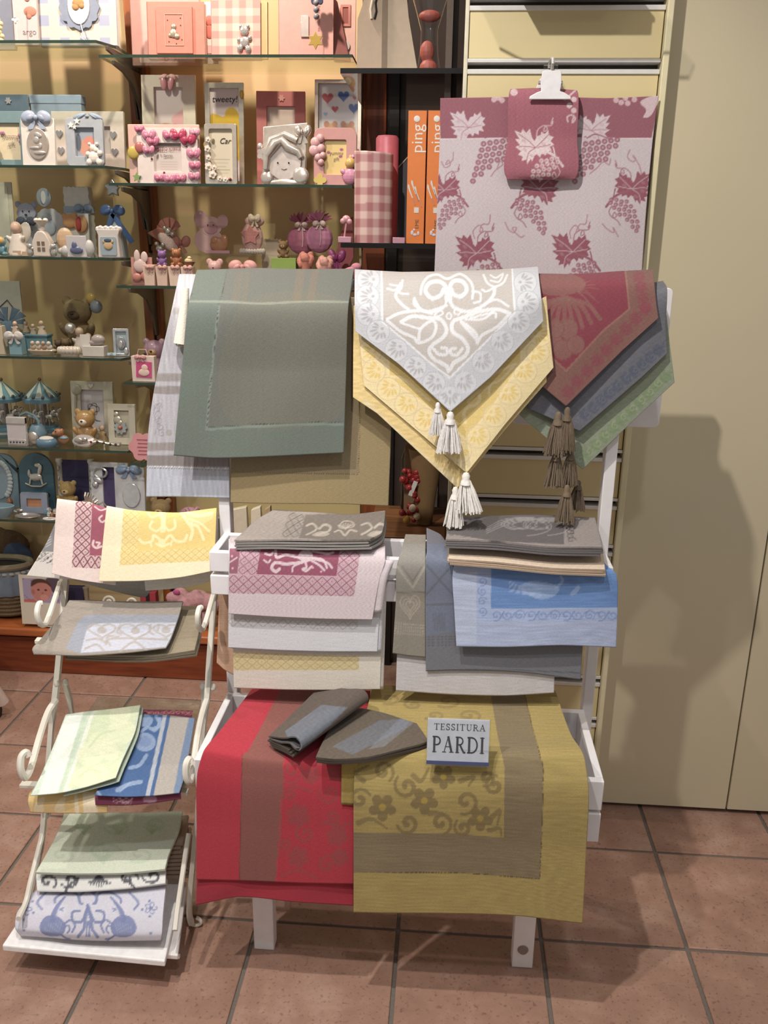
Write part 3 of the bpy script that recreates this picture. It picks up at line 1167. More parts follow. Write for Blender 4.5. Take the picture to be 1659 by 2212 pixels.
def rosette(p, c, r, ring, petal, ang=0.0, n=7):
    p.disc(c, r, ring, 0.75, ring=r * 0.09)
    base = (c[0] - math.cos(ang) * r * 0.45, c[1] - math.sin(ang) * r * 0.45)
    for i in range(n):
        a = ang + (i - (n - 1) / 2) * 0.42
        L = r * (1.15 if abs(i - (n - 1) / 2) < 2 else 0.9)
        mx = (base[0] + math.cos(a) * L * 0.68, base[1] + math.sin(a) * L * 0.68)
        p.disc(mx, L * 0.3, petal, 0.85, ry=r * 0.1, ang=a)
    p.disc(base, r * 0.14, petal, 0.8)


def flower(p, c, r, col, n=5, alpha=1.0, hole=None):
    for i in range(n):
        a = 2 * math.pi * i / n + 0.3
        p.disc((c[0] + math.cos(a) * r * 0.6, c[1] + math.sin(a) * r * 0.6), r * 0.42, col, alpha, ry=r * 0.36, ang=a)
    p.disc(c, r * 0.25, hole or col, alpha)


def scroll(p, c, r, col, a0, turns, w, alpha=1.0, tail=None):
    p.stroke(spiral(c, r * 0.12, r, a0, turns), w, col, alpha)


def bird(p, c, s, col, mirror=False, alpha=1.0, ground=None):
    def T(*qs):
        return [(c[0] + s * (-q[0] if mirror else q[0]), c[1] + s * q[1]) for q in qs]
    p.poly(T((-0.1, -0.2), (0.5, -0.15), (0.85, 0.35), (0.75, 0.8), (0.3, 1.0), (-0.35, 0.95), (-0.6, 0.6), (-0.55, 0.2)), col, alpha, True)
    p.stroke(T((0.1, 0.0), (-0.05, -0.5), (-0.35, -0.95), (-0.6, -1.25)), s * 0.34, col, alpha, w2=s * 0.1)
    p.stroke(T((-0.5, 0.3), (-0.9, 0.05), (-1.15, 0.35), (-1.0, 0.75)), s * 0.12, col, alpha)
    p.stroke(T((-0.45, 0.55), (-0.75, 0.35), (-0.85, 0.6), (-0.72, 0.8)), s * 0.1, col, alpha)
    for k in range(3):
        p.stroke(T((-0.35, 0.9), (-0.6 - 0.1 * k, 1.05 + 0.08 * k), (-0.9 + 0.12 * k, 1.12 + 0.1 * k)), s * 0.09, col, alpha)
    if ground:
        for k in range(7):
            p.stroke(T((-0.4 + 0.15 * k, 0.15 + 0.03 * k), (-0.2 + 0.13 * k, 0.75)), s * 0.03, ground, 0.5)
        for k in range(3):
            p.stroke(T((0.0 - 0.06 * k, -0.1), (-0.2 - 0.06 * k, -0.6)), s * 0.03, ground, 0.5)


def tassel(parent, top, length, width, col, knot=True, seed=0, lean=0.0):
    """top = 3-D point, metres"""
    g = np.random.default_rng(seed)
    b = B()
    hx = top[0]
    hy = top[1]
    hz = top[2]
    hl = length * 0.2
    for i in range(90):
        a = g.uniform(0, 6.283)
        rr = math.sqrt(g.uniform(0, 1))
        sx, sy = math.cos(a) * rr, math.sin(a) * rr
        L = length * (0.78 + g.uniform(-0.06, 0.04))
        r0 = width * 0.16
        pts = []
        for k, t in enumerate((0, 0.3, 0.65, 1.0)):
            fl = r0 + (width * 0.5 - r0) * (t ** 0.75)
            pts.append((hx + sx * fl + lean * L * t + g.normal(0, width * 0.012), hy + sy * fl * 0.55 - 0.004 * 1, hz - hl - L * t))
        b.tube(pts, width * 0.026, 3)
    o = mesh_obj('tassel', b, mat(col, 0.9, 0, 0.12, scale=200), parent)
    kb = B().lathe([(0.0, 0.0), (width * 0.09, -hl * 0.1), (width * 0.15, -hl * 0.45), (width * 0.13, -hl * 0.8), (width * 0.17, -hl * 1.05), (width * 0.2, -hl * 1.5), (0, -hl * 1.6)], (hx, hy - 0.004, hz), n=14)
    mesh_obj('knot', kb, mat(col, 0.9, 0, 0.12, scale=200), o)
    return o


def tassel_px(parent, x, y0, y1, wpx, Y, col, seed=0, lean=0.0):
    P0, P1 = on_y(x, y0, Y), on_y(x, y1, Y)
    m = abs(P0[2] - P1[2])
    w = wpx / abs(y1 - y0) * m
    return tassel(parent, P0, m, w, col, seed=seed, lean=lean)


G_STAND = 'linen draped over the top of the white stand'
C3 = crop(3.318, 300, 560)
C4 = crop(3.318, 740, 560)
C5 = crop(2.865, 1080, 560)
C6 = crop(3.606, 440, 1060)
C7 = crop(2.86, 820, 1060)
C8 = crop(1.765, 400, 1460)


# teal table cloth -------------------------------------------------
def p_teal(x, y, u, v):
    p = Paint(x, y, '#687069')
    inner = C3((640, 60), (1560, 60), (1500, 320), (1465, 1172), (1200, 1167), (800, 1187), (484, 1208), (530, 730), (575, 340))
    p.poly(inner, '#696b65')
    for a in ((1110, 1180), (1215, 1275)):
        p.poly(C3((a[0] + 25, 70), (a[1] + 15, 70), (a[1] - 20, 310), (a[0] - 15, 310)), '#7b6d60', 0.55)
    for a in ((700, 750), (765, 800)):
        p.poly(C3((a[0], 100), (a[1], 100), (a[1] - 30, 310), (a[0] - 30, 310)), '#7b6d60', 0.35)
    p.poly(C3((740, 320), (1480, 320), (1450, 1120), (620, 1130)), '#77705f', 0.25, True)
    p.stroke(C3((575, 340), (530, 730), (484, 1208)), 5, '#85918a', 0.6)
    p.stroke(C3((484, 1222), (800, 1200), (1200, 1182), (1465, 1186)), 5, '#85918a', 0.6)
    p.stroke(C3((640, 60), (600, 240), (575, 340), (530, 730), (484, 1205)), 1.7, '#33322d', 0.8, dash=(4.2, 2.0))
    p.stroke(C3((484, 1206), (800, 1187), (1200, 1167), (1465, 1172)), 1.6, '#33322d', 0.75, dash=(4.2, 2.0))
    p.stroke([(408, 651), (470, 653), (560, 655), (640, 651), (752, 653)], 5, '#a0a696', 0.45)
    p.speckle(0.03, 1, 0.4, 0.6)
    return p


o = sheet('tablecloth', [
    [(428, 600, 1.93), (540, 598, 1.93), (650, 598, 1.93), (764, 600, 1.93)],
    [(427, 584, 1.905), (540, 583, 1.905), (650, 583, 1.905), (765, 583, 1.905)],
    [(413, 632, 1.77), (530, 632, 1.77), (645, 631, 1.77), (757, 632, 1.77)],
    [(407, 656, 1.738), (525, 658, 1.738), (640, 658, 1.738), (753, 658, 1.738)],
    [(393, 800, 1.728), (515, 805, 1.73), (635, 805, 1.73), (748, 800, 1.73)],
    [(375, 984, 1.72), (460, 990, 1.722), (600, 985, 1.725), (742, 979, 1.725)]], p_teal, wob=0.002, seed=3)
tag(o, 'dark teal linen tablecloth with a drawn-thread hem draped over the stand', 'tablecloth', G_STAND)


def p_tan(x, y, u, v):
    p = Paint(x, y, '#948463')
    p.poly(C3((500, 100), (1588, 100), (1572, 1542), (400, 1518)), '#897b61')
    p.stroke(C3((500, 1517), (1000, 1530), (1573, 1543)), 1.7, '#4a3a26', 0.8, dash=(4.4, 2.1), smooth=False)
    p.stroke(C3((1592, 600), (1588, 1000), (1573, 1543)), 1.7, '#4a3a26', 0.75, dash=(4.4, 2.1))
    p.speckle(0.04, 2, 0.3, 0.6)
    return p


o = sheet('tablecloth', [
    [(500, 640, 1.768), (620, 642, 1.768), (760, 642, 1.768), (835, 640, 1.768)],
    [(500, 860, 1.766), (620, 865, 1.766), (765, 868, 1.766), (846, 866, 1.766)],
    [(498, 1086, 1.76), (620, 1088, 1.755), (745, 1089, 1.757), (839, 1093, 1.76)]], p_tan, wob=0.002, seed=5)
tag(o, 'khaki linen tablecloth hanging behind the teal one, hem stitched in dots', 'tablecloth', G_STAND)


def p_lilac(x, y, u, v):
    p = Paint(x, y, '#b4b2b8')
    for a, b_, c in ((806, 822, '#948d8b'), (833, 850, '#8f8785'), (955, 973, '#948c8a'), (982, 1006, '#857d7c')):
        p.poly([(300, a), (520, a + 4), (520, b_ + 4), (300, b_)], c, 0.9)
    p.poly([(300, 1008), (520, 1013), (520, 1090), (300, 1086)], '#bcc0cc', 0.9)
    p.stroke([(300, 1006), (500, 1012)], 3.5, '#e6e6ea', 0.9, smooth=False, dash=(4, 2))
    p.stroke([(300, 1009.5), (500, 1015)], 1.5, '#55504e', 0.6, smooth=False, dash=(4, 2))
    for k in range(5):
        p.stroke(spiral((338 + k * 3, 880 + k * 14), 2, 9, k, 1.2, 12), 2, '#8c8a90', 0.7)
    p.stroke([(335, 940), (340, 915), (332, 890), (345, 870), (350, 880)], 2, '#8c8a90', 0.7)
    p.disc((365, 935), 7, '#9b9792', 0.6)
    p.disc((381, 672), 8, '#9b9792', 0.6)
    p.speckle(0.07, 3, 0.5, 0.03)
    return p


o = sheet('table_runner', [
    [(392, None, 1.922, 1.455), (440, None, 1.922, 1.455), (486, None, 1.922, 1.455)],
    [(390, None, 1.905, 1.4645), (440, None, 1.905, 1.4645), (486, None, 1.905, 1.4645)],
    [(381, 622, 1.80), (438, 622, 1.80), (486, 622, 1.80)],
    [(372, 665, 1.7725), (436, 665, 1.7725), (486, 665, 1.7725)],
    [(347, 775, 1.772), (430, 775, 1.772), (492, 775, 1.772)],
    [(331, 855, 1.7715), (420, 860, 1.7715), (494, 862, 1.7715)],
    [(321, 930, 1.771), (415, 935, 1.7715), (495, 938, 1.7715)],
    [(316, 1073, 1.770), (410, 1074, 1.770), (496, 1076, 1.770)]], p_lilac, wob=0.0015, seed=9)
tag(o, 'pale lilac grey runner with brownish woven bands hanging beside the teal cloth', 'runner', G_STAND)
# white rolled cloth between
P0, P1 = on_y(402, 622, 1.7555), on_y(391, 742, 1.7515)
b = B()
ring = []
for t in np.linspace(0, 1, 9):
    c = P0 * (1 - t) + P1 * t
    r = 0.006 + 0.009 * t
    ring.append((tuple(c), r))
b.tube([q[0] for q in ring], [q[1] for q in ring], 16)
ro = mesh_obj('rolled_cloth', b, mat('#e3dccb', 0.9, 0, 0.05, 0.3, 300))
tag(ro, 'cream cloth rolled up and tucked beside the teal tablecloth', 'cloth', G_STAND)
sp_ = [(P1[0] + q[0] * 0.0135, P1[1] + q[1] * 0.008, P1[2] - 0.0015 + q[1] * 0.004) for q in spiral((0, 0), 0.15, 1.0, 0, 2.2, 40)]
mesh_obj('rolled_edge', B().tube(sp_, 0.0016, 6), mat('#cfc5b2', 0.9), ro)


# grey runner -------------------------------------------------------
def frame_lines(p, pts, w, col, alpha=1.0):
    p.stroke(pts, w, col, alpha, smooth=False)


def p_grey(x, y, u, v):
    p = Paint(x, y, '#bcbdc2')
    L = '#d9dade'
    inner = C4((280, 60), (1215, 60), (1235, 385), (1100, 520), (960, 660), (768, 850), (620, 735), (480, 610), (285, 450))
    p.poly(inner, '#b6b0ac')
    p.stroke(C4((280, 60), (285, 450), (480, 610), (620, 735), (768, 850), (960, 660), (1100, 520), (1235, 385), (1215, 60)), 4, L, 0.9, smooth=False)
    ros = [(185, 140, 3.14), (180, 265, 3.14), (183, 395, 3.14), (255, 520, 2.5), (385, 650, 2.4), (520, 775, 2.4), (655, 890, 2.4), (770, 990, 1.57), (1310, 170, 0.1), (1330, 315, 0.2), (1265, 450, 0.6), (1145, 590, 0.75), (1010, 735, 0.8), (880, 885, 0.8)]
    for a, b_, g in ros:
        c = C4((a, b_))
        p.disc(c, 27, L, 0.35)
        rosette(p, c, 25, '#a9acb2', '#a6a5a8', g)
    ln = [
        ([(745, 330), (700, 350), (600, 375), (520, 330), (515, 285)], 8), ([(520, 300), (560, 360), (620, 375)], 7),
        ([(745, 300), (720, 350), (640, 380), (560, 370)], 6),
        ([(745, 290), (740, 200), (690, 160), (620, 175), (595, 230), (640, 280), (700, 260), (725, 215)], 11),
        ([(770, 290), (770, 200), (800, 155), (860, 160), (890, 215), (850, 265), (795, 250), (780, 215)], 11),
        ([(770, 300), (800, 345), (900, 375), (1010, 330), (1080, 260), (1090, 200)], 9),
        ([(1090, 200), (1040, 170), (1010, 110)], 6), ([(1090, 200), (1150, 170), (1180, 110)], 6), ([(1090, 200), (1030, 230), (1000, 215)], 6), ([(1060, 110), (1100, 130), (1150, 100), (1120, 160), (1060, 150)], 5),
        ([(420, 200), (380, 260), (420, 320), (470, 360)], 8), ([(320, 210), (380, 220), (420, 170), (410, 240), (470, 250)], 6), ([(340, 180), (390, 190)], 5), ([(430, 150), (420, 210)], 6),
        ([(560, 250), (570, 190), (610, 130), (680, 110), (750, 140), (840, 105), (910, 150), (935, 210), (930, 280)], 7),
        ([(320, 430), (420, 385), (560, 370), (640, 390)], 8), ([(320, 440), (420, 520), (510, 560), (545, 600), (640, 560), (670, 480), (640, 440), (560, 500), (545, 590)], 8),
        ([(420, 450), (500, 410), (600, 420), (700, 430), (745, 500), (720, 560), (650, 610), (620, 660), (660, 720), (740, 760), (760, 800)], 10),
        ([(430, 460), (520, 490), (560, 500)], 6),
        ([(1200, 390), (1100, 360), (960, 380), (860, 420), (790, 450), (790, 520), (860, 570), (900, 640), (870, 700), (800, 740), (772, 790)], 10),
        ([(1190, 400), (1100, 490), (1000, 545), (965, 600), (960, 540), (900, 480), (850, 450), (930, 540), (975, 590)], 8),
        ([(1080, 380), (1000, 430), (880, 430)], 6), ([(920, 420), (1000, 400), (1090, 385), (1100, 420)], 6),
        ([(650, 640), (690, 680), (745, 680), (745, 640), (710, 635)], 8), ([(860, 640), (820, 685), (780, 680), (775, 645), (810, 640)], 8),
        ([(930, 230), (985, 240), (985, 300), (940, 310)], 6), ([(1010, 330), (1100, 290), (1190, 340)], 6)]
    for pts, w in ln:
        p.stroke(C4(*pts), w * 0.82, L, 0.85)
    for pts in ([(760, 385), (745, 410), (765, 430), (782, 405)], [(700, 370), (660, 400), (680, 410), (720, 390)], [(810, 360), (850, 370), (830, 395), (800, 385)]):
        p.stroke(C4(*pts), 3.5, L, 0.9, closed=True)
    p.speckle(0.035, 5, 0.03, 0.8)
    return p


g = sheet('table_runner', [
    [(767, 596, 1.90), (870, 600, 1.90), (972, 602, 1.90), (1068, 594, 1.90), (1162, 588, 1.90)],
    [(767, 583, 1.875), (870, 588, 1.875), (972, 589, 1.875), (1068, 583, 1.875), (1162, 576, 1.875)],
    [(766, 604, 1.775), (870, 610, 1.775), (972, 612, 1.775), (1068, 604, 1.775), (1164, 598, 1.775)],
    [(766, 655, 1.724), (868, 690, 1.719), (972, 730, 1.712), (1070, 685, 1.717), (1169, 640, 1.722)],
    [(768, 716, 1.716), (862, 787, 1.704), (973, 890, 1.690), (1060, 815, 1.701), (1174, 693, 1.713)]], p_grey, wob=0.002, seed=12, maxn=230, step=2.0, pointed=True)
tag(g, 'silver grey damask runner with a pointed end and two white tassels', 'runner', G_STAND)
tassel_px(g, 946, 868, 940, 36, 1.694, '#d8d3d0', 1)
tassel_px(g, 973, 888, 977, 56, 1.688, '#dbd6d3', 2)


def p_yellow(shift):
    def f(x, y, u, v):
        x = x - shift[0]
        y = y - shift[1]
        p = Paint(x, y, '#e0cc9a')
        L = '#ecd9ab'
        p.poly(C4((60, 60), (120, 520), (150, 905), (885, 1530), (1200, 1180), (1510, 775), (1440, 440), (1440, 60)), '#e4d3a6')
        inner = C4((320, 300), (330, 850), (480, 960), (680, 1110), (880, 1290), (1060, 1080), (1280, 740), (1280, 300))
        p.poly(inner, '#dcc483')
        p.stroke(C4((330, 600), (330, 850), (480, 960), (680, 1110), (880, 1290), (1060, 1080), (1280, 740), (1275, 500)), 4.5, L, 0.9, smooth=False)
        for a, b_, g_ in ((200, 660, 3.1), (225, 800, 2.8), (330, 930, 2.4), (455, 1040, 2.3), (590, 1150, 2.3), (720, 1265, 2.3), (840, 1380, 1.9), (975, 1270, 0.8), (1090, 1120, 0.8), (1200, 965, 0.8), (1310, 805, 0.8), (1400, 670, 0.4), (1420, 540, 0.2)):
            c = C4((a, b_))
            p.disc(c, 27, L, 0.4)
            rosette(p, c, 25, '#d0bd97', '#dbbf78', g_)
        for pts, w in (([(350, 840), (440, 860), (560, 960), (620, 1010)], 8), ([(900, 1020), (960, 960), (985, 990), (960, 1040), (900, 1060), (870, 1100), (880, 1170)], 9), ([(1240, 750), (1150, 790), (1060, 840), (1010, 880)], 7), ([(1050, 970), (1060, 900), (1140, 860), (1230, 760)], 7), ([(940, 930), (1000, 940), (1060, 900)], 6)):
            p.stroke(C4(*pts), w * 0.8, L, 0.9)
        p.speckle(0.03, 6, 0.03, 0.7)
        return p
    return f


def p_yback(x, y, u, v):
    p = Paint(x, y, '#dcc48c')
    p.stroke([(790, 868), (880, 955), (985, 1043)], 11, '#d9cdb0', 0.55)
    p.speckle(0.06, 8, 0.1, 0.3)
    return p


yb = sheet('table_runner', [
    [(764, 660, 1.7445), (870, 680, 1.743), (980, 690, 1.742), (1080, 680, 1.743), (1176, 660, 1.744)],
    [(763, 750, 1.741), (870, 800, 1.735), (985, 860, 1.727), (1085, 800, 1.733), (1178, 740, 1.737)],
    [(763, 858, 1.735), (815, 893, 1.731), (988, 1055, 1.709), (1090, 930, 1.722), (1181, 826, 1.731)]], p_yback, wob=0.002, seed=14, pointed=True)
tag(yb, 'butter yellow runner of which only the plain tip shows, under its twin', 'runner', G_STAND)
tassel_px(yb, 984, 1050, 1138, 46, 1.702, '#e2ddd6', 3)
ya = sheet('table_runner', [
    [(768, 660, 1.737), (880, 680, 1.735), (985, 690, 1.733), (1090, 680, 1.734), (1180, 640, 1.738)],
    [(776, 735, 1.732), (885, 800, 1.725), (995, 850, 1.716), (1095, 770, 1.724), (1187, 715, 1.731)],
    [(786, 833, 1.727), (900, 930, 1.716), (1008, 1022, 1.701), (1090, 918, 1.713), (1196, 794, 1.725)]], p_yellow((0, 0)), wob=0.002, seed=15, step=2.0, pointed=True)
tag(ya, 'butter yellow damask runner with circle border hanging under the silver grey one', 'runner', G_STAND)
tassel_px(ya, 1007, 1019, 1106, 58, 1.692, '#e2ddd6', 4, 0.15)


# burgundy, slate and green runners -----------------------------------
def p_burg(x, y, u, v):
    p = Paint(x, y, '#7c5a54')
    p.poly(C5((250, 60), (770, 60), (800, 300), (640, 440), (410, 690), (330, 620), (180, 480)), '#7e404a')
    L = '#84605a'
    p.disc(C5((360, 150)), 60, L, 0.8, ry=26)
    for k in range(-4, 5):
        a = C5((400 + k * 6, 240))
        b_ = C5((400 + k * 55, 470 - abs(k) * 25))
        p.stroke([a, ((a[0] + b_[0]) / 2 + k * 2, (a[1] + b_[1]) / 2 - 8), b_], 9, L, 0.75)
    for q, r in (((330, 510), 20), ((390, 560), 21), ((470, 530), 19), ((420, 430), 22), ((340, 430), 20)):
        p.disc(C5(q), r, L, 0.85, ry=r * 1.1)
        p.disc(C5(q), r, '#74454a', 0.5, ring=2)
    for k in range(9):
        a = C5((480, 200))
        b_ = C5((560 + 25 * (k % 3), 130 + k * 28))
        p.stroke([a, ((a[0] + b_[0]) / 2, (a[1] + b_[1]) / 2 - 6), b_], 2.2, L, 0.6)
    p.stroke(C5((775, 60), (800, 310), (640, 440), (410, 690), (300, 590)), 4, '#8d6a60', 0.9, smooth=False)
    for i in range(9):
        t = i / 8
        q = C5((900 - 480 * t, 300 + 520 * t))
        r2 = '#824850'
        flower(p, q, 15, r2, 6, 0.65)
        p.stroke(spiral((q[0] + 18, q[1] - 15), 2, 10, i, 1.1, 14), 2, r2, 0.6)
    for i in range(4):
        flower(p, C5((860 + 12 * i, 110 + 65 * i)), 14, '#824850', 6, 0.65)
    p.speckle(0.05, 21, 0.3, 0.5)
    return p


def p_border(base, dark, line, p0, p1):
    def f(x, y, u, v):
        p = Paint(x, y, base)
        n = 10
        for i in range(n):
            t = (i + 0.3) / n
            q = (p0[0] + (p1[0] - p0[0]) * t, p0[1] + (p1[1] - p0[1]) * t)
            flower(p, q, 14, dark, 6, 0.7)
            p.stroke(spiral((q[0] + 17, q[1] - 12), 2, 11, i * 1.3, 1.2, 14), 2.4, dark, 0.7)
            p.stroke(spiral((q[0] - 14, q[1] + 14), 2, 9, i, 1.1, 14), 2.2, line, 0.6)
        p.speckle(0.05, 22, 0.3, 0.5)
        return p
    return f


gr = sheet('table_runner', [
    [(1130, 712, 1.772), (1260, 712, 1.772), (1380, 700, 1.772), (1440, 680, 1.772)],
    [(1126, 780, 1.770), (1258, 840, 1.766), (1385, 780, 1.766), (1446, 735, 1.768)],
    [(1122, 896, 1.767), (1258, 1014, 1.757), (1390, 888, 1.76), (1457, 826, 1.765)]], p_border('#8b9380', '#7c8c6c', '#a3ab8a', (1262, 985), (1450, 800)), wob=0.002, seed=31, pointed=True)
tag(gr, 'sage green jacquard runner, undermost of the pointed runners with brown tassels', 'runner', G_STAND)
tassel_px(gr, 1249, 1036, 1102, 42, 1.752, '#5f4e3e', 11)
tassel_px(gr, 1225, 1046, 1128, 44, 1.717, '#77644f', 12)
sl = sheet('table_runner', [
    [(1140, 640, 1.84), (1260, 636, 1.84), (1380, 616, 1.84), (1432, 606, 1.84)],
    [(1140, 656, 1.771), (1260, 654, 1.771), (1382, 636, 1.771), (1441, 624, 1.769)],
    [(1140, 770, 1.76), (1256, 790, 1.752), (1385, 720, 1.755), (1438, 690, 1.76)],
    [(1140, 882, 1.757), (1252, 932, 1.744), (1390, 812, 1.748), (1442, 763, 1.753)]], p_border('#6a6b72', '#585c6c', '#777880', (1258, 900), (1435, 745)), wob=0.002, seed=32, pointed=True)
tag(sl, 'slate blue jacquard runner lying between the burgundy and the sage green ones', 'runner', G_STAND)
tassel_px(sl, 1202, 968, 1052, 48, 1.736, '#75634f', 13)
tassel_px(sl, 1233, 966, 1050, 44, 1.734, '#6d5b48', 14)
bu = sheet('table_runner', [
    [(1120, 604, 1.90), (1225, 606, 1.90), (1320, 602, 1.90), (1408, 598, 1.90)],
    [(1120, 594, 1.875), (1225, 594, 1.875), (1320, 588, 1.875), (1409, 584, 1.875)],
    [(1120, 622, 1.765), (1225, 622, 1.762), (1320, 616, 1.762), (1413, 610, 1.765)],
    [(1116, 710, 1.748), (1224, 740, 1.742), (1330, 690, 1.744), (1417, 650, 1.75)],
    [(1112, 785, 1.745), (1223, 878, 1.732), (1345, 757, 1.736), (1422, 687, 1.743)]], p_burg, wob=0.002, seed=33, step=2.0, pointed=True)
tag(bu, 'burgundy jacquard runner with a pointed end and brown tassels', 'runner', G_STAND)
tassel_px(bu, 1206, 888, 984, 54, 1.724, '#75634f', 15)
tassel_px(bu, 1226, 878, 976, 48, 1.72, '#6d5b48', 16)


# ------------------------------------------------------------------ towel and pot holder on the slatted wall
CT = crop(3.13, 920, 100)


def p_towel(x, y, u, v):
    p = Paint(x, y, '#bfb4b9')
    R = '#8f5e69'
    p.poly(CT((80, 300), (1600, 300), (1525, 620), (100, 625)), R)
    p.stroke(CT((100, 626), (800, 618), (1528, 622)), 2, '#dcd2d5', 0.8, smooth=False)
    G = '#bfb4b9'
    top = [((285, 545), 38, False), ((1125, 565), 38, True)]
    for c, s, m in top:
        leaf_motif(p, CT(c), s, '#c5b7bd', '#a3747f', m)
    for bx, by in ((440, 640), (1130, 640)):
        k = 0
        for r, n in enumerate((6, 6, 5, 5, 3, 2, 1)):
            for i in range(n):
                q = CT((bx - 50 + i * 43 - r * 12, by + 20 + r * 42 - i * 6))
                p.disc(q, 6.2, R, 0.85)
                p.disc((q[0], q[1]), 2.3, G, 0.6)
        p.stroke(CT((bx - 40, by - 20), (bx + 20, by - 45), (bx + 120, by - 10)), 3, R, 0.8)
    for q in ((460, 360), (490, 350), (515, 365), (1285, 365), (1320, 380), (1350, 350), (1365, 385), (1410, 360)):
        p.disc(CT(q), 6, '#cbb3b8', 0.85)
    p.poly(CT((1450, 380), (1500, 345), (1600, 330), (1560, 400), (1520, 470), (1470, 480), (1490, 430)), '#cdbcc0', 0.9, True)
    for c, s, m in (((120, 970), 36, False), ((770, 960), 42, True), ((1400, 960), 40, True), ((335, 1395), 42, False), ((985, 1385), 42, False)):
        grape_motif(p, CT(c), s, R, G, m, '#8d5763')
    for pts in ([(105, 780), (130, 820), (165, 800), (150, 770), (135, 800), (180, 770), (185, 715)], [(440, 880), (470, 840), (520, 800), (500, 780), (480, 830)], [(1110, 860), (1160, 820), (1200, 780), (1240, 800), (1250, 760)], [(1380, 700), (1365, 750), (1400, 780), (1420, 760), (1400, 740), (1440, 800), (1460, 870)], [(330, 1300), (320, 1250), (360, 1210), (385, 1240), (365, 1255), (380, 1205), (425, 1200), (435, 1140)], [(980, 1300), (975, 1250), (1010, 1210), (1035, 1240), (1015, 1255), (1040, 1205), (1080, 1200), (1092, 1140)], [(535, 1190), (560, 1240), (600, 1260), (610, 1225), (585, 1235), (640, 1290), (665, 1280)], [(1190, 1200), (1230, 1240), (1270, 1260), (1265, 1225), (1300, 1290)]):
        p.stroke(CT(*pts), 2.4, '#a07680', 0.85)
    p.speckle(0.03, 41, 0.5, 0.5)
    return p


tw = sheet('tea_towel', [
    [(951, 212, 2.100), (1060, 210, 2.100), (1190, 209, 2.100), (1310, 212, 2.100), (1423, 207, 2.100)],
    [(950, 300, 2.097), (1060, 300, 2.097), (1185, 299, 2.097), (1305, 299, 2.097), (1411, 298, 2.099)],
    [(944, 450, 2.09), (1055, 450, 2.087), (1175, 450, 2.09), (1290, 450, 2.088), (1396, 450, 2.094)],
    [(938, 600, 2.083), (1050, 602, 2.08), (1170, 604, 2.083), (1280, 604, 2.08), (1386, 602, 2.088)]], p_towel, wob=0.0025, seed=41, step=1.9, maxn=250)
tag(tw, 'lilac tea towel woven with burgundy vine leaves and grapes, clipped to the slatted wall', 'towel', 'kitchen linen on the slatted wall')


def p_pot(x, y, u, v):
    p = Paint(x, y, '#9a616d')
    G = '#cdbcbf'
    grape_motif(p, CT((735, 680)), 42, G, '#94606b', False)
    for pts in ([(960, 510), (955, 480), (985, 465), (1010, 490), (990, 515), (1000, 470)], [(940, 360), (1010, 300)]):
        p.stroke(CT(*pts), 4, G, 0.8)
    for q in ((970, 400), (1000, 360), (1000, 435)):
        p.disc(CT(q), 6, G, 0.9)
    p.disc(CT((595, 310)), 8, G, 0.8)
    p.speckle(0.06, 42, 0.5, 0.5)
    return p


ph = sheet('pot_holder', [
    [(1103, 192, 2.088), (1150, 190, 2.085), (1205, 192, 2.085), (1246, 195, 2.088)],
    [(1101, 196, 2.080), (1150, 195, 2.078), (1205, 196, 2.078), (1248, 199, 2.080)],
    [(1097, 300, 2.074), (1150, 300, 2.071), (1200, 300, 2.071), (1247, 300, 2.074)],
    [(1092, 380, 2.070), (1148, 383, 2.066), (1198, 383, 2.066), (1246, 380, 2.070)],
    [(1096, 388, 2.071), (1148, 388, 2.071), (1198, 388, 2.071), (1242, 387, 2.071)]], p_pot, wob=0.0015, seed=43, step=1.8, thick=0.006)
tag(ph, 'small burgundy pot holder with a pale vine leaf, clipped over the tea towel', 'pot holder', 'kitchen linen on the slatted wall')
# clip with hook
cl = empty('clip', tuple(on_y(1188, 215, 2.06)))
tag(cl, 'white plastic bulldog clip hooked into the slatted wall above the pot holder', 'clip')
S = 2.2 / FPX
b = B().prism([(-38 * S, 0), (38 * S, 0), (37 * S, 5 * S), (24 * S, 12 * S), (17 * S, 14 * S), (19 * S, 28 * S), (17 * S, 46 * S), (13 * S, 48 * S), (-13 * S, 48 * S), (-17 * S, 46 * S), (-19 * S, 28 * S), (-17 * S, 14 * S), (-24 * S, 12 * S), (-37 * S, 5 * S)], 0.006)
mesh_obj('jaw', b, mat('#dcd8dc', 0.4), cl, bevel=0.0015)
b = B().prism([(-34 * S, 0), (34 * S, 0), (17 * S, 40 * S), (-17 * S, 40 * S)], 0.005, (0, 0.034, 0))
mesh_obj('jaw', b, mat('#dcd8dc', 0.4), cl, bevel=0.001)
b = B().box((0, 0.03, 52 * S), (26 * S, 0.01, 18 * S))
mesh_obj('hook_plate', b, CLEAR(), cl, bevel=0.001)
b = B().tube([(0, -0.002, 50 * S), (0, -0.012, 58 * S), (0, -0.008, 66 * S), (0, 0.02, 70 * S), (0, 0.06, 70 * S), (0, 0.065, 62 * S)], 0.0032, 8)
mesh_obj('hook', b, mat('#c9c6c2', 0.3, 0.3), cl)
mesh_obj('spring_pin', B().cyl(0.004, 44 * S, (-22 * S, 0.016, 30 * S), (0, math.pi / 2, 0)), silver(), cl)


# ================================================================== MIDDLE TRAY
G_MID = 'folded napkins on the middle tray of the white stand'


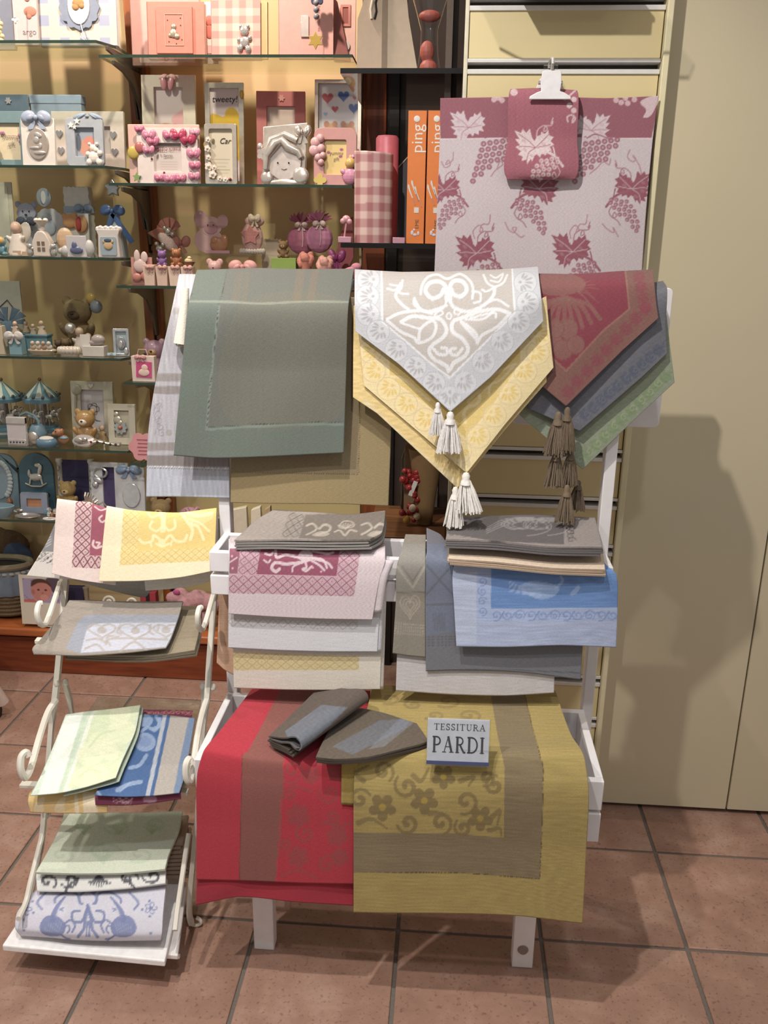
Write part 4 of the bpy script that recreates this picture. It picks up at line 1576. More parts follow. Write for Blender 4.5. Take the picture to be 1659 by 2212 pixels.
def layers(parent, rows, n, dz, h, name='fold_layer', dy=0.0, seed=0, shrink=0.0, thick=0.004):
    """the folded layers lying under the uppermost one"""
    Gn = net(rows)
    for k in range(1, n + 1):
        H = Gn.copy()
        H[..., 2] -= dz * k
        H[..., 1] += dy * k
        g = np.random.default_rng(seed + k)
        H[:, -1, 0] += g.uniform(-0.004, 0.004) - shrink * k
        H[:, 0, 0] += g.uniform(-0.003, 0.003)
        sheet(name, None, plain(h, 0.03, k), parent, H, step=9, thick=thick, seed=seed + k, wob=0.001)


def p_m1(x, y, u, v):
    p = Paint(x, y, '#99908a')
    p.poly(C6((795, 190), (1430, 160), (1430, 420), (740, 370)), '#756d66')
    p.lattice(C6((670, 165), (795, 195), (735, 365), (600, 360)), '#5f5852', 17, 0.85)
    L = '#b0a69c'
    for dx, m in ((0, 1), (430, -1)):
        p.stroke(C6((800 + dx, 270), (850 + dx, 255), (880 + dx, 290), (840 + dx, 320), (800 + dx, 340)), 4, L, 0.9)
        p.stroke(C6((900 + dx, 290), (940 + dx, 260), (985 + dx, 275), (975 + dx, 310), (920 + dx, 330), (880 + dx, 345)), 5, L, 0.9)
        p.poly(C6((850 + dx, 335), (920 + dx, 310), (980 + dx, 335), (940 + dx, 358), (860 + dx, 355)), L, 0.8, True)
    for a in range(-3, 4):
        p.stroke(C6((1105, 300), (1105 + a * 14, 275 - abs(a)), (1105 + a * 20, 250 + abs(a) * 5)), 2.2, L, 0.9)
    p.stroke(C6((1050, 275), (1080, 240), (1110, 232), (1150, 240), (1175, 270), (1140, 290), (1070, 290), (1050, 275)), 2.5, L, 0.9)
    p.stroke(C6((1020, 320), (1060, 310), (1100, 350), (1140, 310), (1190, 320)), 4, L, 0.9)
    p.speckle(0.05, 51, 0.4, 0.4)
    return p


m1 = [[(592, 1100, 1.765), (660, 1106, 1.765), (750, 1110, 1.765), (832, 1103, 1.765)],
      [(560, 1118, 1.74), (645, 1125, 1.74), (740, 1126, 1.74), (832, 1112, 1.745)],
      [(528, 1148, 1.68), (620, 1152, 1.67), (720, 1156, 1.67), (824, 1150, 1.68)],
      [(506, 1166, 1.632), (600, 1164, 1.626), (700, 1166, 1.625), (800, 1164, 1.628)]]
o = sheet('napkin', m1, p_m1, wob=0.0015, seed=51, thick=0.004)
tag(o, 'thick grey-brown napkin with pale swans, folded on top of the pink one', 'napkin', G_MID)
layers(o, m1, 3, 0.006, '#8d8986', seed=52)


def p_m2(x, y, u, v):
    p = Paint(x, y, '#cfc2c6')
    R = '#8f5b6a'
    p.poly(C6((195, 450), (1220, 455), (1170, 825), (195, 795)), '#c5aab4')
    p.lattice(C6((290, 450), (450, 455), (410, 660), (265, 650)), R, 20, 0.9)
    p.lattice(C6((195, 655), (1040, 672), (1030, 820), (195, 797)), R, 21, 0.9)
    p.lattice(C6((1055, 470), (1222, 475), (1172, 826), (1030, 822)), R, 20, 0.9)
    p.poly(C6((195, 450), (285, 450), (262, 645), (195, 645)), R, 0.9)
    p.poly(C6((445, 450), (1060, 455), (1035, 665), (412, 652)), '#92566a')
    L = '#d6c4ca'
    p.poly(C6((735, 520), (760, 470), (820, 455), (850, 500), (835, 545), (780, 555)), L, 0.95, True)
    for pts, w in (([(740, 520), (640, 500), (570, 520), (560, 460)], 6), ([(760, 560), (640, 570), (560, 560), (530, 600), (560, 630), (590, 610)], 7), ([(790, 550), (800, 600), (770, 610), (800, 625), (840, 590)], 5), ([(850, 470), (960, 490), (1010, 480)], 5), ([(845, 520), (930, 540), (960, 600)], 5), ([(850, 530), (960, 560), (1000, 600)], 5), ([(840, 545), (900, 580), (940, 620)], 5), ([(780, 555), (700, 590), (690, 630)], 4), ([(480, 490), (520, 500), (540, 480)], 5), ([(200, 560), (260, 520)], 3), ([(470, 540), (500, 560), (520, 540)], 4)):
        p.stroke(C6(*pts), w, L, 0.95)
    for q in ((220, 510), (850, 600), (915, 630), (225, 605)):
        p.disc(C6(q), 2.4, '#e0a8b8', 1)
    p.speckle(0.04, 53, 0.4, 0.5)
    return p


def p_m3(x, y, u, v):
    p = Paint(x, y, '#d3d3d8')
    p.lattice(C6((190, 985), (1205, 1020), (1198, 1085), (190, 1055)), '#aaa29a', 21, 0.8, rows=1)
    p.poly(C6((190, 960), (1205, 990), (1205, 1030), (190, 1000)), '#bdb6b1', 0.5)
    p.speckle(0.02, 54, 0.05, 0.6)
    return p


def p_m4(x, y, u, v):
    p = Paint(x, y, '#d8d1c6')
    p.poly(C6((222, 1255), (1212, 1290), (1210, 1398), (225, 1398)), '#d6c79c')
    p.lattice(C6((222, 1260), (1212, 1290), (1210, 1396), (225, 1396)), '#b3a174', 21, 0.85, rows=2)
    p.speckle(0.02, 55, 0.05, 0.6)
    return p


def drape(name, L0, R0, L1, R1, Y0, Y1, paint, label, group, cat='napkin', seed=0, mids=None, top=None, extra=None, exc=None, **kw):
    """a napkin laid over the tray edge: ridge L0..R0, hem L1..R1"""
    def row(a, b_, Y, sag=0.0):
        return [(a[0] + (b_[0] - a[0]) * t, a[1] + (b_[1] - a[1]) * t + sag * math.sin(math.pi * t), Y) for t in (0, 0.33, 0.67, 1)]
    rows = []
    xs4 = [L0[0] + (R0[0] - L0[0]) * t for t in (0, 0.33, 0.67, 1)]
    if top:                       # (depth of the back edge, height on the pile)
        rows.append([(x_, None, top[0], top[1]) for x_ in xs4])
        rows.append([(x_, None, Y0 + 0.003, top[1]) for x_ in xs4])
        rows.append([(x_, None, Y0, top[1] - 0.006) for x_ in xs4])
    else:
        rows.append(row(L0, R0, Y0))
    rows += [row((L0[0] * 0.6 + L1[0] * 0.4, L0[1] * 0.6 + L1[1] * 0.4), (R0[0] * 0.6 + R1[0] * 0.4, R0[1] * 0.6 + R1[1] * 0.4), Y0 * 0.4 + Y1 * 0.6), row(L1, R1, Y1, 3)]
    o = sheet(name, rows, paint, seed=seed, **kw)
    tag(o, label, cat, group)
    if extra:
        n, dx, dy_, dY = extra
        for k in range(1, n + 1):
            rr = [[(q[0] + dx * k, (q[1] + dy_ * k) if (q[1] is not None and i > 0) else q[1], q[2] + dY * k) + tuple(q[3:]) for q in r] for i, r in enumerate(rows[-3:])]
            sheet('fold_layer', rr, plain(exc or '#cccccc', 0.03, k), o, step=8, seed=seed + k, wob=0.0003)
    return o


drape('napkin', (496, 1182), (832, 1188), (494, 1326), (804, 1339), 1.6310, 1.619, p_m2, 'pink napkin with burgundy diamond border and a pale phoenix, on the middle tray', G_MID, seed=61, top=(1.72, 0.9345), extra=(1, 20, -14, 0.0025), exc='#cdc3c8', step=1.45, wob=0.0006)
drape('napkin', (494, 1200), (826, 1206), (493, 1399), (815, 1408), 1.6375, 1.6310, p_m3, 'silver white napkin with a thin diamond band hanging below the pink one', G_MID, seed=62, top=(1.72, 0.9305), extra=(1, 8, 2, 0.0022), exc='#cfcfd6', step=1.6, wob=0.0004)
drape('napkin', (500, 1215), (830, 1220), (505, 1486), (821, 1489), 1.6455, 1.6400, p_m4, 'cream napkin with a pale yellow diamond band, lowest of the pink one\'s pile', G_MID, seed=63, top=(1.72, 0.9270), extra=(1, 7, 0, 0.0022), exc='#d2cac6', step=1.6, wob=0.0004)
o = drape('napkin', (474, 1280), (506, 1280), (468, 1432), (512, 1462), 1.712, 1.708, plain('#c9a68c', 0.06, 3), 'salmon napkin edge peeping out beside the stand post', G_MID, seed=64, top=(1.74, 0.8265))


# right pile
def p_m6(x, y, u, v):
    p = Paint(x, y, '#8b8380')
    p.poly(C7((415, 150), (1140, 150), (1140, 330), (700, 310), (420, 265)), '#5d595a')
    L = '#8f8b8a'
    for q, r in (((880, 215), 34), ((1010, 215), 30)):
        c = C7(q)
        for k in range(4):
            p.stroke(spiral(c, r * 0.2 + k * 5, r * 0.35 + k * 8, k, 0.75, 16, 2.0, 0.62), 2.2, L, 0.8)
    for k in range(4):
        p.stroke(C7((660, 230 + k * 12), (760, 180 + k * 14), (900, 165 + k * 6), (1010, 180)), 2, L, 0.7)
    for k in range(6):
        p.stroke(spiral(C7((1185, 180 + k * 25)), 1, 9, k, 1.2, 12, 1.2, 0.7), 2, '#4f4b4a', 0.8)
    for k in range(9):
        p.stroke(spiral(C7((450 + k * 70, 272 + k * 4)), 1, 8, k, 1.1, 12, 1.4, 0.45), 1.7, '#5a5452', 0.8)
    p.speckle(0.05, 71, 0.4, 0.5)
    return p


G_MR = 'folded linen on the middle tray beside the wall panel'
m6 = [[(975, 1116, 1.765), (1080, 1113, 1.765), (1190, 1113, 1.765), (1285, 1118, 1.765)],
      [(968, 1140, 1.708), (1075, 1142, 1.706), (1190, 1148, 1.70), (1294, 1150, 1.70)],
      [(963, 1164, 1.622), (1070, 1168, 1.614), (1190, 1180, 1.612), (1301, 1182, 1.619)]]
o = sheet('napkin', m6, p_m6, wob=0.0015, seed=71, thick=0.004)
tag(o, 'charcoal grey damask napkin folded flat on top of the beige one', 'napkin', G_MR)
layers(o, m6, 3, 0.005, '#716d6e', seed=72)


def p_m7(x, y, u, v):
    p = Paint(x, y, '#cbb8a4')
    p.speckle(0.03, 73, 0.3, 0.3)
    return p


m7 = [[(975, 1150, 1.765), (1080, 1150, 1.765), (1190, 1155, 1.765), (1290, 1160, 1.765)],
      [(970, 1186, 1.65), (1072, 1192, 1.645), (1190, 1204, 1.645), (1305, 1206, 1.65)],
      [(969, 1206, 1.616), (1070, 1214, 1.608), (1190, 1226, 1.606), (1307, 1230, 1.612)]]
o = sheet('napkin', m7, p_m7, wob=0.0015, seed=73, thick=0.004)
tag(o, 'beige napkin folded flat under the charcoal one', 'napkin', G_MR)
layers(o, m7, 2, 0.0055, '#c3ad96', seed=74)


def p_m8(x, y, u, v):
    p = Paint(x, y, '#a6b1cd')
    p.poly(C7((440, 500), (600, 500), (600, 950), (440, 950)), '#b3bdd4', 0.8)
    p.poly(C7((600, 480), (690, 480), (690, 740), (1480, 725), (1480, 800), (640, 805), (600, 780)), '#9fb0d2', 0.8)
    p.poly(C7((688, 400), (1480, 400), (1480, 720), (688, 730)), '#6c8cc0')
    L = '#a9bbdc'
    p.poly(C7((860, 600), (930, 560), (1040, 570), (1110, 600), (1080, 650), (1000, 672), (930, 650)), L, 0.6, True)
    for k in range(6):
        p.stroke(C7((800, 560 + 12 * k), (900, 600 + 8 * k), (1000, 590 + 14 * k)), 2, L, 0.6)
    p.stroke(C7((1090, 600), (1130, 560), (1120, 530)), 6, L, 0.6)
    p.poly(C7((1175, 640), (1220, 590), (1240, 600), (1210, 640)), L, 0.6, True)
    D = '#7d8fbb'
    for k in range(11):
        c = C7((720 + k * 72, 770))
        p.stroke(spiral(c, 2, 12, k * 2.1, 1.3, 18), 2.6, D, 0.85)
        p.stroke([(c[0] + 8, c[1] + 8), (c[0] + 16, c[1] - 6), (c[0] + 24, c[1] + 2)], 2.2, D, 0.8)
    for k in range(4):
        p.stroke(spiral(C7((635, 560 + k * 62)), 2, 10, k * 2, 1.3, 16), 2.6, D, 0.85)
    p.speckle(0.06, 75, 0.03, 0.9)
    return p


o = sheet('napkin', [
    [(985, None, 1.70, 0.9322), (1090, None, 1.70, 0.9322), (1200, None, 1.70, 0.9322), (1300, None, 1.70, 0.9322)],
    [(982, None, 1.6385, 0.9315), (1090, None, 1.6385, 0.9315), (1202, None, 1.6385, 0.9315), (1312, None, 1.6385, 0.9315)],
    [(978, 1238, 1.631), (1090, 1240, 1.631), (1205, 1240, 1.631), (1328, 1236, 1.632)],
    [(981, 1310, 1.626), (1092, 1312, 1.624), (1210, 1312, 1.624), (1334, 1312, 1.627)],
    [(986, 1397, 1.620), (1095, 1398, 1.617), (1212, 1394, 1.617), (1331, 1399, 1.622)]], p_m8, wob=0.0008, seed=75)
tag(o, 'sky blue linen napkin with a curly border and a pale bird, draped over the tray', 'napkin', G_MR)


def p_m9(x, y, u, v):
    p = Paint(x, y, '#75767e')
    p.poly(C7((290, 330), (460, 330), (460, 870), (285, 890)), '#737a8c')
    for pts in ([(290, 460), (450, 640)], [(450, 460), (290, 640)], [(285, 705), (460, 700)]):
        p.stroke(C7(*pts), 5, '#666974', 0.8)
    for r in range(4):
        p.stroke(C7((285, 905 + 17 * r), (475, 900 + 17 * r)), 3, '#5e616b', 0.8, dash=(4, 2.4), smooth=False)
    for k in range(5):
        p.stroke(C7((330 + k * 18, 760), (345 + k * 14, 860)), 4, '#686c78', 0.6)
    p.stroke(C7((290, 1112), (700, 1105), (1245, 1125)), 2.2, '#55555c', 0.7)
    p.speckle(0.03, 76, 0.4, 0.4)
    return p


o = sheet('napkin', [
    [(922, None, 1.76, 0.958), (950, None, 1.76, 0.945), (975, None, 1.72, 0.9292), (1262, None, 1.72, 0.9292)],
    [(921, None, 1.6455, 0.934), (950, None, 1.6455, 0.931), (978, None, 1.6455, 0.9290), (1263, None, 1.6455, 0.9290)],
    [(920, 1210, 1.6425), (955, 1212, 1.6425), (990, 1218, 1.6425), (1264, 1226, 1.6425)],
    [(919, 1300, 1.640), (970, 1300, 1.640), (1060, 1302, 1.640), (1264, 1305, 1.640)],
    [(920, 1450, 1.637), (975, 1448, 1.637), (1080, 1450, 1.637), (1254, 1468, 1.637)]], p_m9, wob=0.0004, seed=77)
tag(o, 'slate grey towel with woven blue panels hanging behind the sky blue napkin', 'towel', G_MR)


def p_m10(x, y, u, v):
    p = Paint(x, y, '#8b857c')
    p.poly(C7((120, 330), (300, 330), (285, 620), (110, 620)), '#8d8a84')
    p.stroke(C7((110, 470), (205, 600), (280, 470)), 5, '#a8a196', 0.8, smooth=False)
    p.stroke(C7((140, 470), (205, 560), (260, 470)), 2.5, '#77716a', 0.8, smooth=False)
    p.stroke(C7((105, 628), (285, 628)), 2, '#6f6a62', 0.8, smooth=False)
    for s in (48, 34, 20):
        c = C7((188, 710))
        hp = [(c[0] + q[0] * 0.75, c[1] - q[1]) for q in heart_pts(0, 0, s * 0.62)]
        p.stroke(hp, 2.6, '#a59d90', 0.85, closed=True)
    for r in range(5):
        p.stroke(C7((90, 812 + 17 * r), (272, 835 + 15 * r)), 3.2, '#a8a096', 0.8, dash=(4.5, 2.6), smooth=False)
    p.speckle(0.03, 78, 0.4, 0.4)
    return p


o = sheet('napkin', [
    [(876, None, 1.76, 0.942), (896, None, 1.76, 0.942), (920, None, 1.76, 0.942)],
    [(862, None, 1.6465, 0.930), (888, None, 1.6465, 0.930), (919, None, 1.6465, 0.930)],
    [(860, 1210, 1.643), (888, 1211, 1.643), (919, 1212, 1.643)],
    [(855, 1300, 1.640), (886, 1302, 1.640), (918.5, 1304, 1.640)],
    [(848, 1411, 1.637), (882, 1417, 1.637), (919, 1420, 1.637)]], p_m10, wob=0.0005, seed=79)
tag(o, 'taupe towel with a woven heart hanging beside the slate grey towel', 'towel', G_MR)
o = sheet('napkin', [
    [(868, None, 1.715, 0.9262), (980, None, 1.715, 0.9262), (1090, None, 1.715, 0.9262), (1202, None, 1.715, 0.9262)],
    [(867, None, 1.6478, 0.9262), (980, None, 1.6478, 0.9262), (1090, None, 1.6478, 0.9262), (1201, None, 1.6478, 0.9262)],
    [(866, 1260, 1.6465), (980, 1260, 1.6465), (1090, 1260, 1.6465), (1200, 1260, 1.6465)],
    [(858, 1400, 1.645), (980, 1400, 1.645), (1090, 1400, 1.645), (1199, 1400, 1.645)],
    [(855, 1492, 1.642), (970, 1500, 1.641), (1090, 1503, 1.641), (1197, 1497, 1.642)]], plain('#c3bfc2', 0.06, 5), wob=0.0003, seed=80)
tag(o, 'off-white linen towel, longest of the towels hanging below the sky blue napkin', 'towel', G_MR)

# ================================================================== BOTTOM TRAY
G_BOT = 'tablecloths spilling over the bottom tray'


def p_red(x, y, u, v):
    p = Paint(x, y, '#ab3945')
    p.poly(C8((365, 50), (510, 50), (380, 300), (365, 600), (345, 790), (205, 780), (215, 300), (240, 285)), '#84544e')
    R2 = '#93484a'
    p.stroke(C8((217, 290), (207, 780)), 1.3, '#6a2d2e', 0.7, smooth=False)
    p.stroke(C8((378, 300), (347, 785)), 1.5, '#c43a48', 0.8, smooth=False)
    for q, r in (((430, 530), 26), ((580, 610), 24), ((430, 690), 24), ((590, 690), 20), ((480, 380), 20), ((575, 370), 20)):
        flower(p, C8(q), r, R2, 6, 0.75)
    for q, r, a in (((410, 360), 26, 0), ((550, 450), 24, 2), ((460, 600), 26, 3.5), ((560, 540), 18, 1), ((540, 720), 24, 5), ((380, 640), 16, 2), ((400, 450), 17, 4)):
        p.stroke(spiral(C8(q), 4, r * 0.95, a, 1.25, 20), 9, R2, 0.7, w2=5)
    for pts in ([(385, 400), (430, 420), (480, 440)], [(500, 340), (560, 330), (590, 345)], [(520, 560), (590, 570), (630, 560)], [(370, 760), (430, 740), (500, 770)]):
        p.stroke(C8(*pts), 7, R2, 0.6)
    p.speckle(0.03, 81, 0.4, 0.4)
    return p


rd = sheet('tablecloth', [
    [(545, 1488, 1.715), (640, 1488, 1.715), (720, 1490, 1.715), (800, 1492, 1.715)],
    [(470, 1585, 1.52), (580, 1600, 1.52), (690, 1610, 1.52), (790, 1612, 1.52)],
    [(440, 1622, 1.475), (545, 1640, 1.47), (660, 1650, 1.47), (775, 1650, 1.47)],
    [(428, 1660, 1.462), (540, 1680, 1.46), (655, 1690, 1.46), (768, 1690, 1.46)],
    [(424, 1790, 1.455), (538, 1795, 1.453), (652, 1800, 1.453), (766, 1800, 1.453)],
    [(424, 1900, 1.45), (538, 1903, 1.448), (652, 1907, 1.448), (764, 1910, 1.448)]], p_red, wob=0.002, seed=81)
tag(rd, 'bright red tablecloth with a brownish band and tone-on-tone flowers', 'tablecloth', G_BOT)
sheet('lower_fold', [
    [(426, 1860, 1.458), (540, 1860, 1.458), (655, 1860, 1.458), (766, 1860, 1.458)],
    [(424, 1953, 1.455), (513, 1939, 1.450), (627, 1947, 1.450), (764, 1957, 1.453)]], plain('#9c323f', 0.04, 4), rd, wob=0.003, seed=82)


def p_gold(x, y, u, v):
    p = Paint(x, y, '#a08e5a')
    B1 = '#7f7158'
    p.poly(C8((1160, 40), (1290, 40), (1330, 220), (1365, 350), (1362, 560), (1352, 775), (1000, 750), (640, 748), (640, 595), (1000, 600), (1215, 620), (1218, 350), (1190, 220)), B1)
    p.stroke(C8((640, 748), (1000, 750), (1352, 775), (1362, 560), (1366, 350), (1330, 220), (1292, 60)), 1.6, '#4d3f26', 0.85, smooth=False, dash=(3, 2))
    M = '#7d6d4a'
    for q, r in (((752, 500), 30), ((912, 475), 30), ((1125, 545), 28), ((985, 385), 26)):
        flower(p, C8(q), r, M, 5, 0.95, '#a08a48')
    for q, r, a in (((755, 365), 24, 0), ((845, 420), 28, 3), ((1070, 480), 28, 1), ((665, 470), 24, 5), ((850, 560), 24, 2), ((975, 560), 26, 0.5), ((1180, 420), 22, 4), ((1060, 580), 20, 3), ((1150, 390), 18, 1)):
        p.stroke(spiral(C8(q), 4, r, a, 1.15, 20), 11, M, 0.85, w2=6)
    for pts in ([(660, 560), (710, 545), (770, 580)], [(930, 520), (980, 525), (1000, 545)], [(1050, 400), (1100, 385), (1080, 420)], [(1170, 540), (1200, 515), (1190, 570)], [(1160, 590), (1200, 585), (1205, 610)], [(870, 380), (900, 400), (930, 350)], [(680, 400), (650, 370), (700, 340)]):
        p.stroke(C8(*pts), 12, M, 0.8, w2=4)
    for q, r in (((780, 90), 18), ((1000, 95), 24), ((1080, 150), 20), ((950, 150), 18), ((870, 110), 16)):
        p.stroke(spiral(C8(q), 3, r, q[0], 1.2, 18, 1.3, 0.6), 6, M, 0.5)
    p.speckle(0.07, 83, 0.03, 0.9)
    return p


gd = sheet('tablecloth', [
    [(805, 1482, 1.715), (940, 1484, 1.715), (1080, 1488, 1.715), (1199, 1492, 1.715)],
    [(780, 1585, 1.54), (930, 1588, 1.54), (1085, 1590, 1.54), (1236, 1592, 1.545)],
    [(768, 1630, 1.468), (925, 1632, 1.466), (1085, 1634, 1.466), (1262, 1636, 1.472)],
    [(765, 1680, 1.448), (925, 1682, 1.446), (1090, 1684, 1.446), (1270, 1686, 1.45)],
    [(764, 1830, 1.44), (930, 1832, 1.438), (1100, 1836, 1.438), (1266, 1844, 1.44)],
    [(764, 1970, 1.434), (950, 1974, 1.43), (1130, 1980, 1.43), (1258, 1994, 1.428)]], p_gold, wob=0.002, seed=84, maxn=260)
tag(gd, 'mustard gold tablecloth with a taupe band and scrolling flowers', 'tablecloth', G_BOT)
sheet('under_fold', [[(738, 1625, 1.4585), (755, 1625, 1.4585), (775, 1625, 1.4585)], [(737, 1738, 1.4515), (755, 1739, 1.4515), (775, 1740, 1.4515)]], plain('#9a864c', 0.05, 6), gd, step=6)


# brown napkins on the red cloth -------------------------------------------
def p_br(x, y, u, v):
    p = Paint(x, y, '#5c524b')
    p.poly(C8((380, 210), (520, 110), (620, 120), (560, 180), (440, 290), (400, 260)), '#6f7886', 0.75)
    p.speckle(0.06, 85, 0.3, 0.4)
    return p


def p_br2(x, y, u, v):
    p = Paint(x, y, '#5f564c')
    p.poly(C8((560, 270), (740, 170), (860, 160), (840, 200), (640, 300)), '#6a7280', 0.6)
    p.poly(C8((830, 150), (880, 170), (760, 270), (700, 280)), '#7d8490', 0.5)
    p.speckle(0.06, 86, 0.3, 0.4)
    return p


G_BR = 'brown and blue napkins dropped on the red tablecloth'
YS = lambda y: float(np.interp(y, [1485, 1590, 1632, 1690], [1.715, 1.53, 1.462, 1.444]))


def lift(rows, off):
    return [[(x_, y_, YS(y_) - off - e) for (x_, y_, e) in r] for r in rows]


flat = lift([[(716, 1548, 0), (760, 1530, 0), (830, 1540, 0), (900, 1562, 0)],
             [(708, 1580, 0), (770, 1574, 0), (850, 1578, 0), (918, 1590, 0)],
             [(692, 1612, 0), (740, 1616, 0), (825, 1612, 0), (922, 1602, 0)],
             [(682, 1636, 0), (720, 1640, 0), (800, 1634, 0), (905, 1608, 0)]], 0.026)
o = sheet('napkin', flat, p_br2, wob=0.001, seed=86, thick=0.004)
tag(o, 'brown napkin with a blue stripe spread out flat beside the folded one', 'napkin', G_BR)
layers(o, flat, 2, 0.004, '#4a423a', seed=87)
A0, A1 = on_y(636, 1634, 1.452), on_y(780, 1530, 1.606)
ax = (A1 - A0)
wd_ = np.array([-ax[1], ax[0], 0.0])
wd_ /= np.linalg.norm(wd_)
if wd_[0] > 0:
    wd_ = -wd_
prof = [(-1.0, 0.004), (-0.8, 0.010), (-0.55, 0.016), (-0.3, 0.024), (-0.1, 0.033), (0.10, 0.037), (0.22, 0.030), (0.25, 0.020), (0.18, 0.010), (0.0, 0.007), (-0.15, 0.013), (-0.3, 0.010), (-0.5, 0.004), (-0.9, -0.001)]
rowsN = []
for (w_, h_) in prof:
    r_ = []
    for tt in (0.0, 0.33, 0.67, 1.0):
        sc_w = (0.075 + 0.04 * tt) if w_ < 0 else 0.085
        r_.append(A0 + ax * tt + wd_ * (-w_ * sc_w if False else abs(w_) * sc_w * (1 if w_ < 0 else -1)) + np.array([0, 0, h_ + 0.009]))
    rowsN.append(r_)
o = sheet('napkin', None, p_br, None, np.array(rowsN), wob=0.0006, seed=88, thick=0.003, step=2.5)
tag(o, 'brown napkin with a pale blue stripe folded over on itself on the red cloth', 'napkin', G_BR)
for k in range(3):
    rr_ = []
    for (w_, h_) in ((-1.0, 0.0), (-0.6, 0.004), (-0.2, 0.003)):
        rr_.append([A0 + ax * tt + wd_ * (abs(w_) * (0.078 + 0.04 * tt) - 0.006 * k) + np.array([0, 0, h_ + 0.003 - 0.004 * k]) for tt in (0.0, 0.5, 1.0)])
    sheet('fold_layer', None, plain('#4a423a', 0.03, k), o, np.array(rr_), step=7, thick=0.003)

# acrylic sign -------------------------------------------------------------
sg = empty('price_sign', tuple(on_y(988, 1664, 1.433)))
tag(sg, 'small clear acrylic stand with a white printed card reading PARDI on the gold cloth', 'sign')
S = 1.62 / FPX
tilt = TR((0, 0, 0), (-0.18, 0, 0.03))
cb = B()
cb.add([(-68 * S, 0.001, 12 * S), (67 * S, 0.001, 12 * S), (67 * S, 0.001, 116 * S), (-68 * S, 0.001, 116 * S), (-68 * S, 0.003, 12 * S), (67 * S, 0.003, 12 * S), (67 * S, 0.003, 116 * S), (-68 * S, 0.003, 116 * S)],
       [(0, 1, 2, 3), (7, 6, 5, 4), (0, 4, 5, 1), (1, 5, 6, 2), (2, 6, 7, 3), (3, 7, 4, 0)], tilt)
mesh_obj('card', cb, mat('#d9dbe4', 0.4), sg)
b = B().box((0, 0, 0), (137 * S, 0.002, 8 * S))
bar = mesh_obj('card_band', b, mat('#3f4a86', 0.4), sg)
bar.matrix_local = tilt @ Matrix.Translation((0, 0.0004, 16 * S))
b = B().box((0, 0, 0), (139 * S, 0.0015, 108 * S))
fr = mesh_obj('acrylic_front', b, CLEAR(), sg)
fr.matrix_local = tilt @ Matrix.Translation((0, -0.002, 64 * S))
b = B().box((0, 0.033, 0.0395), (136 * S, 0.05, 0.0015))
mesh_obj('acrylic_foot', b, CLEAR(), sg)


def arc(cx, cz, rx, rz, a0, a1, n=14):
    return [(cx + rx * math.cos(math.radians(a0 + (a1 - a0) * k / n)), cz + rz * math.sin(math.radians(a0 + (a1 - a0) * k / n))) for k in range(n + 1)]


THK, THN = 0.13, 0.045          # thick and thin strokes of a roman capital
GLYPH = {
    'T': (0.78, [([(0.39, 0), (0.39, 1)], THK), ([(0.04, 0.975), (0.74, 0.975)], THN), ([(0.05, 0.82), (0.05, 1)], THN), ([(0.73, 0.82), (0.73, 1)], THN), ([(0.24, 0.02), (0.54, 0.02)], THN)]),
    'E': (0.68, [([(0.16, 0), (0.16, 1)], THK), ([(0.05, 0.02), (0.6, 0.02)], THN), ([(0.05, 0.98), (0.58, 0.98)], THN), ([(0.16, 0.52), (0.46, 0.52)], THN), ([(0.6, 0), (0.6, 0.2)], THN), ([(0.58, 0.82), (0.58, 1)], THN), ([(0.46, 0.43), (0.46, 0.61)], THN)]),
    'S': (0.6, [([(0.48, 0.8)] + arc(0.28, 0.77, 0.2, 0.21, 20, 200) + [(0.2, 0.58), (0.36, 0.46)] + arc(0.29, 0.24, 0.22, 0.22, 55, -190), 0.09), ([(0.49, 0.76), (0.49, 1)], THN), ([(0.06, 0), (0.06, 0.26)], THN)]),
    'I': (0.36, [([(0.18, 0), (0.18, 1)], THK), ([(0.04, 0.02), (0.32, 0.02)], THN), ([(0.04, 0.98), (0.32, 0.98)], THN)]),
    'U': (0.84, [([(0.18, 1), (0.18, 0.3)] + arc(0.42, 0.3, 0.24, 0.28, 180, 270), THK * 0.85), (arc(0.42, 0.3, 0.26, 0.28, 270, 360) + [(0.68, 1)], THN), ([(0.04, 0.98), (0.32, 0.98)], THN), ([(0.56, 0.98), (0.8, 0.98)], THN)]),
    'R': (0.8, [([(0.17, 0), (0.17, 1)], THK), ([(0.05, 0.02), (0.3, 0.02)], THN), ([(0.05, 0.98), (0.36, 0.98)] + arc(0.36, 0.74, 0.24, 0.23, 90, -90) + [(0.17, 0.51)], 0.07), ([(0.38, 0.5), (0.68, 0.03), (0.8, 0.02)], THK * 0.85)]),
    'A': (0.86, [([(0.43, 1), (0.72, 0.02)], THK), ([(0.43, 0.98), (0.12, 0.02)], THN), ([(0.22, 0.36), (0.62, 0.36)], THN), ([(0.0, 0.02), (0.26, 0.02)], THN), ([(0.56, 0.02), (0.86, 0.02)], THN)]),
    'P': (0.7, [([(0.17, 0), (0.17, 1)], THK), ([(0.05, 0.02), (0.32, 0.02)], THN), ([(0.05, 0.98), (0.36, 0.98)] + arc(0.36, 0.72, 0.27, 0.25, 90, -90) + [(0.17, 0.47)], 0.08)]),
    'D': (0.88, [([(0.17, 0), (0.17, 1)], THK), ([(0.05, 0.98), (0.36, 0.98)] + arc(0.36, 0.5, 0.44, 0.475, 90, -90, 20) + [(0.05, 0.02)], 0.085)]),
}


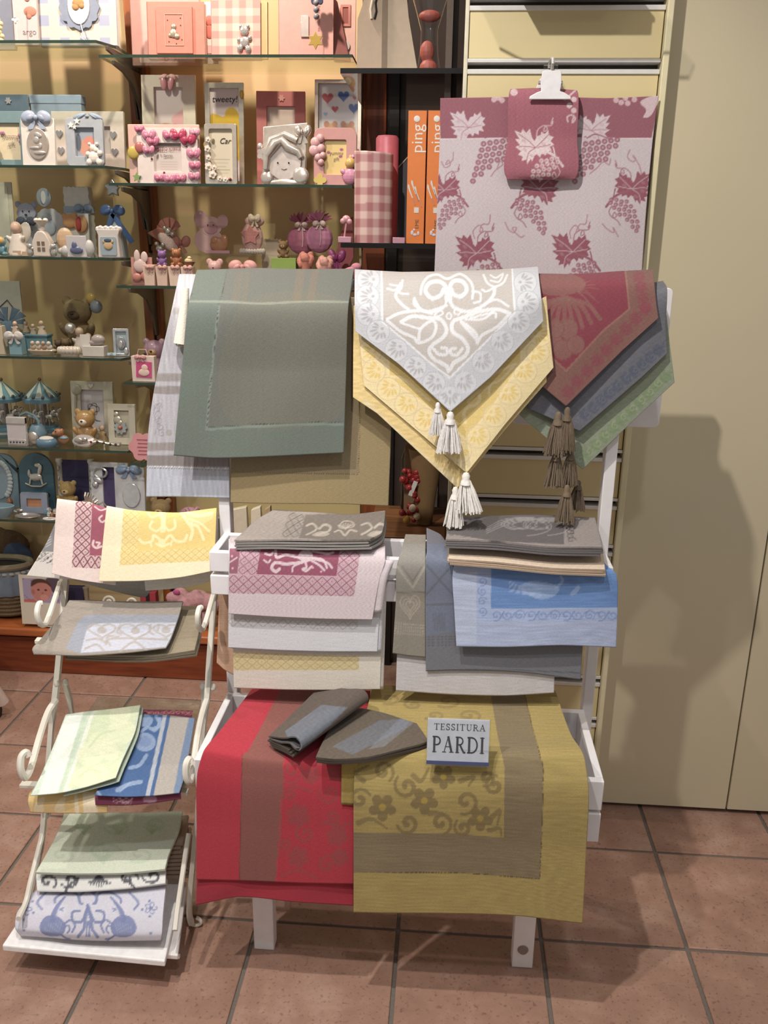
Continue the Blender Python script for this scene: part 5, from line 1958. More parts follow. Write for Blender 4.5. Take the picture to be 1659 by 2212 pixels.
def serif_word(word, height, width, place):
    """roman capitals cut as thin relief; one part per letter"""
    tot = sum(GLYPH[c][0] for c in word) + 0.14 * (len(word) - 1)
    sx = width / tot
    x = -width / 2
    for c in word:
        b = B()
        for pts, w in GLYPH[c][1]:
            q = [Vector((x + p_[0] * sx, 0, p_[1] * height)) for p_ in pts]
            for k in range(len(q) - 1):
                dv = q[k + 1] - q[k]
                if dv.length < 1e-7:
                    continue
                nn = Vector((-dv.z, 0, dv.x)).normalized() * (w * height / 2)
                e_ = dv.normalized() * (0.02 * height)
                vv = [q[k] - e_ + nn, q[k] - e_ - nn, q[k + 1] + e_ - nn, q[k + 1] + e_ + nn]
                b.add([tuple(v_) for v_ in vv] + [(v_.x, 0.0004, v_.z) for v_ in vv], [(0, 1, 2, 3), (7, 6, 5, 4), (0, 4, 5, 1), (1, 5, 6, 2), (2, 6, 7, 3), (3, 7, 4, 0)])
        o_ = mesh_obj('letter', b, mat('#3a3a40', 0.6), sg, smooth=False)
        o_.matrix_local = tilt @ place
        x += (GLYPH[c][0] + 0.14) * sx


serif_word('TESSITURA', 14 * S, 112 * S, Matrix.Translation((2 * S, 0.0004, 91 * S)))
serif_word('PARDI', 36 * S, 114 * S, Matrix.Translation((0, 0.0004, 40 * S)))

# ================================================================== LINEN ON THE IRON RACK
G_R1 = 'napkins hung over the top bar of the iron rack'
CR1 = crop(3.318, 0, 1060)
CR3 = crop(3.318, 0, 1240)
CR4 = crop(3.318, 0, 1660)


def p_r1(x, y, u, v):
    p = Paint(x, y, '#dcd6cf')
    p.poly(CR1((395, 60), (395, 440), (270, 430), (390, 200)), '#8e8d8f')
    p.lattice(CR1((262, 430), (400, 450), (400, 535), (235, 500)), '#4c4b4d', 12, 0.9)
    for k in range(5):
        p.stroke(CR1((330, 330 + k * 18), (365, 310 + k * 18)), 2, '#c9c7c8', 0.8)
    return p


def p_r2(x, y, u, v):
    p = Paint(x, y, '#e0cfc8')
    R = '#965a68'
    p.poly(CR1((660, 70), (900, 70), (900, 470), (638, 465)), '#9b5b6a')
    p.poly(CR1((545, 65), (662, 80), (640, 465), (730, 470), (730, 560), (515, 548)), '#d9bfc0')
    p.lattice(CR1((545, 65), (660, 80), (638, 465), (522, 470)), '#7c4a50', 18, 0.95, w=0.2)
    p.lattice(CR1((520, 466), (735, 470), (735, 560), (514, 548)), '#7c4a50', 18, 0.95, w=0.2)
    L = '#e0cdc9'
    for pts, w in (([(680, 115), (720, 140), (760, 130)], 3), ([(730, 180), (710, 200), (730, 225), (760, 210)], 4), ([(670, 360), (665, 390), (690, 410), (725, 400)], 5), ([(690, 370), (715, 375), (700, 395)], 4)):
        p.stroke(CR1(*pts), w, L, 0.9)
    p.speckle(0.02, 92, 0.3, 0.3)
    return p


def p_r3(x, y, u, v):
    p = Paint(x, y, '#e8dbbc')
    p.poly(CR1((995, 140), (1560, 120), (1545, 410), (980, 435)), '#dcc482')
    p.poly(CR1((885, 125), (1000, 140), (980, 435), (1545, 405), (1540, 500), (860, 535)), '#e0d09c')
    p.lattice(CR1((885, 125), (1000, 140), (980, 435), (865, 440)), '#c9ab5c', 17, 0.8)
    p.lattice(CR1((862, 440), (1545, 405), (1540, 500), (858, 535)), '#c9ab5c', 17, 0.8)
    L = '#efe0b4'
    for pts, w in (([(1150, 145), (1165, 220), (1160, 290)], 7), ([(1180, 145), (1178, 290)], 5), ([(1090, 220), (1075, 260), (1120, 290), (1160, 260)], 5), ([(1250, 210), (1255, 260), (1210, 285), (1185, 260)], 5), ([(1060, 160), (1090, 190), (1140, 170)], 4), ([(1000, 350), (1030, 375), (1090, 360), (1100, 320), (1140, 345)], 6), ([(1340, 320), (1320, 360), (1260, 360), (1220, 320), (1190, 350)], 6), ([(1120, 380), (1160, 400), (1210, 380)], 5), ([(1300, 160), (1340, 220), (1380, 280), (1365, 350)], 7), ([(1350, 230), (1420, 260), (1460, 350)], 6), ([(1340, 200), (1430, 230), (1500, 290)], 5), ([(1330, 150), (1420, 180), (1520, 160)], 7), ([(1080, 370), (1085, 400)], 4), ([(1230, 360), (1225, 395)], 4)):
        p.stroke(CR1(*pts), w, L, 0.85)
    p.disc(CR1((1160, 370)), 8, L, 0.8)
    p.poly(CR1((1310, 160), (1500, 150), (1520, 200), (1400, 260), (1350, 230)), L, 0.4, True)
    p.speckle(0.02, 93, 0.3, 0.3)
    return p


def hung(rows, paint, label, group, seed, **kw):
    o = sheet('napkin', rows, paint, seed=seed, **kw)
    tag(o, label, 'napkin', group)
    return o


hung([[(132, 1114, 1.810), (250, 1116, 1.810), (360, 1114, 1.810), (458, 1106, 1.810)],
      [(138, 1180, 1.812), (250, 1180, 1.812), (360, 1180, 1.812), (456, 1172, 1.812)],
      [(150, 1250, 1.812), (225, 1272, 1.812), (312, 1290, 1.812), (328, 1268, 1.812)]], plain('#bdbab4', 0.04, 9), 'light grey napkin whose corner hangs lowest from the rack\'s top bar', G_R1, 94, wob=0.001)
hung([[(300, 1110, 1.806), (360, 1112, 1.806), (420, 1108, 1.806), (468, 1101, 1.806)],
      [(300, 1118, 1.788), (360, 1120, 1.788), (420, 1116, 1.788), (470, 1106, 1.788)],
      [(305, 1190, 1.779), (360, 1190, 1.779), (420, 1188, 1.779), (469, 1180, 1.777)],
      [(314, 1276, 1.772), (370, 1272, 1.772), (425, 1264, 1.772), (470, 1250, 1.770)]], plain('#d8d2c6', 0.03, 10), 'plain ivory napkin hanging behind the yellow one on the iron rack', G_R1, 95, wob=0.001)
hung([[(132, 1100, 1.803), (160, 1102, 1.803), (200, 1104, 1.803)],
      [(128, 1108, 1.789), (160, 1110, 1.789), (200, 1112, 1.789)],
      [(104, 1165, 1.776), (150, 1168, 1.776), (200, 1170, 1.776)],
      [(57, 1244, 1.760), (115, 1249, 1.760), (180, 1252, 1.762)]], p_r1, 'white napkin with a grey diamond border slipping out behind the pink one', G_R1, 96, wob=0.001)
hung([[(126, 1086, 1.799), (185, 1095, 1.799), (260, 1110, 1.799)],
      [(124, 1077, 1.785), (185, 1085, 1.785), (260, 1106, 1.785)],
      [(117, 1160, 1.758), (180, 1168, 1.756), (258, 1176, 1.758)],
      [(112, 1239, 1.735), (165, 1252, 1.733), (250, 1264, 1.738)]], p_r2, 'blush napkin with burgundy diamond border hanging from the iron rack', G_R1, 97, wob=0.001, step=1.35)
y3 = hung([[(232, 1096, 1.795), (300, 1107, 1.795), (385, 1108, 1.795), (468, 1100, 1.795)],
      [(231, 1092, 1.778), (300, 1104, 1.778), (385, 1106, 1.778), (468, 1098, 1.778)],
      [(221, 1180, 1.744), (295, 1186, 1.742), (385, 1184, 1.742), (465, 1172, 1.744)],
      [(213, 1256, 1.722), (300, 1255, 1.72), (390, 1247, 1.72), (461, 1233, 1.724)]], p_r3, 'cream and yellow damask napkin hanging frontmost on the iron rack', G_R1, 98, wob=0.0015, step=1.5)

# tier two
G_R2 = 'napkins on the second tier of the iron rack'


def p_t2(x, y, u, v):
    p = Paint(x, y, '#958d84')
    q = CR1((620, 890), (1290, 890), (1200, 1120), (580, 1165), (470, 1130), (560, 940))
    p.poly(q, '#8f939e')
    p.poly(CR1((690, 950), (1265, 945), (1195, 1120), (575, 1160), (620, 1000)), '#b4b7c4')
    D = '#a29c98'
    for c, r in (((730, 1000), 24), ((970, 1005), 28), ((1190, 1000), 22)):
        cc = CR1(c)
        p.stroke([(cc[0] + q_[0] * 1.3, cc[1] - q_[1] * 0.75) for q_ in heart_pts(0, 0, r)], 4, D, 0.9, closed=True)
        p.disc(cc, 10, D, 0.9, ry=7)
    for pts in ([(620, 1070), (700, 1060), (760, 1090)], [(760, 1100), (775, 1045), (850, 1045)], [(790, 1110), (800, 1060), (1200, 1065)], [(610, 1130), (690, 1100), (740, 1140)], [(860, 960), (840, 1010), (870, 1030)], [(1080, 960), (1070, 1010), (1100, 1030)], [(860, 1150), (960, 1085), (1050, 1140)], [(1140, 960), (1130, 1000)]):
        p.stroke(CR1(*pts), 4.5, D, 0.85)
    p.speckle(0.04, 101, 0.3, 0.4)
    return p


t2b = [[(170, 1306, 1.80), (260, 1308, 1.80), (350, 1310, 1.80), (432, 1308, 1.80)],
       [(150, 1375, 1.70), (250, 1380, 1.70), (340, 1382, 1.70), (428, 1372, 1.70)],
       [(142, 1412, 1.646), (240, 1416, 1.645), (335, 1416, 1.645), (420, 1404, 1.65)]]
o = hung(t2b, plain('#8f8470', 0.05, 11), 'beige napkins\' folded stack edge showing under the grey and blue napkin', G_R2, 103, thick=0.005)
o['label'] = 'beige napkin folded thick under the grey and blue one on the second tier'
layers(o, t2b, 2, 0.006, '#7b7160', seed=104)
t2a = [[(150, 1297, 1.764), (230, 1298, 1.768), (315, 1299, 1.772), (395, 1298, 1.772)],
       [(125, 1335, 1.722), (220, 1338, 1.724), (305, 1338, 1.726), (385, 1335, 1.728)],
       [(85, 1385, 1.665), (190, 1390, 1.662), (285, 1386, 1.662), (368, 1380, 1.668)],
       [(70, 1405, 1.64), (180, 1410, 1.636), (275, 1404, 1.636), (360, 1394, 1.642)],
       [(73, 1414, 1.636), (180, 1416, 1.632), (275, 1410, 1.632), (358, 1400, 1.638)]]
o = hung(t2a, p_t2, 'taupe napkin with a pale blue damask centre on the second tier', G_R2, 102, thick=0.004)

# tier three
G_R3 = 'napkins on the glass leaf of the third tier'


def p_t3g(x, y, u, v):
    p = Paint(x, y, '#c8d5c2')
    p.poly(CR3((470, 1005), (600, 990), (395, 1570), (215, 1592)), '#ccd9cc')
    for a, b_, c in ((485, 600, '#e2e6de'), (655, 680, '#e2e6da')):
        p.poly(CR3((a, 990), (b_, 980), (b_ - 180, 1570), (a - 210, 1580)), c, 0.9)
    for a, b_ in ((605, 640),):
        p.poly(CR3((a, 985), (b_, 980), (b_ - 200, 1560), (a - 195, 1570)), '#bccdba', 0.7)
    p.poly(CR3((690, 975), (1005, 935), (830, 1465), (480, 1540)), '#d2dbb8', 0.8)
    for q, r in (((870, 1130), 32), ((720, 1210), 26), ((650, 1290), 30), ((780, 1260), 24), ((600, 1460), 26), ((860, 1010), 26), ((700, 1440), 24)):
        p.disc(CR3(q), r, '#dee2c4', 0.75, ry=r * 0.8, ang=q[0])
    for pts in ([(640, 1240), (720, 1150), (820, 1120)], [(560, 1460), (640, 1400), (720, 1420)]):
        p.stroke(CR3(*pts), 5, '#c6d2ac', 0.7)
    p.speckle(0.02, 111, 0.2, 0.3)
    return p


def p_t3b(x, y, u, v):
    p = Paint(x, y, '#4a6590')
    def band(a, b_, col, al=1.0):
        p.poly(CR3((1000 + a, 1000), (1000 + b_, 1000), (870 + b_ * 1.02, 1590), (870 + a * 1.02, 1590)), col, al)
    band(355, 420, '#7385a0')
    band(225, 360, '#a8a29c')
    band(170, 200, '#a9aeb8')
    L = '#93a4c0'
    p.disc(CR3((1040, 1205)), 23, L, 0.85, ry=20)
    p.disc(CR3((1040, 1200)), 14, '#7488ac', 0.7, ry=12)
    p.disc(CR3((1040, 1050)), 17, L, 0.8, ry=14)
    for pts, w in (([(1010, 1130), (1060, 1100), (1110, 1120), (1140, 1070), (1120, 1020)], 7), ([(1100, 1110), (1140, 1090), (1145, 1040)], 8), ([(930, 1390), (1000, 1370), (1050, 1300)], 8), ([(840, 1550), (920, 1510), (1010, 1490)], 9), ([(700, 1560), (720, 1590)], 6), ([(930, 1500), (860, 1560)], 4)):
        p.stroke(CR3(*pts), w, L, 0.85)
    p.speckle(0.03, 112, 0.3, 0.3)
    return p


def p_t3p(x, y, u, v):
    p = Paint(x, y, '#7b3f56')
    for i in range(12):
        for j in range(4):
            if (i * 3 + j * 2) % 4 < 2:
                p.disc(CR3((815 + i * 12, 1607 + j * 12)), 1.6, '#c9a9b6', 0.9)
    p.stroke(CR3((860, 1610), (900, 1645), (950, 1610)), 3, '#c9a9b6', 0.9)
    p.poly(CR3((1030, 1600), (1110, 1590), (1120, 1630), (1040, 1635)), '#b393a6', 0.8, True)
    for k in range(9):
        p.stroke(spiral(CR3((1040 + k * 40, 995)), 1, 6, k, 1.1, 10, 1.4, 0.7), 2, '#c98f84', 0.8)
    return p


def p_t3y(x, y, u, v):
    p = Paint(x, y, '#ddc188')
    for q in ((290, 1650), (440, 1650)):
        p.poly(CR3((q[0] - 50, 1700), (q[0] - 20, 1620), (q[0] + 30, 1600), (q[0] + 20, 1660), (q[0] + 20, 1705)), '#e6d6b4', 0.85, True)
    for a, b_ in ((530, 550), (590, 680)):
        p.poly(CR3((a, 1560), (b_, 1560), (b_ + 20, 1720), (a + 10, 1720)), '#e9dcc2', 0.9)
    return p


yl = [[(90, 1688, 1.542), (140, 1690, 1.542), (190, 1690, 1.542), (232, 1690, 1.542)],
      [(62, 1716, 1.515), (120, 1720, 1.512), (180, 1720, 1.512), (232, 1718, 1.512)],
      [(60, 1732, 1.507), (120, 1736, 1.504), (180, 1737, 1.504), (232, 1737, 1.504)],
      [(66, 1755, 1.505), (120, 1757, 1.502), (180, 1757, 1.502), (232, 1756, 1.503)]]
hung(yl, p_t3y, 'pale yellow and cream napkin showing under the mint green one', G_R3, 113, wob=0.0005)
pp = [[(305, 1532, 1.74), (340, 1533, 1.74), (380, 1534, 1.74), (416, 1535, 1.74)],
      [(240, 1690, 1.545), (290, 1692, 1.545), (340, 1692, 1.545), (394, 1694, 1.55)],
      [(205, 1722, 1.503), (270, 1724, 1.501), (330, 1720, 1.501), (391, 1714, 1.506)],
      [(206, 1739, 1.50), (270, 1740, 1.498), (330, 1735, 1.498), (391, 1726, 1.503)]]
hung(pp, p_t3p, 'burgundy napkin with a white dotted motif folded under the blue one', G_R3, 114, wob=0.0005)
bb_ = [[(285, 1541, 1.715), (330, 1543, 1.715), (375, 1546, 1.715), (421, 1551, 1.715)],
       [(260, 1600, 1.64), (310, 1602, 1.64), (360, 1604, 1.64), (412, 1606, 1.64)],
       [(215, 1695, 1.522), (275, 1697, 1.52), (335, 1696, 1.52), (394, 1692, 1.524)],
       [(205, 1718, 1.494), (270, 1721, 1.492), (330, 1718, 1.492), (387, 1712, 1.497)]]
hung(bb_, p_t3b, 'blue napkin with apples and a beige stripe on the third tier', G_R3, 115, wob=0.0005)
gg = [[(142, 1543, 1.705), (195, 1536, 1.71), (250, 1530, 1.715), (303, 1522, 1.72)],
      [(120, 1600, 1.635), (180, 1596, 1.635), (240, 1590, 1.637), (292, 1578, 1.64)],
      [(85, 1680, 1.533), (145, 1680, 1.53), (205, 1666, 1.54), (262, 1648, 1.552)],
      [(65, 1718, 1.489), (130, 1712, 1.487), (190, 1698, 1.495), (250, 1680, 1.51)]]
o = hung(gg, p_t3g, 'mint green napkin with pale fruit lying askew over the blue one', G_R3, 116, wob=0.0008)
sheet('fold_layer', [[(x_ + 7, y_ + 7, Y_ + 0.004) for (x_, y_, Y_) in r[1:]] for r in gg], plain('#b5c2b0', 0.03, 2), o, step=8)

# tier four -------------------------------------------------------------
G_R4 = 'napkins stacked on the lowest tier of the iron rack'


def p_t4g(x, y, u, v):
    p = Paint(x, y, '#cfd6c4')
    D = '#bccab2'
    for q, r in (((600, 400), 20), ((850, 420), 24), ((1100, 400), 20), ((440, 620), 22), ((740, 600), 30), ((1000, 620), 24)):
        p.stroke(spiral(CR4(q), 3, r, q[0], 1.2, 20, 1.3, 0.7), 6, D, 0.7)
    for a in range(-4, 5):
        p.stroke(CR4((740, 680), (740 + a * 20, 620 - abs(a) * 4), (740 + a * 40, 570 + abs(a) * 10)), 4, D, 0.6)
    for q in (600, 850, 1090):
        for a in range(-3, 4):
            p.stroke(CR4((q, 470), (q + a * 14, 430), (q + a * 22, 390 + abs(a) * 8)), 3, '#a9bd9c', 0.5)
    return p


def p_t4b(x, y, u, v):
    p = Paint(x, y, '#dcdcda')
    D = '#55555c'
    for q, r, a in (((340, 810), 17, 1), ((500, 800), 17, 2.5), ((920, 790), 17, 0), ((1090, 770), 17, 3)):
        p.stroke(spiral(CR4(q), 3, r, a, 1.0, 18, 1.3, 1.0), 7, D, 0.9, w2=4)
    for a in range(-4, 5):
        p.stroke(CR4((710, 755), (710 + a * 10, 800), (710 + a * 20, 845 - abs(a) * 6)), 3.2, D, 0.9)
    p.stroke(CR4((560, 790), (490, 840), (470, 880)), 6, D, 0.9)
    p.stroke(CR4((900, 790), (940, 830), (960, 850)), 6, D, 0.9)
    return p


def p_t4w(x, y, u, v):
    p = Paint(x, y, '#cdccd8')
    D = '#7d86ac'
    bird(p, CR4((390, 1080)), 38, D, True, 0.9, '#b9bccf')
    bird(p, CR4((870, 1080)), 38, D, False, 0.9, '#b9bccf')
    for s in (-1, 1):
        def T(*qs):
            return [CR4((630 + s * q[0], q[1])) for q in qs]
        p.stroke(T((0, 980), (20, 1040), (50, 1100), (110, 1090), (110, 1030), (60, 1020)), 5.5, D, 0.9)
        p.stroke(T((0, 985), (25, 1100), (30, 1150), (70, 1205)), 6.5, D, 0.9)
        p.stroke(T((8, 1100), (10, 1200)), 4, D, 0.9)
        p.stroke(T((40, 970), (60, 960), (80, 900), (160, 890), (230, 930), (235, 960)), 5, D, 0.85)
        p.stroke(T((30, 890), (60, 920), (55, 960)), 5, D, 0.8)
        p.stroke(T((300, 890), (360, 960), (330, 1010)), 5, D, 0.8)
        p.stroke(T((175, 1000), (200, 1010), (180, 1020)), 3, D, 0.8)
    flower(p, CR4((670, 885)), 7, D, 5, 0.9)
    for q in ((185, 1010), (1080, 1000)):
        for k in range(5):
            a = k * 1.257
            c = CR4((q[0] + 24 * math.cos(a), q[1] + 24 * math.sin(a)))
            p.disc(c, 6, D, 0.8, ry=4, ang=a, ring=2)
    for q in ((235, 955), (240, 1035), (170, 1085), (1020, 1010), (1075, 1060), (1070, 950), (170, 1160), (1080, 1180)):
        p.disc(CR4(q), 3, D, 0.9)
    return p


bt = empty('tray_board', tuple(on_z(190, 2050, 0.056)))
tag(bt, 'thick white board lying on the lowest tier under the stacked napkins', 'board')
slab('board', [on_z(4, 2042, 0.085), on_z(356, 2076, 0.085), on_z(398, 1890, 0.095), on_z(114, 1878, 0.095)], 0.016, mat('#eeecec', 0.5), bt, 0.003)
slab('lower_board', [on_z(24, 2036, 0.068), on_z(384, 2064, 0.068), on_z(404, 1905, 0.078), on_z(118, 1892, 0.078)], 0.012, mat('#e2dddb', 0.5), bt, 0.002)
rk_tube('tier_bar', [(34, 2049, 1.47), (200, 2059, 1.47), (388, 2066, 1.47)], 0.005)
w4 = [[(95, 1905, 1.555), (180, 1905, 1.555), (270, 1903, 1.555), (362, 1900, 1.56)],
      [(72, 1928, 1.52), (170, 1930, 1.515), (265, 1925, 1.515), (358, 1916, 1.522)],
      [(36, 1975, 1.475), (145, 1980, 1.463), (250, 1980, 1.463), (352, 1978, 1.47)],
      [(34, 2008, 1.452), (140, 2018, 1.442), (248, 2020, 1.442), (350, 2018, 1.448)],
      [(44, 2022, 1.452), (140, 2029, 1.444), (248, 2032, 1.444), (348, 2031, 1.448)]]
o = hung(w4, p_t4w, 'white napkin printed with blue peacocks, bulging at the bottom of the stack', G_R4, 121, wob=0.002, thick=0.01)
k4 = [[(95, 1870, 1.60), (180, 1870, 1.60), (270, 1868, 1.60), (362, 1862, 1.60)],
      [(78, 1888, 1.535), (170, 1890, 1.53), (265, 1886, 1.53), (358, 1880, 1.537)],
      [(80, 1926, 1.508), (170, 1926, 1.502), (265, 1920, 1.502), (357, 1908, 1.51)]]
o = hung(k4, p_t4b, 'white napkin with charcoal scrolls folded between the green and the peacock ones', G_R4, 122, wob=0.0008, thick=0.006)
g4 = [[(139, 1755, 1.70), (225, 1755, 1.70), (310, 1755, 1.70), (394, 1752, 1.70)],
      [(128, 1790, 1.645), (215, 1790, 1.645), (300, 1790, 1.645), (388, 1788, 1.648)],
      [(90, 1862, 1.545), (185, 1864, 1.54), (275, 1862, 1.54), (362, 1854, 1.548)],
      [(77, 1884, 1.518), (175, 1887, 1.514), (265, 1886, 1.514), (356, 1877, 1.52)]]
o = hung(g4, p_t4g, 'pale mint damask napkin on top of the lowest stack', G_R4, 123, wob=0.0008, thick=0.006)
lay = [[(139, 1758, 1.71), (225, 1758, 1.71), (310, 1758, 1.71), (402, 1752, 1.71)],
       [(132, 1778, 1.68), (220, 1778, 1.68), (305, 1778, 1.68), (398, 1774, 1.68)],
       [(116, 1816, 1.622), (205, 1817, 1.622), (292, 1816, 1.622), (388, 1812, 1.622)]]
layers(o, lay, 9, 0.011, '#a48f7c', seed=124, shrink=-0.002, thick=0.007)


# ================================================================== GIFTS ON THE SHELVES
class T:
    """a thing standing on a shelf; its parts are given in picture pixels and scaled to metres"""

    def __init__(self, name, label, cat, x, z, Y, group=None, rot=0.0, tilt=0.0, lift=0.0):
        X = x_at(x, Y, z)
        self.X, self.Y, self.z = X, Y, z
        px, py, d = pix((X, Y, z))
        self.S = d / FPX
        self.by = py
        self.o = empty(name, (X, Y, z + lift * self.S + 0.0004), (-tilt, 0, rot))
        tag(self.o, label, cat, group)

    def h(self, ytop):
        return self.by - ytop

    def p(self, name, b, m, parent=None, bevel=0.0, smooth=True, remesh=0.0):
        o = mesh_obj(name, b, m, parent or self.o, smooth=smooth, scale=self.S, bevel=bevel * self.S)
        if remesh:
            md = o.modifiers.new('one_skin', 'REMESH')
            md.mode = 'VOXEL'
            md.voxel_size = remesh * self.S
            md.use_smooth_shade = True
            sm = o.modifiers.new('soften', 'SMOOTH')
            sm.factor = 0.6
            sm.iterations = 3
        return o

    def text(self, s, size, col, x, z, y, **kw):
        return text_mesh('lettering', s, size * self.S, mat(col, 0.6), self.o, (x * self.S, y * self.S, z * self.S), extrude=0.00015, **kw)

    def card(self, name, w, h, paint, x=0, z=0, y=0, step=1.6, parent=None, d=1.0):
        """a printed sheet, print stored per vertex; local px, top-left origin for the paint"""
        nu, nv = max(4, int(w / step)), max(4, int(h / step))
        us = np.linspace(0, 1, nu)
        vs_ = np.linspace(0, 1, nv)
        uu, vv = np.meshgrid(us, vs_)
        P = paint(uu.ravel() * w, vv.ravel() * h)
        V = np.stack([(x - w / 2 + uu * w), np.full_like(uu, y), (z + h - vv * h)], -1).reshape(-1, 3) * self.S
        ii = np.arange(nu * nv).reshape(nv, nu)
        F = np.stack([ii[:-1, :-1], ii[1:, :-1], ii[1:, 1:], ii[:-1, 1:]], -1).reshape(-1, 4)
        n = len(V)
        Bv = np.array([[x - w / 2, y + d, z + h], [x + w / 2, y + d, z + h], [x + w / 2, y + d, z], [x - w / 2, y + d, z]]) * self.S
        a, b_, c, dd = ii[0, 0], ii[0, -1], ii[-1, -1], ii[-1, 0]
        F2 = [(n, n + 1, n + 2, n + 3), (a, b_, n + 1, n), (b_, c, n + 2, n + 1), (c, dd, n + 3, n + 2), (dd, a, n, n + 3)]
        me = bpy.data.meshes.new(name)
        me.from_pydata(np.concatenate([V, Bv]).tolist(), [], F.tolist() + F2)
        me.update()
        cf = P.linear()
        set_cols(me, np.concatenate([cf, np.tile(cf.mean(axis=0), (4, 1))]))
        me.materials.append(attr_print())
        o = bpy.data.objects.new(name, me)
        COL.objects.link(o)
        o.parent = parent or self.o
        return o


def bow_b(b, c, w, h, d=3.0, tails=True, tl=1.0):
    """two loops, a knot and two tails, facing front"""
    x, y, z = c
    for s in (-1, 1):
        b.ball((x + s * w * 0.27, y, z + h * 0.06), (w * 0.25, d, h * 0.36), (0, s * 0.35, 0), 12)
        b.ball((x + s * w * 0.2, y - d * 0.4, z), (w * 0.16, d * 0.8, h * 0.2), (0, s * 0.5, 0), 8)
        if tails:
            b.prism([(x + s * w * 0.03, z), (x + s * w * 0.32, z - h * 0.62 * tl), (x + s * w * 0.22, z - h * 0.62 * tl - 2), (x + s * w * 0.12, z - h * 0.66 * tl), (x - s * w * 0.02, z - h * 0.08)], 1.2, (0, y + d * 0.2, 0))
    b.ball((x, y - d * 0.5, z), (w * 0.08, d * 0.9, h * 0.17), n=8)
    return b


def frame(t, w, h, bw, m, d=9, inner='#d9d4cc', r=1.0, rin=0.5, bt=None, bb=None, paint=None, easel=True, bevel=0.8, off=0.0):
    bt_ = bw if bt is None else bt
    bb_ = bw if bb is None else bb
    f = t.p('frame', B().framebox(w, h, bw, d, (off, 0, 0), r=r, rin=rin, bt=bt, bb=bb), m, bevel=bevel)
    iw, ih = w - 2 * bw + 2, h - bt_ - bb_ + 2
    if paint:
        t.card('picture', iw, ih, paint, off, bb_ - 1, d * 0.15)
    else:
        t.p('picture', B().box((off, d * 0.25, bb_ - 1 + ih / 2), (iw, 1.5, ih)), paper(inner))
    if easel:
        t.p('easel_leg', B().box((off, d * 0.5 + 7, h * 0.33), (max(6, w * 0.12), 1.5, h * 0.68), (-0.28, 0, 0)), paper('#6d5f58'))
    return f


def bear(t, m, h, cx=0, cy=0, cz=0, muzzle=None, name='bear', parts=True, limbs=True, ears=1.0):
    """a sitting teddy: one skin for body, head, limbs"""
    b = B()
    R = h * 0.24
    b.ball((cx, cy, cz + h * 0.28), (h * 0.23, h * 0.2, h * 0.28), n=14)
    b.ball((cx, cy - h * 0.03, cz + h * 0.70), (R * 1.1, R * 0.95, R), n=16)
    for s in (-1, 1):
        b.ball((cx + s * R * 0.85, cy, cz + h * 0.89), (R * 0.38 * ears, R * 0.25, R * 0.38 * ears), n=10)
        if limbs:
            b.ball((cx + s * h * 0.22, cy - h * 0.16, cz + h * 0.10), (h * 0.1, h * 0.18, h * 0.1), (0, 0, -s * 0.4), 10)
            b.ball((cx + s * h * 0.24, cy - h * 0.08, cz + h * 0.36), (h * 0.08, h * 0.09, h * 0.17), (0.4, s * 0.5, 0), 10)
    o = t.p(name, b, m, remesh=max(0.6, h * 0.018))
    if muzzle:
        t.p('muzzle', B().ball((cx, cy - R * 0.9, cz + h * 0.645), (R * 0.5, R * 0.35, R * 0.38), n=10), muzzle, o)
    if parts:
        dk = mat('#2c221e', 0.3)
        t.p('nose', B().ball((cx, cy - R * 1.22, cz + h * 0.68), (R * 0.15, R * 0.12, R * 0.11), n=8), dk, o)
        for s in (-1, 1):
            t.p('eye', B().ball((cx + s * R * 0.4, cy - R * 0.85, cz + h * 0.765), R * 0.1, n=8), dk, o)
    return o


def figure(t, h, m, skin, cx=0, cy=0, cz=0, name='figurine', w=0.34):
    """small moulded child in a gown: one body, a head of its own colour"""
    b = B()
    b.lathe([(h * w, 0), (h * w * 0.98, h * 0.06), (h * w * 0.62, h * 0.4), (h * w * 0.4, h * 0.62), (0, h * 0.66)], (cx, cy, cz), n=14, sy=0.8)
    for s in (-1, 1):
        b.ball((cx + s * h * w * 0.55, cy - h * 0.08, cz + h * 0.45), (h * 0.07, h * 0.08, h * 0.15), (0.5, s * 0.5, 0), 8)
    o = t.p(name, b, m, remesh=max(0.5, h * 0.025))
    t.p('head', B().ball((cx, cy - h * 0.03, cz + h * 0.77), (h * 0.16, h * 0.15, h * 0.17), n=12), skin, o)
    return o


def book(t, w, h, d, m, pages='#e6dcc4', spine=True):
    c = t.p('cover', B().box((0, -d / 2 + 1, h / 2), (w, 2, h)).box((0, d / 2 - 1, h / 2), (w, 2, h)).box((-w / 2 + 1, 0, h / 2), (2, d, h)), m, bevel=0.4)
    t.p('pages', B().box((1, 0, h / 2), (w - 4, d - 4.4, h - 4)), paper(pages))
    return c


def gingham(a, b_, n):
    """woven check: a ground, b_ stripe colour; n = stripe px"""
    def f(x, y):
        p = Paint(x, y, a)
        u = (np.mod(x, 2 * n) < n).astype(float)
        v = (np.mod(y, 2 * n) < n).astype(float)
        p.mixin(np.arange(len(x)), 0.5 * (u + v), b_)
        return p
    return f


def solidp(h):
    return lambda x, y: Paint(x, y, h)


SKIN = ceramic('#d9b39a')
SIL = silver()
GB = 'blue and silver baby gifts on the glass shelves'
GP = 'pink baby gifts on the glass shelves'
z1, z2, z3, z4, z5, z6 = LEFT_Z
r1, r2, r3, r4, r5, r6 = RIGHT_Z

# ---------------- blue bay, topmost shelf
t = T('photo_album', 'blue and cream gingham photo album with an oval bear medallion', 'album', 174, z1, 2.82, GB, 0.0, 0.10)
book(t, 172, 150, 14, paper('#b9bcc8'))


def p_ging(x, y):
    p = gingham('#e2d2b4', '#9a9fb6', 22)(x, y)
    return p


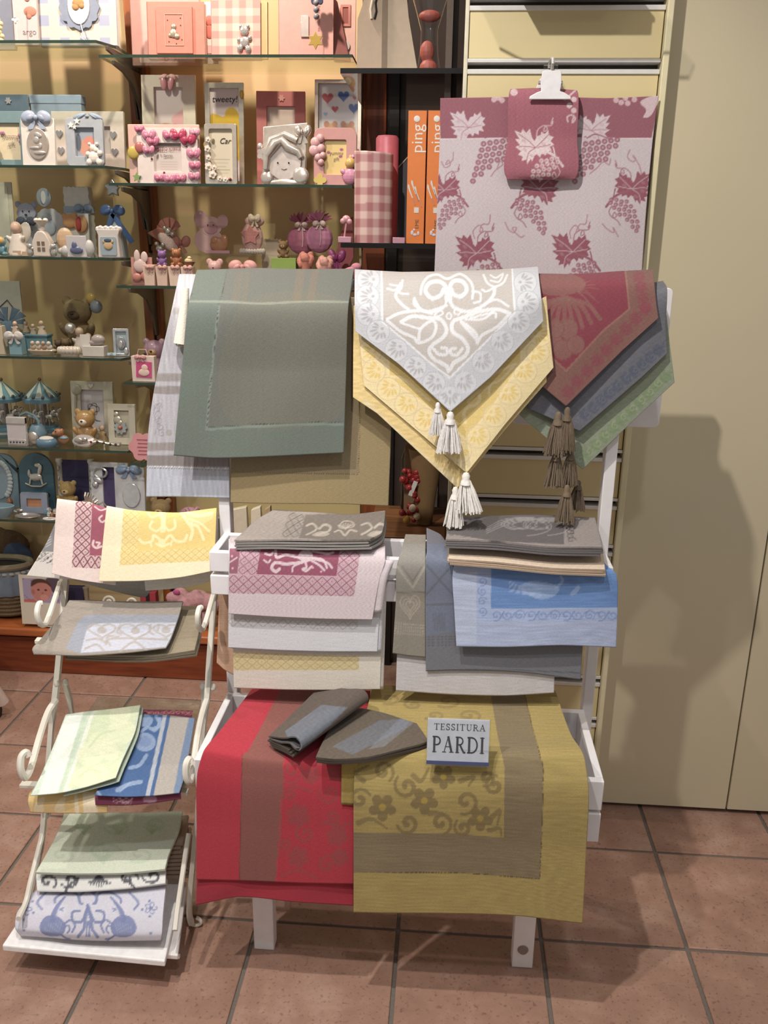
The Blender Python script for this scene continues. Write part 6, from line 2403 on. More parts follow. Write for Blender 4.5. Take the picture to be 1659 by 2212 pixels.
t.card('checked_cover', 170, 148, p_ging, 0, 1, -9)
med = t.p('medallion', B().prism(flower_pts(6, 74, 45, 12, 0.14), 4, (0, -12, 0)), mat('#7f8aa3', 0.8))
t.p('oval_plaque', B().prism(ellipse(6, 78, 24, 38), 3, (0, -15, 0)), ceramic('#e4dfd6'), med, bevel=0.8)
t.p('bear_relief', B().ball((6, -17, 82), (13, 3, 9)).ball((0, -17, 74), (8, 3, 7)).ball((13, -17, 76), (6, 3, 6)), mat('#b08348', 0.8), med)
t.p('cord', B().tube([(10, -17, 40), (14, -18, 25), (8, -18, 14), (22, -18, 6), (18, -18, 16), (12, -18, 30)], 1.1, 6), mat('#d9dbe2', 0.8), med)
t = T('greeting_book', 'pale rose booklet with a curled hand print, leaning beside the gingham album', 'booklet', 60, z1, 2.80, GB, 0, 0.08)
book(t, 54, 130, 8, paper('#cbb6b4'))
for q in ((10, 100), (12, 66)):
    t.p('hand_motif', B().ball((q[0], -4.5, q[1]), (14, 1.5, 10)).ball((q[0] - 3, -4.5, q[1] - 9), (6, 1.5, 6)), mat('#b9775f', 0.7))
t.text('argo', 17, '#8c8288', 8, 26, -4.6, align='CENTER')
t = T('photo_album', 'plain slate blue album at the end of the topmost shelf', 'album', 16, z1, 2.86, GB, 0, 0.06)
book(t, 40, 150, 12, paper('#8e93a8'))
t = T('pendant', 'white ceramic angel hanging on a white cord in front of the booklet', 'pendant', 38, z1, 2.75, GB)
t.p('cord', B().tube([(0, 0, 3), (1, 0, 30), (-1, 0, 60), (0, 0, 105)], 0.9, 6), mat('#e6e4e2', 0.7))
t.p('angel', B().ball((0, -1, 40), (3, 2, 5)).ball((-4, -1, 43), (4, 1, 3)).ball((4, -1, 43), (4, 1, 3)).ball((0, -1, 48), 2.5), ceramic('#ebe8e4'))
t.p('cord_end', B().tube([(0, 0, 3), (4, -4, 1.2), (14, -6, 1.2)], 0.9, 6), mat('#e6e4e2', 0.7))
t = T('bead_string', 'short string of cream beads at the shelf end', 'beads', 4, z1, 2.76, GB)
for k in range(6):
    t.p('bead', B().ball((math.sin(k * 2.1) * 3, 0, 5.2 + k * 8), 5), ceramic('#e6d49a'))

# ---------------- blue bay, second shelf
t = T('keepsake_box', 'plain light blue keepsake box standing behind the white frames', 'box', 138, z2, 2.91, GB)
H = t.h(222)
t.p('box', B().box((0, 0, H / 2), (110, 24, H)), paper('#8fa3bb'), bevel=2)
t.p('lid', B().box((0, 0, H - 8), (113, 26, 18)), paper('#93a9c4'), bevel=2)
t = T('keepsake_album', 'slate blue album with a small silver flower, behind the teal frame', 'album', 36, z2, 2.90, GB)
H = t.h(220)
book(t, 88, H, 16, paper('#61788f'))
t.p('flower_stud', B().prism(flower_pts(2, H - 12, 7, 6, 0.45), 2, (0, -9, 0)), SIL)
t = T('framed_photo', 'teal and cream picture frame with little figures at its foot', 'frame', 22, z2, 2.80, GB, 0, 0.12)
frame(t, 78, 112, 12, mat('#6e9298', 0.5), inner='#d8c9a6', bt=24, bb=14)
t.text('yummy', 12, '#9c8a78', 4, 62, -1.5)
t.text('gift', 12, '#9c8a78', 6, 47, -1.5)
for q in ((-12, 68), (27, 64), (28, 52)):
    t.p('butterfly', B().ball((q[0] - 2.5, -2, q[1]), (3, 1, 4), (0, 0.4, 0)).ball((q[0] + 2.5, -2, q[1]), (3, 1, 4), (0, -0.4, 0)), ceramic('#a86a86'))
t.p('duckling', B().ball((-28, -10, 10), (12, 7, 10)).ball((-26, -10, 26), (9, 7, 8)), ceramic('#7fb0c0'), remesh=1)
t.p('chick', B().ball((-26, -11, 38), (9, 6, 8)).ball((-20, -12, 30), (6, 5, 5)), ceramic('#e0c46a'), remesh=1)
t = T('framed_photo', 'white frame with an oval silver relief and a blue satin bow', 'frame', 87, z2, 2.765, GB, 0, 0.10)
t.p('panel', B().box((0, 0, 48), (74, 8, 96)), ceramic('#e2dbd2'), bevel=1.5)
ov = t.p('oval_relief', B().prism(ellipse(0, 44, 24, 32), 4, (0, -5, 0)), silver('#c9b09a', 0.3), bevel=1.2)
t.p('angel_relief', B().ball((2, -8, 62), (9, 2, 5), (0, 0.4, 0)).ball((-2, -8, 52), (6, 2, 7)).ball((-6, -8, 36), (12, 2, 3)).ball((4, -8, 26), (14, 2, 4)).ball((6, -8, 40), (4, 2, 6)), silver('#ddd3c8', 0.2), ov)
t.p('bow', bow_b(B(), (0, -8, 96), 66, 34, 5), mat('#9fb0cc', 0.4))
t = T('framed_photo', 'dove grey rounded frame with white stars and a white bear', 'frame', 187, z2, 2.765, GB, 0, 0.10)


def p_baby(x, y):
    p = Paint(x, y, '#9aa3b0')
    p.disc((26, 40), 20, '#d09a86', 1, ry=18)
    p.disc((30, 26), 12, '#cf8f80', 1, ry=9)
    p.disc((6, 30), 6, '#5f6672', 1, ry=18)
    return p


frame(t, 82, 98, 20, mat('#a9b2bc', 0.4), 10, r=10, rin=1, paint=p_baby)
for q in ((-28, 82, 7), (-14, 90, 7), (-20, 78, 5)):
    t.p('star', B().prism(star_pts(q[0], q[1], q[2], q[2] * 0.45), 3, (0, -6, 0)), ceramic('#ece8e4'))
b = B()
for q in ((20, 18, 12), (20, 36, 8), (12, 44, 4), (28, 44, 4), (8, 24, 6), (34, 26, 6), (10, 8, 7), (32, 8, 7), (26, 32, 6)):
    b.ball((q[0], -8, q[1]), (q[2], 5, q[2]), n=10)
t.p('bear_relief', b, ceramic('#e9e2d6'), remesh=1)
t.p('ribbon', bow_b(B(), (8, -3, 100), 66, 14, 4, False), mat('#8fa6c0', 0.5))
t = T('framed_photo', 'wide ivory frame with silver hearts, standing behind the grey one', 'frame', 195, z2, 2.86, GB, 0, 0.10)
H = t.h(250)
frame(t, 158, H, 30, ceramic('#d6c8bb'), inner='#b5aaa4', off=0)
for q in ((-62, 70), (-60, 36), (56, 68), (58, 34)):
    t.p('heart', B().prism([(q[0] + a * 0.8, c) for a, c in heart_pts(0, q[1], 10)], 3, (0, -6, 0)), silver('#aeb2bd'), bevel=0.8)

# ---------------- blue bay, third shelf
t = T('gift_card', 'plain pale card panel at the end of the third blue shelf', 'card', 12, z3, 2.93, GB, 0, 0.06)
t.p('panel', B().box((0, 0, 74), (52, 3, 148)), paper('#c4bda9'))
t.p('inner_panel', B().box((-2, -2.2, 74), (38, 1, 130)), paper('#cdc6b4'))
t = T('teddy_card', 'grey-blue teddy face card wearing a gingham bow', 'card', 66, z3, 2.87, GB, 0, 0.04)
H = t.h(442)
t.p('stand_card', B().prism(rrect(-18, 0, 18, 60, 4), 2, (0, 5, 0)), paper('#b9bcc6'))
t.p('face', B().prism(flower_pts(0, H - 24, 22, 8, 0.08), 8), plush('#a9abc0'), bevel=2)
for s in (-1, 1):
    t.p('ear', B().ball((s * 18, 0, H - 6), (7, 4, 7)), plush('#9698b0'))
    t.p('eye', B().ball((s * 7, -5, H - 20), 1.6), mat('#26242a', 0.3))
t.p('nose', B().ball((0, -6, H - 27), (3, 2, 2)), mat('#3a3238', 0.4))
t.p('bow', bow_b(B(), (0, -8, H - 42), 44, 26, 4), mat('#4d5268', 0.7))
t = T('rattle_card', 'pale blue card cut as a rabbit with a striped round rattle', 'card', 112, z3, 2.89, GB, 0, 0.05)
H = t.h(416)
t.p('card', B().prism(flower_pts(0, 62, 36, 10, 0.07), 2.5), paper('#c9cbd2'))
t.p('stand_card', B().box((0, 2, 20), (40, 2, 40)), paper('#bfc2cb'))
t.p('rattle_ring', B().prism(ellipse(-8, H - 18, 16, 19), 3), paper('#9fb0be'), bevel=0.6)
t.p('rattle_stripe', B().prism(ellipse(-8, H - 18, 5, 13), 1.5, (0, -2.5, 0)), paper('#dfe0e2'))
t.p('bunny_print', B().ball((0, -3, 58), (15, 1.5, 16)).ball((-4, -3, 78), (10, 1.5, 9)), paper('#aab4c4'))
t = T('ribbon_box', 'tall white scalloped box tied with a pale blue ribbon', 'box', 180, z3, 2.91, GB, 0, 0)
H = t.h(413)
sc = [(-28, 0), (28, 0)] + [(28 - (0 if i % 2 else 2), 8 + i * (H - 12) / 16) for i in range(17)] + [(27 - i * 4.5, H - (0 if i % 2 else 2)) for i in range(13)] + [(-28 + (0 if i % 2 else 2), H - 4 - i * (H - 12) / 16) for i in range(17)]
t.p('box', B().prism(sc, 22), paper('#cfcbc4'))
t.p('ribbon', B().box((0, 0, H - 46), (58, 24, 13)), mat('#93a7bf', 0.4))
t.p('bow', bow_b(B(), (14, -14, H - 44), 40, 22, 4), mat('#8299b8', 0.4))
t = T('picture_card', 'card with a sleeping orange bear, propped among the white figurines', 'card', 165, z3, 2.85, GB, 0, 0.08)
H = t.h(466)
t.p('card', B().box((6, 0, H / 2), (52, 3, H)), paper('#cfc6bd'))
t.p('bear_relief', B().ball((-8, -4, H - 16), (17, 4, 15)).ball((-20, -4, H - 6), (6, 3, 6)).ball((2, -4, H - 4), (6, 3, 6)).ball((16, -4, H - 22), (15, 4, 18)), mat('#c78f58', 0.6), remesh=1)
t.p('jacket', B().ball((12, -7, H - 22), (7, 3, 15)), mat('#a8332c', 0.6))
t = T('shell_dish', 'cream shell dish with a cherub, leaning before the orange bear card', 'dish', 152, z3, 2.81, GB, 0, 0)
b = B()
b.ball((-8, 0, 34), (20, 9, 26)).ball((14, -2, 26), (20, 8, 15))
t.p('shell', b, ceramic('#d8b48e'), remesh=1)
t.p('cloud_base', B().ball((4, -2, 11.2), (32, 10, 11)), ceramic('#d9d4cc'))
t = T('gown_figurine', 'white angel figurine in a long gown on the third shelf', 'figurine', 42, z3, 2.80, GB)
H = t.h(478)
figure(t, H, ceramic('#d6cbbf'), SKIN, w=0.36)
t.p('wing', B().ball((14, 5, H * 0.62), (14, 3, 24), (0, 0.3, 0)), ceramic('#d3cabd'))
t.p('gift', B().box((4, -16, 6), (16, 8, 10)).box((22, -16, 5), (12, 8, 9)), ceramic('#c9a98a'))
t = T('bear_figurine', 'tiny turquoise bear figurine with a yellow head at the shelf end', 'figurine', 6, z3, 2.77, GB)
bear(t, ceramic('#5d98a6'), 42, ears=0.8, parts=False)
t.p('hood', B().ball((0, -4, 31), (10, 8, 9)), ceramic('#d8ab5a'))
t = T('house_figurine', 'white ceramic house with a flower on its roof and two silver dogs', 'figurine', 96, z3, 2.765, GB)
t.p('house', B().prism([(-19, 0), (19, 0), (20, 30), (12, 46), (6, 52), (-6, 52), (-12, 46), (-20, 30)], 22), ceramic('#dcd0c2'), bevel=2)
for q in ((-5, 27), (5, 27), (-5, 15), (5, 15)):
    t.p('window', B().box((q[0], -11.2, q[1]), (6.5, 1.2, 8)), mat('#7d6a55', 0.6))
t.p('roof_flower', B().lathe([(4, 50), (7, 56), (6, 62), (11, 70), (15, 74)], n=10).ball((-10, 0, 74), (6, 5, 5)).ball((10, 0, 74), (6, 5, 5)).ball((0, -6, 73), (6, 5, 6)), ceramic('#e2d8cb'))
for s in (-1, 1):
    t.p('silver_dog', B().ball((s * 26, -8, 9), (7, 6, 9)).ball((s * 25, -10, 21), (6, 6, 6)).ball((s * 30, -10, 22), (3, 4, 5)).ball((s * 20, -10, 16), (3, 4, 3)), silver('#c9c2ba', 0.18), remesh=0.7)
t = T('figurine_card', 'white figurine card with a blue swan motif between house and bag', 'figurine', 168, z3, 2.765, GB)
t.p('card', B().box((0, 0, 22), (44, 4, 44)), ceramic('#c9c7c8'), bevel=1)
t.p('blue_relief', B().ball((0, -4, 14), (15, 3, 8)).ball((-4, -4, 24), (6, 3, 8)), ceramic('#5d6a94'), remesh=0.8)
for q in ((26, 18.2, 18), (-26, 12.2, 12)):
    t.p('cloud', B().ball((q[0], 4, q[1]), (11, 8, q[2])), ceramic('#c8c6c4'))
t = T('gift_bag', 'white gift bag with a bear label and a frilled top', 'bag', 240, z3, 2.765, GB)
t.p('bag', B().prism([(-25, 0), (25, 0), (22, 46), (26, 58), (-26, 58), (-22, 46)], 18), paper('#d2ccc8'), bevel=1.5)
fb = B()
for k in range(9):
    fb.ball((-24 + k * 6, 0, 58 + 2 * (k % 2)), (5, 9, 6), n=8)
t.p('frill', fb, paper('#d9d3cf'))
lb = t.p('label', B().prism(rrect(-17, 5, 17, 42, 3), 1.5, (0, -10, 0)), paper('#98b0bf'))
t.p('bear_print', B().ball((0, -11.5, 25), (10, 1.5, 9)).ball((-8, -11.5, 33), (4, 1.2, 4)).ball((8, -11.5, 33), (4, 1.2, 4)), paper('#cfae80'), lb)
t.p('cap_print', B().ball((0, -12.2, 35), (9, 1.2, 4)), paper('#3f5a70'), lb)
t = T('gingham_box', 'blue gingham cone box tied with a big blue ribbon bow', 'box', 254, z3, 2.85, GB)
H = t.h(470)
t.p('cone', B().lathe([(26, 0), (24, H * 0.4), (12, H)], n=4, rot=(0, 0, math.pi / 4)), mat('#a9bac9', 0.7, var=0.25, scale=600))
t.p('bow', bow_b(B(), (0, -10, H + 8), 54, 30, 5, False), mat('#3f66a2', 0.35))
t.p('ribbon_tail', B().prism([(4, H + 6), (44, H - 52), (34, H - 58), (-4, H)], 2, (0, -12, 0)).prism([(-4, H + 6), (-24, H - 46), (-14, H - 44), (6, H)], 2, (0, -12, 0)), mat('#3f66a2', 0.35))
t = T('star_pick', 'silver foil star on a thin stick above the blue bow', 'ornament', 255, z3, 2.875, GB)
H = t.h(416)
t.p('stick', B().cyl(1, H - 8), mat('#b9a06a', 0.5))
t.p('star', B().prism(star_pts(0, H, 20, 11), 8), silver('#7b8894', 0.35), bevel=2.5)

# ---------------- blue bay, fourth shelf
t = T('gift_card', 'pale booklet standing behind the blue tulle bundle', 'booklet', 26, z4, 2.93, GB, 0, 0.05)
H = t.h(612)
t.p('booklet', B().box((0, 0, H / 2), (60, 4, H)), paper('#b3aa9f'), bevel=0.6)
t.p('pen_line', B().tube([(-20, -3, H * 0.6), (0, -3, H * 0.72), (18, -3, H * 0.55)], 0.9, 5), mat('#3a3a46', 0.5))
t = T('tulle_bundle', 'blue tulle sugared almond bundle with pointed ends', 'favour', 24, z4, 2.885, GB)
b = B()
b.ball((0, 0, 36), (24, 16, 26), n=14)
for a in range(7):
    an = -0.2 + a * 0.55
    b.prism([(0, 56), (44 * math.cos(an), 60 + 30 * math.sin(an)), (40 * math.cos(an + 0.4), 60 + 30 * math.sin(an + 0.4))], 2, (0, (a % 3 - 1) * 4, 0))
t.p('tulle', b, mat('#5f7d98', 0.8, 0, 0.15))
t = T('ribbon_box', 'small sky blue box with a white ribbon bow and baby figure', 'box', 40, z4, 2.765, GB)
t.p('box', B().box((0, 0, 20), (28, 22, 40), taper=0.94), paper('#79b0bf'), bevel=0.8)
t.p('bow', bow_b(B(), (0, -13, 40), 42, 24, 3), mat('#dedad4', 0.4))
figure(t, 30, ceramic('#b7a58e'), SKIN, cz=42, w=0.36)
t = T('tall_box', 'tall cream favour box at the end of the fourth shelf', 'box', 4, z4, 2.765, GB)
t.p('box', B().box((0, 0, 30), (26, 22, 60), taper=0.8), paper('#cdbfa2'), bevel=0.8)
figure(t, 18, ceramic('#b08a6a'), SKIN, cz=60)
t = T('crib_box', 'turquoise crib box holding two little baby figures', 'box', 88, z4, 2.82, GB)
t.p('crib', B().box((0, 0, 18), (46, 26, 36)), ceramic('#5a9aab'), bevel=1.5)
t.p('rim', B().box((0, 0, 37), (50, 30, 5)), ceramic('#4d8597'), bevel=1.5)
figure(t, 32, ceramic('#c4b39c'), SKIN, 9, -2, 38)
figure(t, 24, ceramic('#a99a86'), SKIN, -12, 2, 38)
t = T('blue_tin', 'small steel blue round tin with a baby on its lid', 'tin', 62, z4, 2.868, GB)
t.p('tin', B().lathe([(13, 0), (14, 3), (14, 34), (12, 38)], n=18), ceramic('#5b7f92'))
t.p('lid_band', B().lathe([(14.6, 30), (14.6, 36)], n=18), ceramic('#38586e'))
figure(t, 26, ceramic('#b89f82'), SKIN, 0, 0, 38)
t = T('baby_tray', 'oval beige tray with little babies and white bows', 'favour', 92, z4, 2.765, GB)
t.p('tray', B().lathe([(0, 0), (22, 1), (32, 10), (30, 12), (20, 4), (0, 3)], n=20, sy=0.5), ceramic('#bfae93'))
for k in range(4):
    t.p('baby', B().ball((-18 + k * 12, -2, 17), (7, 5, 7)).ball((-18 + k * 12, -4, 25), 5), ceramic(('#c9b29a', '#d3c8b8', '#b79a80', '#cfc6bb')[k]), remesh=0.7)
t = T('teddy_bear', 'big beige teddy bear holding two balloons on the fourth shelf', 'teddy bear', 176, z4, 2.93, GB)
H = t.h(640)
bear(t, plush('#8a7350'), H * 1.0, cx=0, muzzle=plush('#5d4a33'))
t.p('balloon_string', B().tube([(28, -6, 40), (34, -4, 80), (36, 0, H - 18)], 0.6, 5), mat('#b8b0a4', 0.6))
t.p('balloon', B().ball((30, 0, H - 8), (11, 9, 12)), ceramic('#c9a24e'))
t.p('balloon', B().ball((42, -4, H - 24), (14, 10, 14)), ceramic('#8d98a8'))
t = T('bear_figurine', 'two tiny brown bear cubs before the beige teddy', 'figurine', 138, z4, 2.812, GB)
bear(t, mat('#6f5a3e', 0.7), 34, 6, 0, 0)
bear(t, mat('#5d4a34', 0.7), 30, -12, 4, 0, parts=False)
t = T('sheep_figurine', 'white bonnet figurine pair leaning on each other', 'figurine', 182, z4, 2.836, GB)
figure(t, 58, ceramic('#cbbfb4'), ceramic('#c9a992'), -6, 0, 0)
figure(t, 46, ceramic('#d2c8bf'), ceramic('#cba892'), 14, -4, 0)
t.p('pearl', B().ball((-24, -4, 52), 12), silver('#b9b0a6', 0.3))
t = T('frilled_tray', 'round white frilled tray full of sugared almonds', 'favour', 151, z4, 2.765, GB)
fb = B()
for k in range(16):
    a = k * 0.3927
    fb.ball((22 * math.cos(a), 11 * math.sin(a), 11), (6, 5, 8), n=8)
t.p('frill', fb, ceramic('#d6c9b9'))
t.p('tray', B().lathe([(0, 0), (20, 0), (23, 12), (0, 12)], n=18, sy=0.5), ceramic('#d2c4b2'))
for k in range(7):
    t.p('almond', B().ball((-15 + k * 5, -3 + 4 * (k % 2), 16), (4.5, 3, 3.5), n=8), ceramic('#ddd2c4'))
t = T('shoe_box', 'white box with a grey baby shoe lying on it', 'box', 207, z4, 2.77, GB)
t.p('box', B().box((0, 0, 11), (48, 26, 22)), ceramic('#d3cbc2'), bevel=1.2)
t.p('shoe', B().ball((8, 0, 34), (16, 10, 12)).ball((-2, 0, 28), (16, 9, 6)), ceramic('#a59a94'), remesh=0.9)
t.p('print_card', B().box((-18, -6, 34), (22, 2, 24), (-0.1, 0, 0)), paper('#cfcac0'))
t = T('framed_photo', 'small silver frame with an oval blue centre at the cut corner', 'frame', 264, z4, 2.778, GB, 0.15, 0.10)
frame(t, 34, 58, 6, silver('#b4bcc2', 0.25), 6, inner='#9fb2bd', r=2)
t.p('oval', B().prism(ellipse(0, 28, 9, 13), 3, (0, -3, 0)), silver('#8a8e9c', 0.3), bevel=0.8)
t.p('relief', B().ball((0, -5, 25), (5, 2, 8)).ball((10, -5, 10), (5, 2, 8)), silver('#c4bcb8', 0.2))
t = T('star_box', 'pale blue star-shaped box lying on the fourth shelf', 'box', 243, z4, 2.738, GB)
t.p('star', B().prism(star_pts(0, 0, 11, 6), 7, (0, 0, 6.3), (math.pi / 2 - 0.25, 0, 0)), ceramic('#a3c0cc'), bevel=1.2)

# ---------------- blue bay, fifth shelf
def carousel(x, Y, label):
    t = T('carousel', label, 'carousel', x, z5, Y, 'toy carousels')
    H = t.h(816)
    rf = t.p('roof', B().lathe([(38, H * 0.66), (36, H * 0.70), (0, H * 0.95)], n=16), ceramic('#6fa3b8'), smooth=False)
    st_ = B()
    for k in range(8):
        a0, a1 = k * math.pi / 4 + 0.12, k * math.pi / 4 + 0.50
        st_.add([(36.4 * math.cos(a0), 36.4 * math.sin(a0), H * 0.703), (36.4 * math.cos(a1), 36.4 * math.sin(a1), H * 0.703), (0, 0, H * 0.958)], [(0, 1, 2)])
    t.p('roof_stripe', st_, ceramic('#dcdcd4'), rf, smooth=False)
    t.p('finial', B().ball((0, 0, H * 0.97), 4), ceramic('#8a5a32'), rf)
    rim = B()
    for k in range(12):
        a = k * math.pi / 6
        rim.ball((37 * math.cos(a), 37 * math.sin(a), H * 0.71), (3.5, 3.5, 3.5), n=8)
    t.p('roof_bead', rim, ceramic('#55606a'), rf)
    t.p('canopy_edge', B().lathe([(38, H * 0.60), (39, H * 0.66), (37, H * 0.67)], n=24), ceramic('#5d93aa'), rf)
    t.p('column', B().lathe([(9, H * 0.2), (8, H * 0.62)], n=12), silver('#8f7f72', 0.4))
    t.p('base', B().lathe([(36, 0), (38, 4), (38, H * 0.12), (30, H * 0.16), (30, H * 0.2), (0, H * 0.21)], n=24), ceramic('#4f7f96'))
    t.p('base_band', B().lathe([(38.4, H * 0.06), (38.4, H * 0.1)], n=24), silver('#b5b0a8', 0.3))
    for k in range(6):
        a = k * math.pi / 3 + 0.4
        cx_, cy_ = 24 * math.cos(a), 24 * math.sin(a)
        hb_ = B().ball((cx_, cy_, H * 0.36), (9, 4, 6)).ball((cx_ + 8, cy_, H * 0.43), (4, 3, 7), (0, 0.5, 0)).ball((cx_ + 12, cy_, H * 0.46), (4, 2.5, 3))
        for s in (-5, 5):
            hb_.tube([(cx_ + s, cy_, H * 0.34), (cx_ + s * 1.5, cy_, H * 0.26)], 1.4, 6)
        ho = t.p('horse', hb_, silver('#c9bfb2', 0.25), remesh=0.7)
        t.p('pole', B().cyl(0.9, H * 0.42, (cx_, cy_, H * 0.2)), silver('#b9ad98', 0.3), ho)
    return t


carousel(16, 2.905, 'blue striped toy carousel at the very end of the fifth shelf')
carousel(98, 2.905, 'blue striped toy carousel behind the little blue watering jug')
t = T('framed_photo', 'small white block frame with silver bands above and below', 'frame', 40, z5, 2.75, GB, 0, 0.06)
t.p('block', B().box((0, 0, 31), (42, 8, 62)), ceramic('#cfc9cb'), bevel=0.8)
t.p('silver_band', B().box((0, -1, 54), (42, 9, 14)), silver('#cfc4b8', 0.2), bevel=1)
bnd = t.p('silver_band', B().box((0, -1, 8), (40, 9, 11)), silver('#cfc4b8', 0.2), bevel=1)
for k in range(5):
    t.p('stone', B().ball((-14 + k * 7, -6, 8), 2), mat('#4a3a40', 0.2), bnd)
t = T('watering_jug', 'light blue ceramic jug with a tall looped handle', 'jug', 78, z5, 2.808, GB)
t.p('jug', B().lathe([(10, 0), (18, 8), (20, 20), (14, 34), (11, 38), (9, 36)], (6, 0, 0), n=18), ceramic('#6f98b0'))
t.p('handle', B().tube([(10, 0, 30), (10, 0, 46), (2, 0, 58), (-14, 0, 64), (-28, 0, 58), (-32, 0, 46)], 3, 8), ceramic('#7aa3ba'))
t = T('silver_dish', 'little silver shell dish between block frame and jug', 'dish', 73, z5, 2.766, GB)
t.p('shell', B().ball((0, 0, 15), (13, 5, 14)), silver('#c9b7a2', 0.25))
t = T('round_box', 'round blue trinket box with a white cushioned lid', 'box', 102, z5, 2.745, GB)
t.p('box', B().lathe([(18, 0), (22, 4), (23, 11), (20, 16), (18, 17)], n=20, sy=0.8), ceramic('#52809e'))
t.p('cushion', B().ball((0, 0, 18), (16, 12, 5)), plush('#d6d0c8'))
t = T('dog_figurine', 'orange-brown puppy figurine beside the round trinket box', 'figurine', 136, z5, 2.79, GB)
t.p('puppy', B().ball((2, 0, 10), (13, 8, 10)).ball((-6, -3, 26), (10, 8, 9)).ball((-14, -5, 23), (6, 5, 5)).ball((2, -2, 27), (4, 4, 8)), ceramic('#b0764a'), remesh=0.8)
t.p('scarf', B().ball((4, -3, 14), (10, 6, 4)), ceramic('#6fa0ba'))
t.p('eye', B().ball((-9, -10, 29), 1.4), mat('#221a16', 0.3))
t = T('framed_photo', 'big cream frame with a drawn flower and a moulded rattle', 'frame', 204, z5, 2.89, GB, 0, 0.10)
H = t.h(825)


def p_flw(x, y):
    p = Paint(x, y, '#c6bec2')
    p.stroke([(26 + 8 * math.cos(a * 1.2566) + 0, 42 + 8 * math.sin(a * 1.2566)) for a in range(5)], 1.6, '#3e3640', 1, closed=True)
    for k in range(5):
        p.disc((26 + 7 * math.cos(k * 1.2566), 42 + 7 * math.sin(k * 1.2566)), 6, '#3e3640', 1, ring=1.4)
    p.disc((26, 42), 7, '#c6bec2', 1)
    p.stroke([(27, 56), (30, 66), (40, 68)], 2, '#3e3640')
    return p


frame(t, 92, H, 21, ceramic('#c9bfa9'), 9, paint=p_flw, bt=18, bb=18)
rt = t.p('rattle_relief', B().ball((-32, -6, H - 18), (11, 4, 11)).tube([(-34, -6, H - 30), (-37, -6, H - 60), (-38, -6, H - 76)], 3, 8), ceramic('#bdb39d'))
t.p('heart', B().prism(heart_pts(0, H - 9, 6), 3, (0, -5, 0)), silver('#b9a98e'))
t = T('bear_figurine', 'golden brown bear figurine in a pale vest before the cream frame', 'figurine', 190, z5, 2.80, GB)
bear(t, ceramic('#b58a4c'), t.h(880), muzzle=ceramic('#ddd0bd'))
t.p('vest', B().ball((0, -7, 14), (15, 11, 13)), ceramic('#c3ccc4'))
t = T('framed_photo', 'small cream frame with a silver angel and a flower stone', 'frame', 266, z5, 2.81, GB, 0, 0.10)
H = t.h(873)
frame(t, 60, H, 14, ceramic('#c4bba6'), 8, inner='#bcb49f')
t.p('angel_relief', B().ball((-10, -6, H - 22), (6, 3, 6)).ball((-8, -6, H - 34), (9, 3, 9)).ball((-2, -6, H - 40), (6, 3, 6)), silver('#b9a98e', 0.3), remesh=0.8)
t.p('flower_stone', B().prism(flower_pts(-2, H - 50, 15, 9, 0.3), 3, (0, -6, 0)), silver('#9aa2a8', 0.4))
t.p('stone', B().ball((-2, -9, H - 50), 5), mat('#a8654a', 0.2))
t = T('angel_figurine', 'tiny brown angel standing between the two cream frames', 'figurine', 223, z5, 2.848, GB)
figure(t, 38, ceramic('#a8895e'), SKIN)
t = T('silver_brush', 'silver baby hairbrush lying at the front of the fifth shelf', 'brush', 210, z5, 2.735, GB, 0.02)
br = B().lathe([(0, -3), (14, -2), (15, 0), (13, 3), (0, 4)], (-28, 0, 17), (math.pi / 2 - 0.5, 0, 0), 20, 1.7, 1.0)
t.p('head', br, silver('#cbbfae', 0.2))
t.p('handle', B().tube([(-6, 0, 15), (6, 0, 17), (24, 0, 13), (42, 0, 11), (52, 0, 11)], [8, 6, 5, 7, 8], 10, flat=0.6), silver('#cbbfae', 0.2))
for k, q in enumerate(((-10, 17), (4, 17), (18, 15), (32, 12), (44, 12))):
    t.p('stone', B().ball((q[0], -7, q[1]), 3), mat(('#a8322c', '#4a4038', '#4a4038', '#3a332d', '#4a4038')[k], 0.2))
t.p('relief', B().ball((-34, -11, 20), (11, 3, 6)).ball((-22, -11, 22), (7, 3, 5)), silver('#9f9588', 0.25))
t = T('flower_tag', 'pink flower-shaped card with small printed lines hanging by the shelf corner', 'tag', 312, r5, 2.73, GP)
H = 34
t.p('card', B().prism(flower_pts(0, H, 33, 6, 0.2), 1.5), paper('#d48e93'))
for k in range(5):
    t.p('printed_line', B().box((2, -1.2, H + 16 - k * 8), (30 - 4 * (k % 2), 0.6, 1.6)), paper('#9c4a55'))

# ---------------- blue bay, lowest shelf
t = T('framed_photo', 'round-topped blue frame with white lace edging at the shelf end', 'frame', 12, z6, 2.86, GB, 0, 0.08)
H = t.h(978)
t.p('panel', B().prism([(-34, 0), (34, 0), (34, H - 30)] + [(34 * math.cos(a), H - 34 + 34 * math.sin(a)) for a in np.linspace(0, math.pi, 14)], 8), ceramic('#6d8a9c'), bevel=1)
lc = B()
for k in range(16):
    a = -0.9 + k * 0.2
    lc.ball((24 * math.cos(a) - 6, -6, H * 0.5 + 40 * math.sin(a)), (6, 3, 6), n=8)
t.p('lace', lc, plush('#bcc4cc'))
t.p('picture', B().prism(ellipse(-8, H * 0.5, 24, 40), 2, (0, -5, 0)), paper('#8a9fb2'))
t = T('arch_plaque', 'arched petrol blue plaque with a silver rocking horse', 'plaque', 85, z6, 2.86, GB, 0, 0.08)
H = t.h(977)
t.p('plaque', B().prism([(-38, 0), (38, 0), (38, H - 40)] + [(38 * math.cos(a), H - 38 + 38 * math.sin(a)) for a in np.linspace(0.05, math.pi, 16)], 8), ceramic('#356477'), bevel=1)
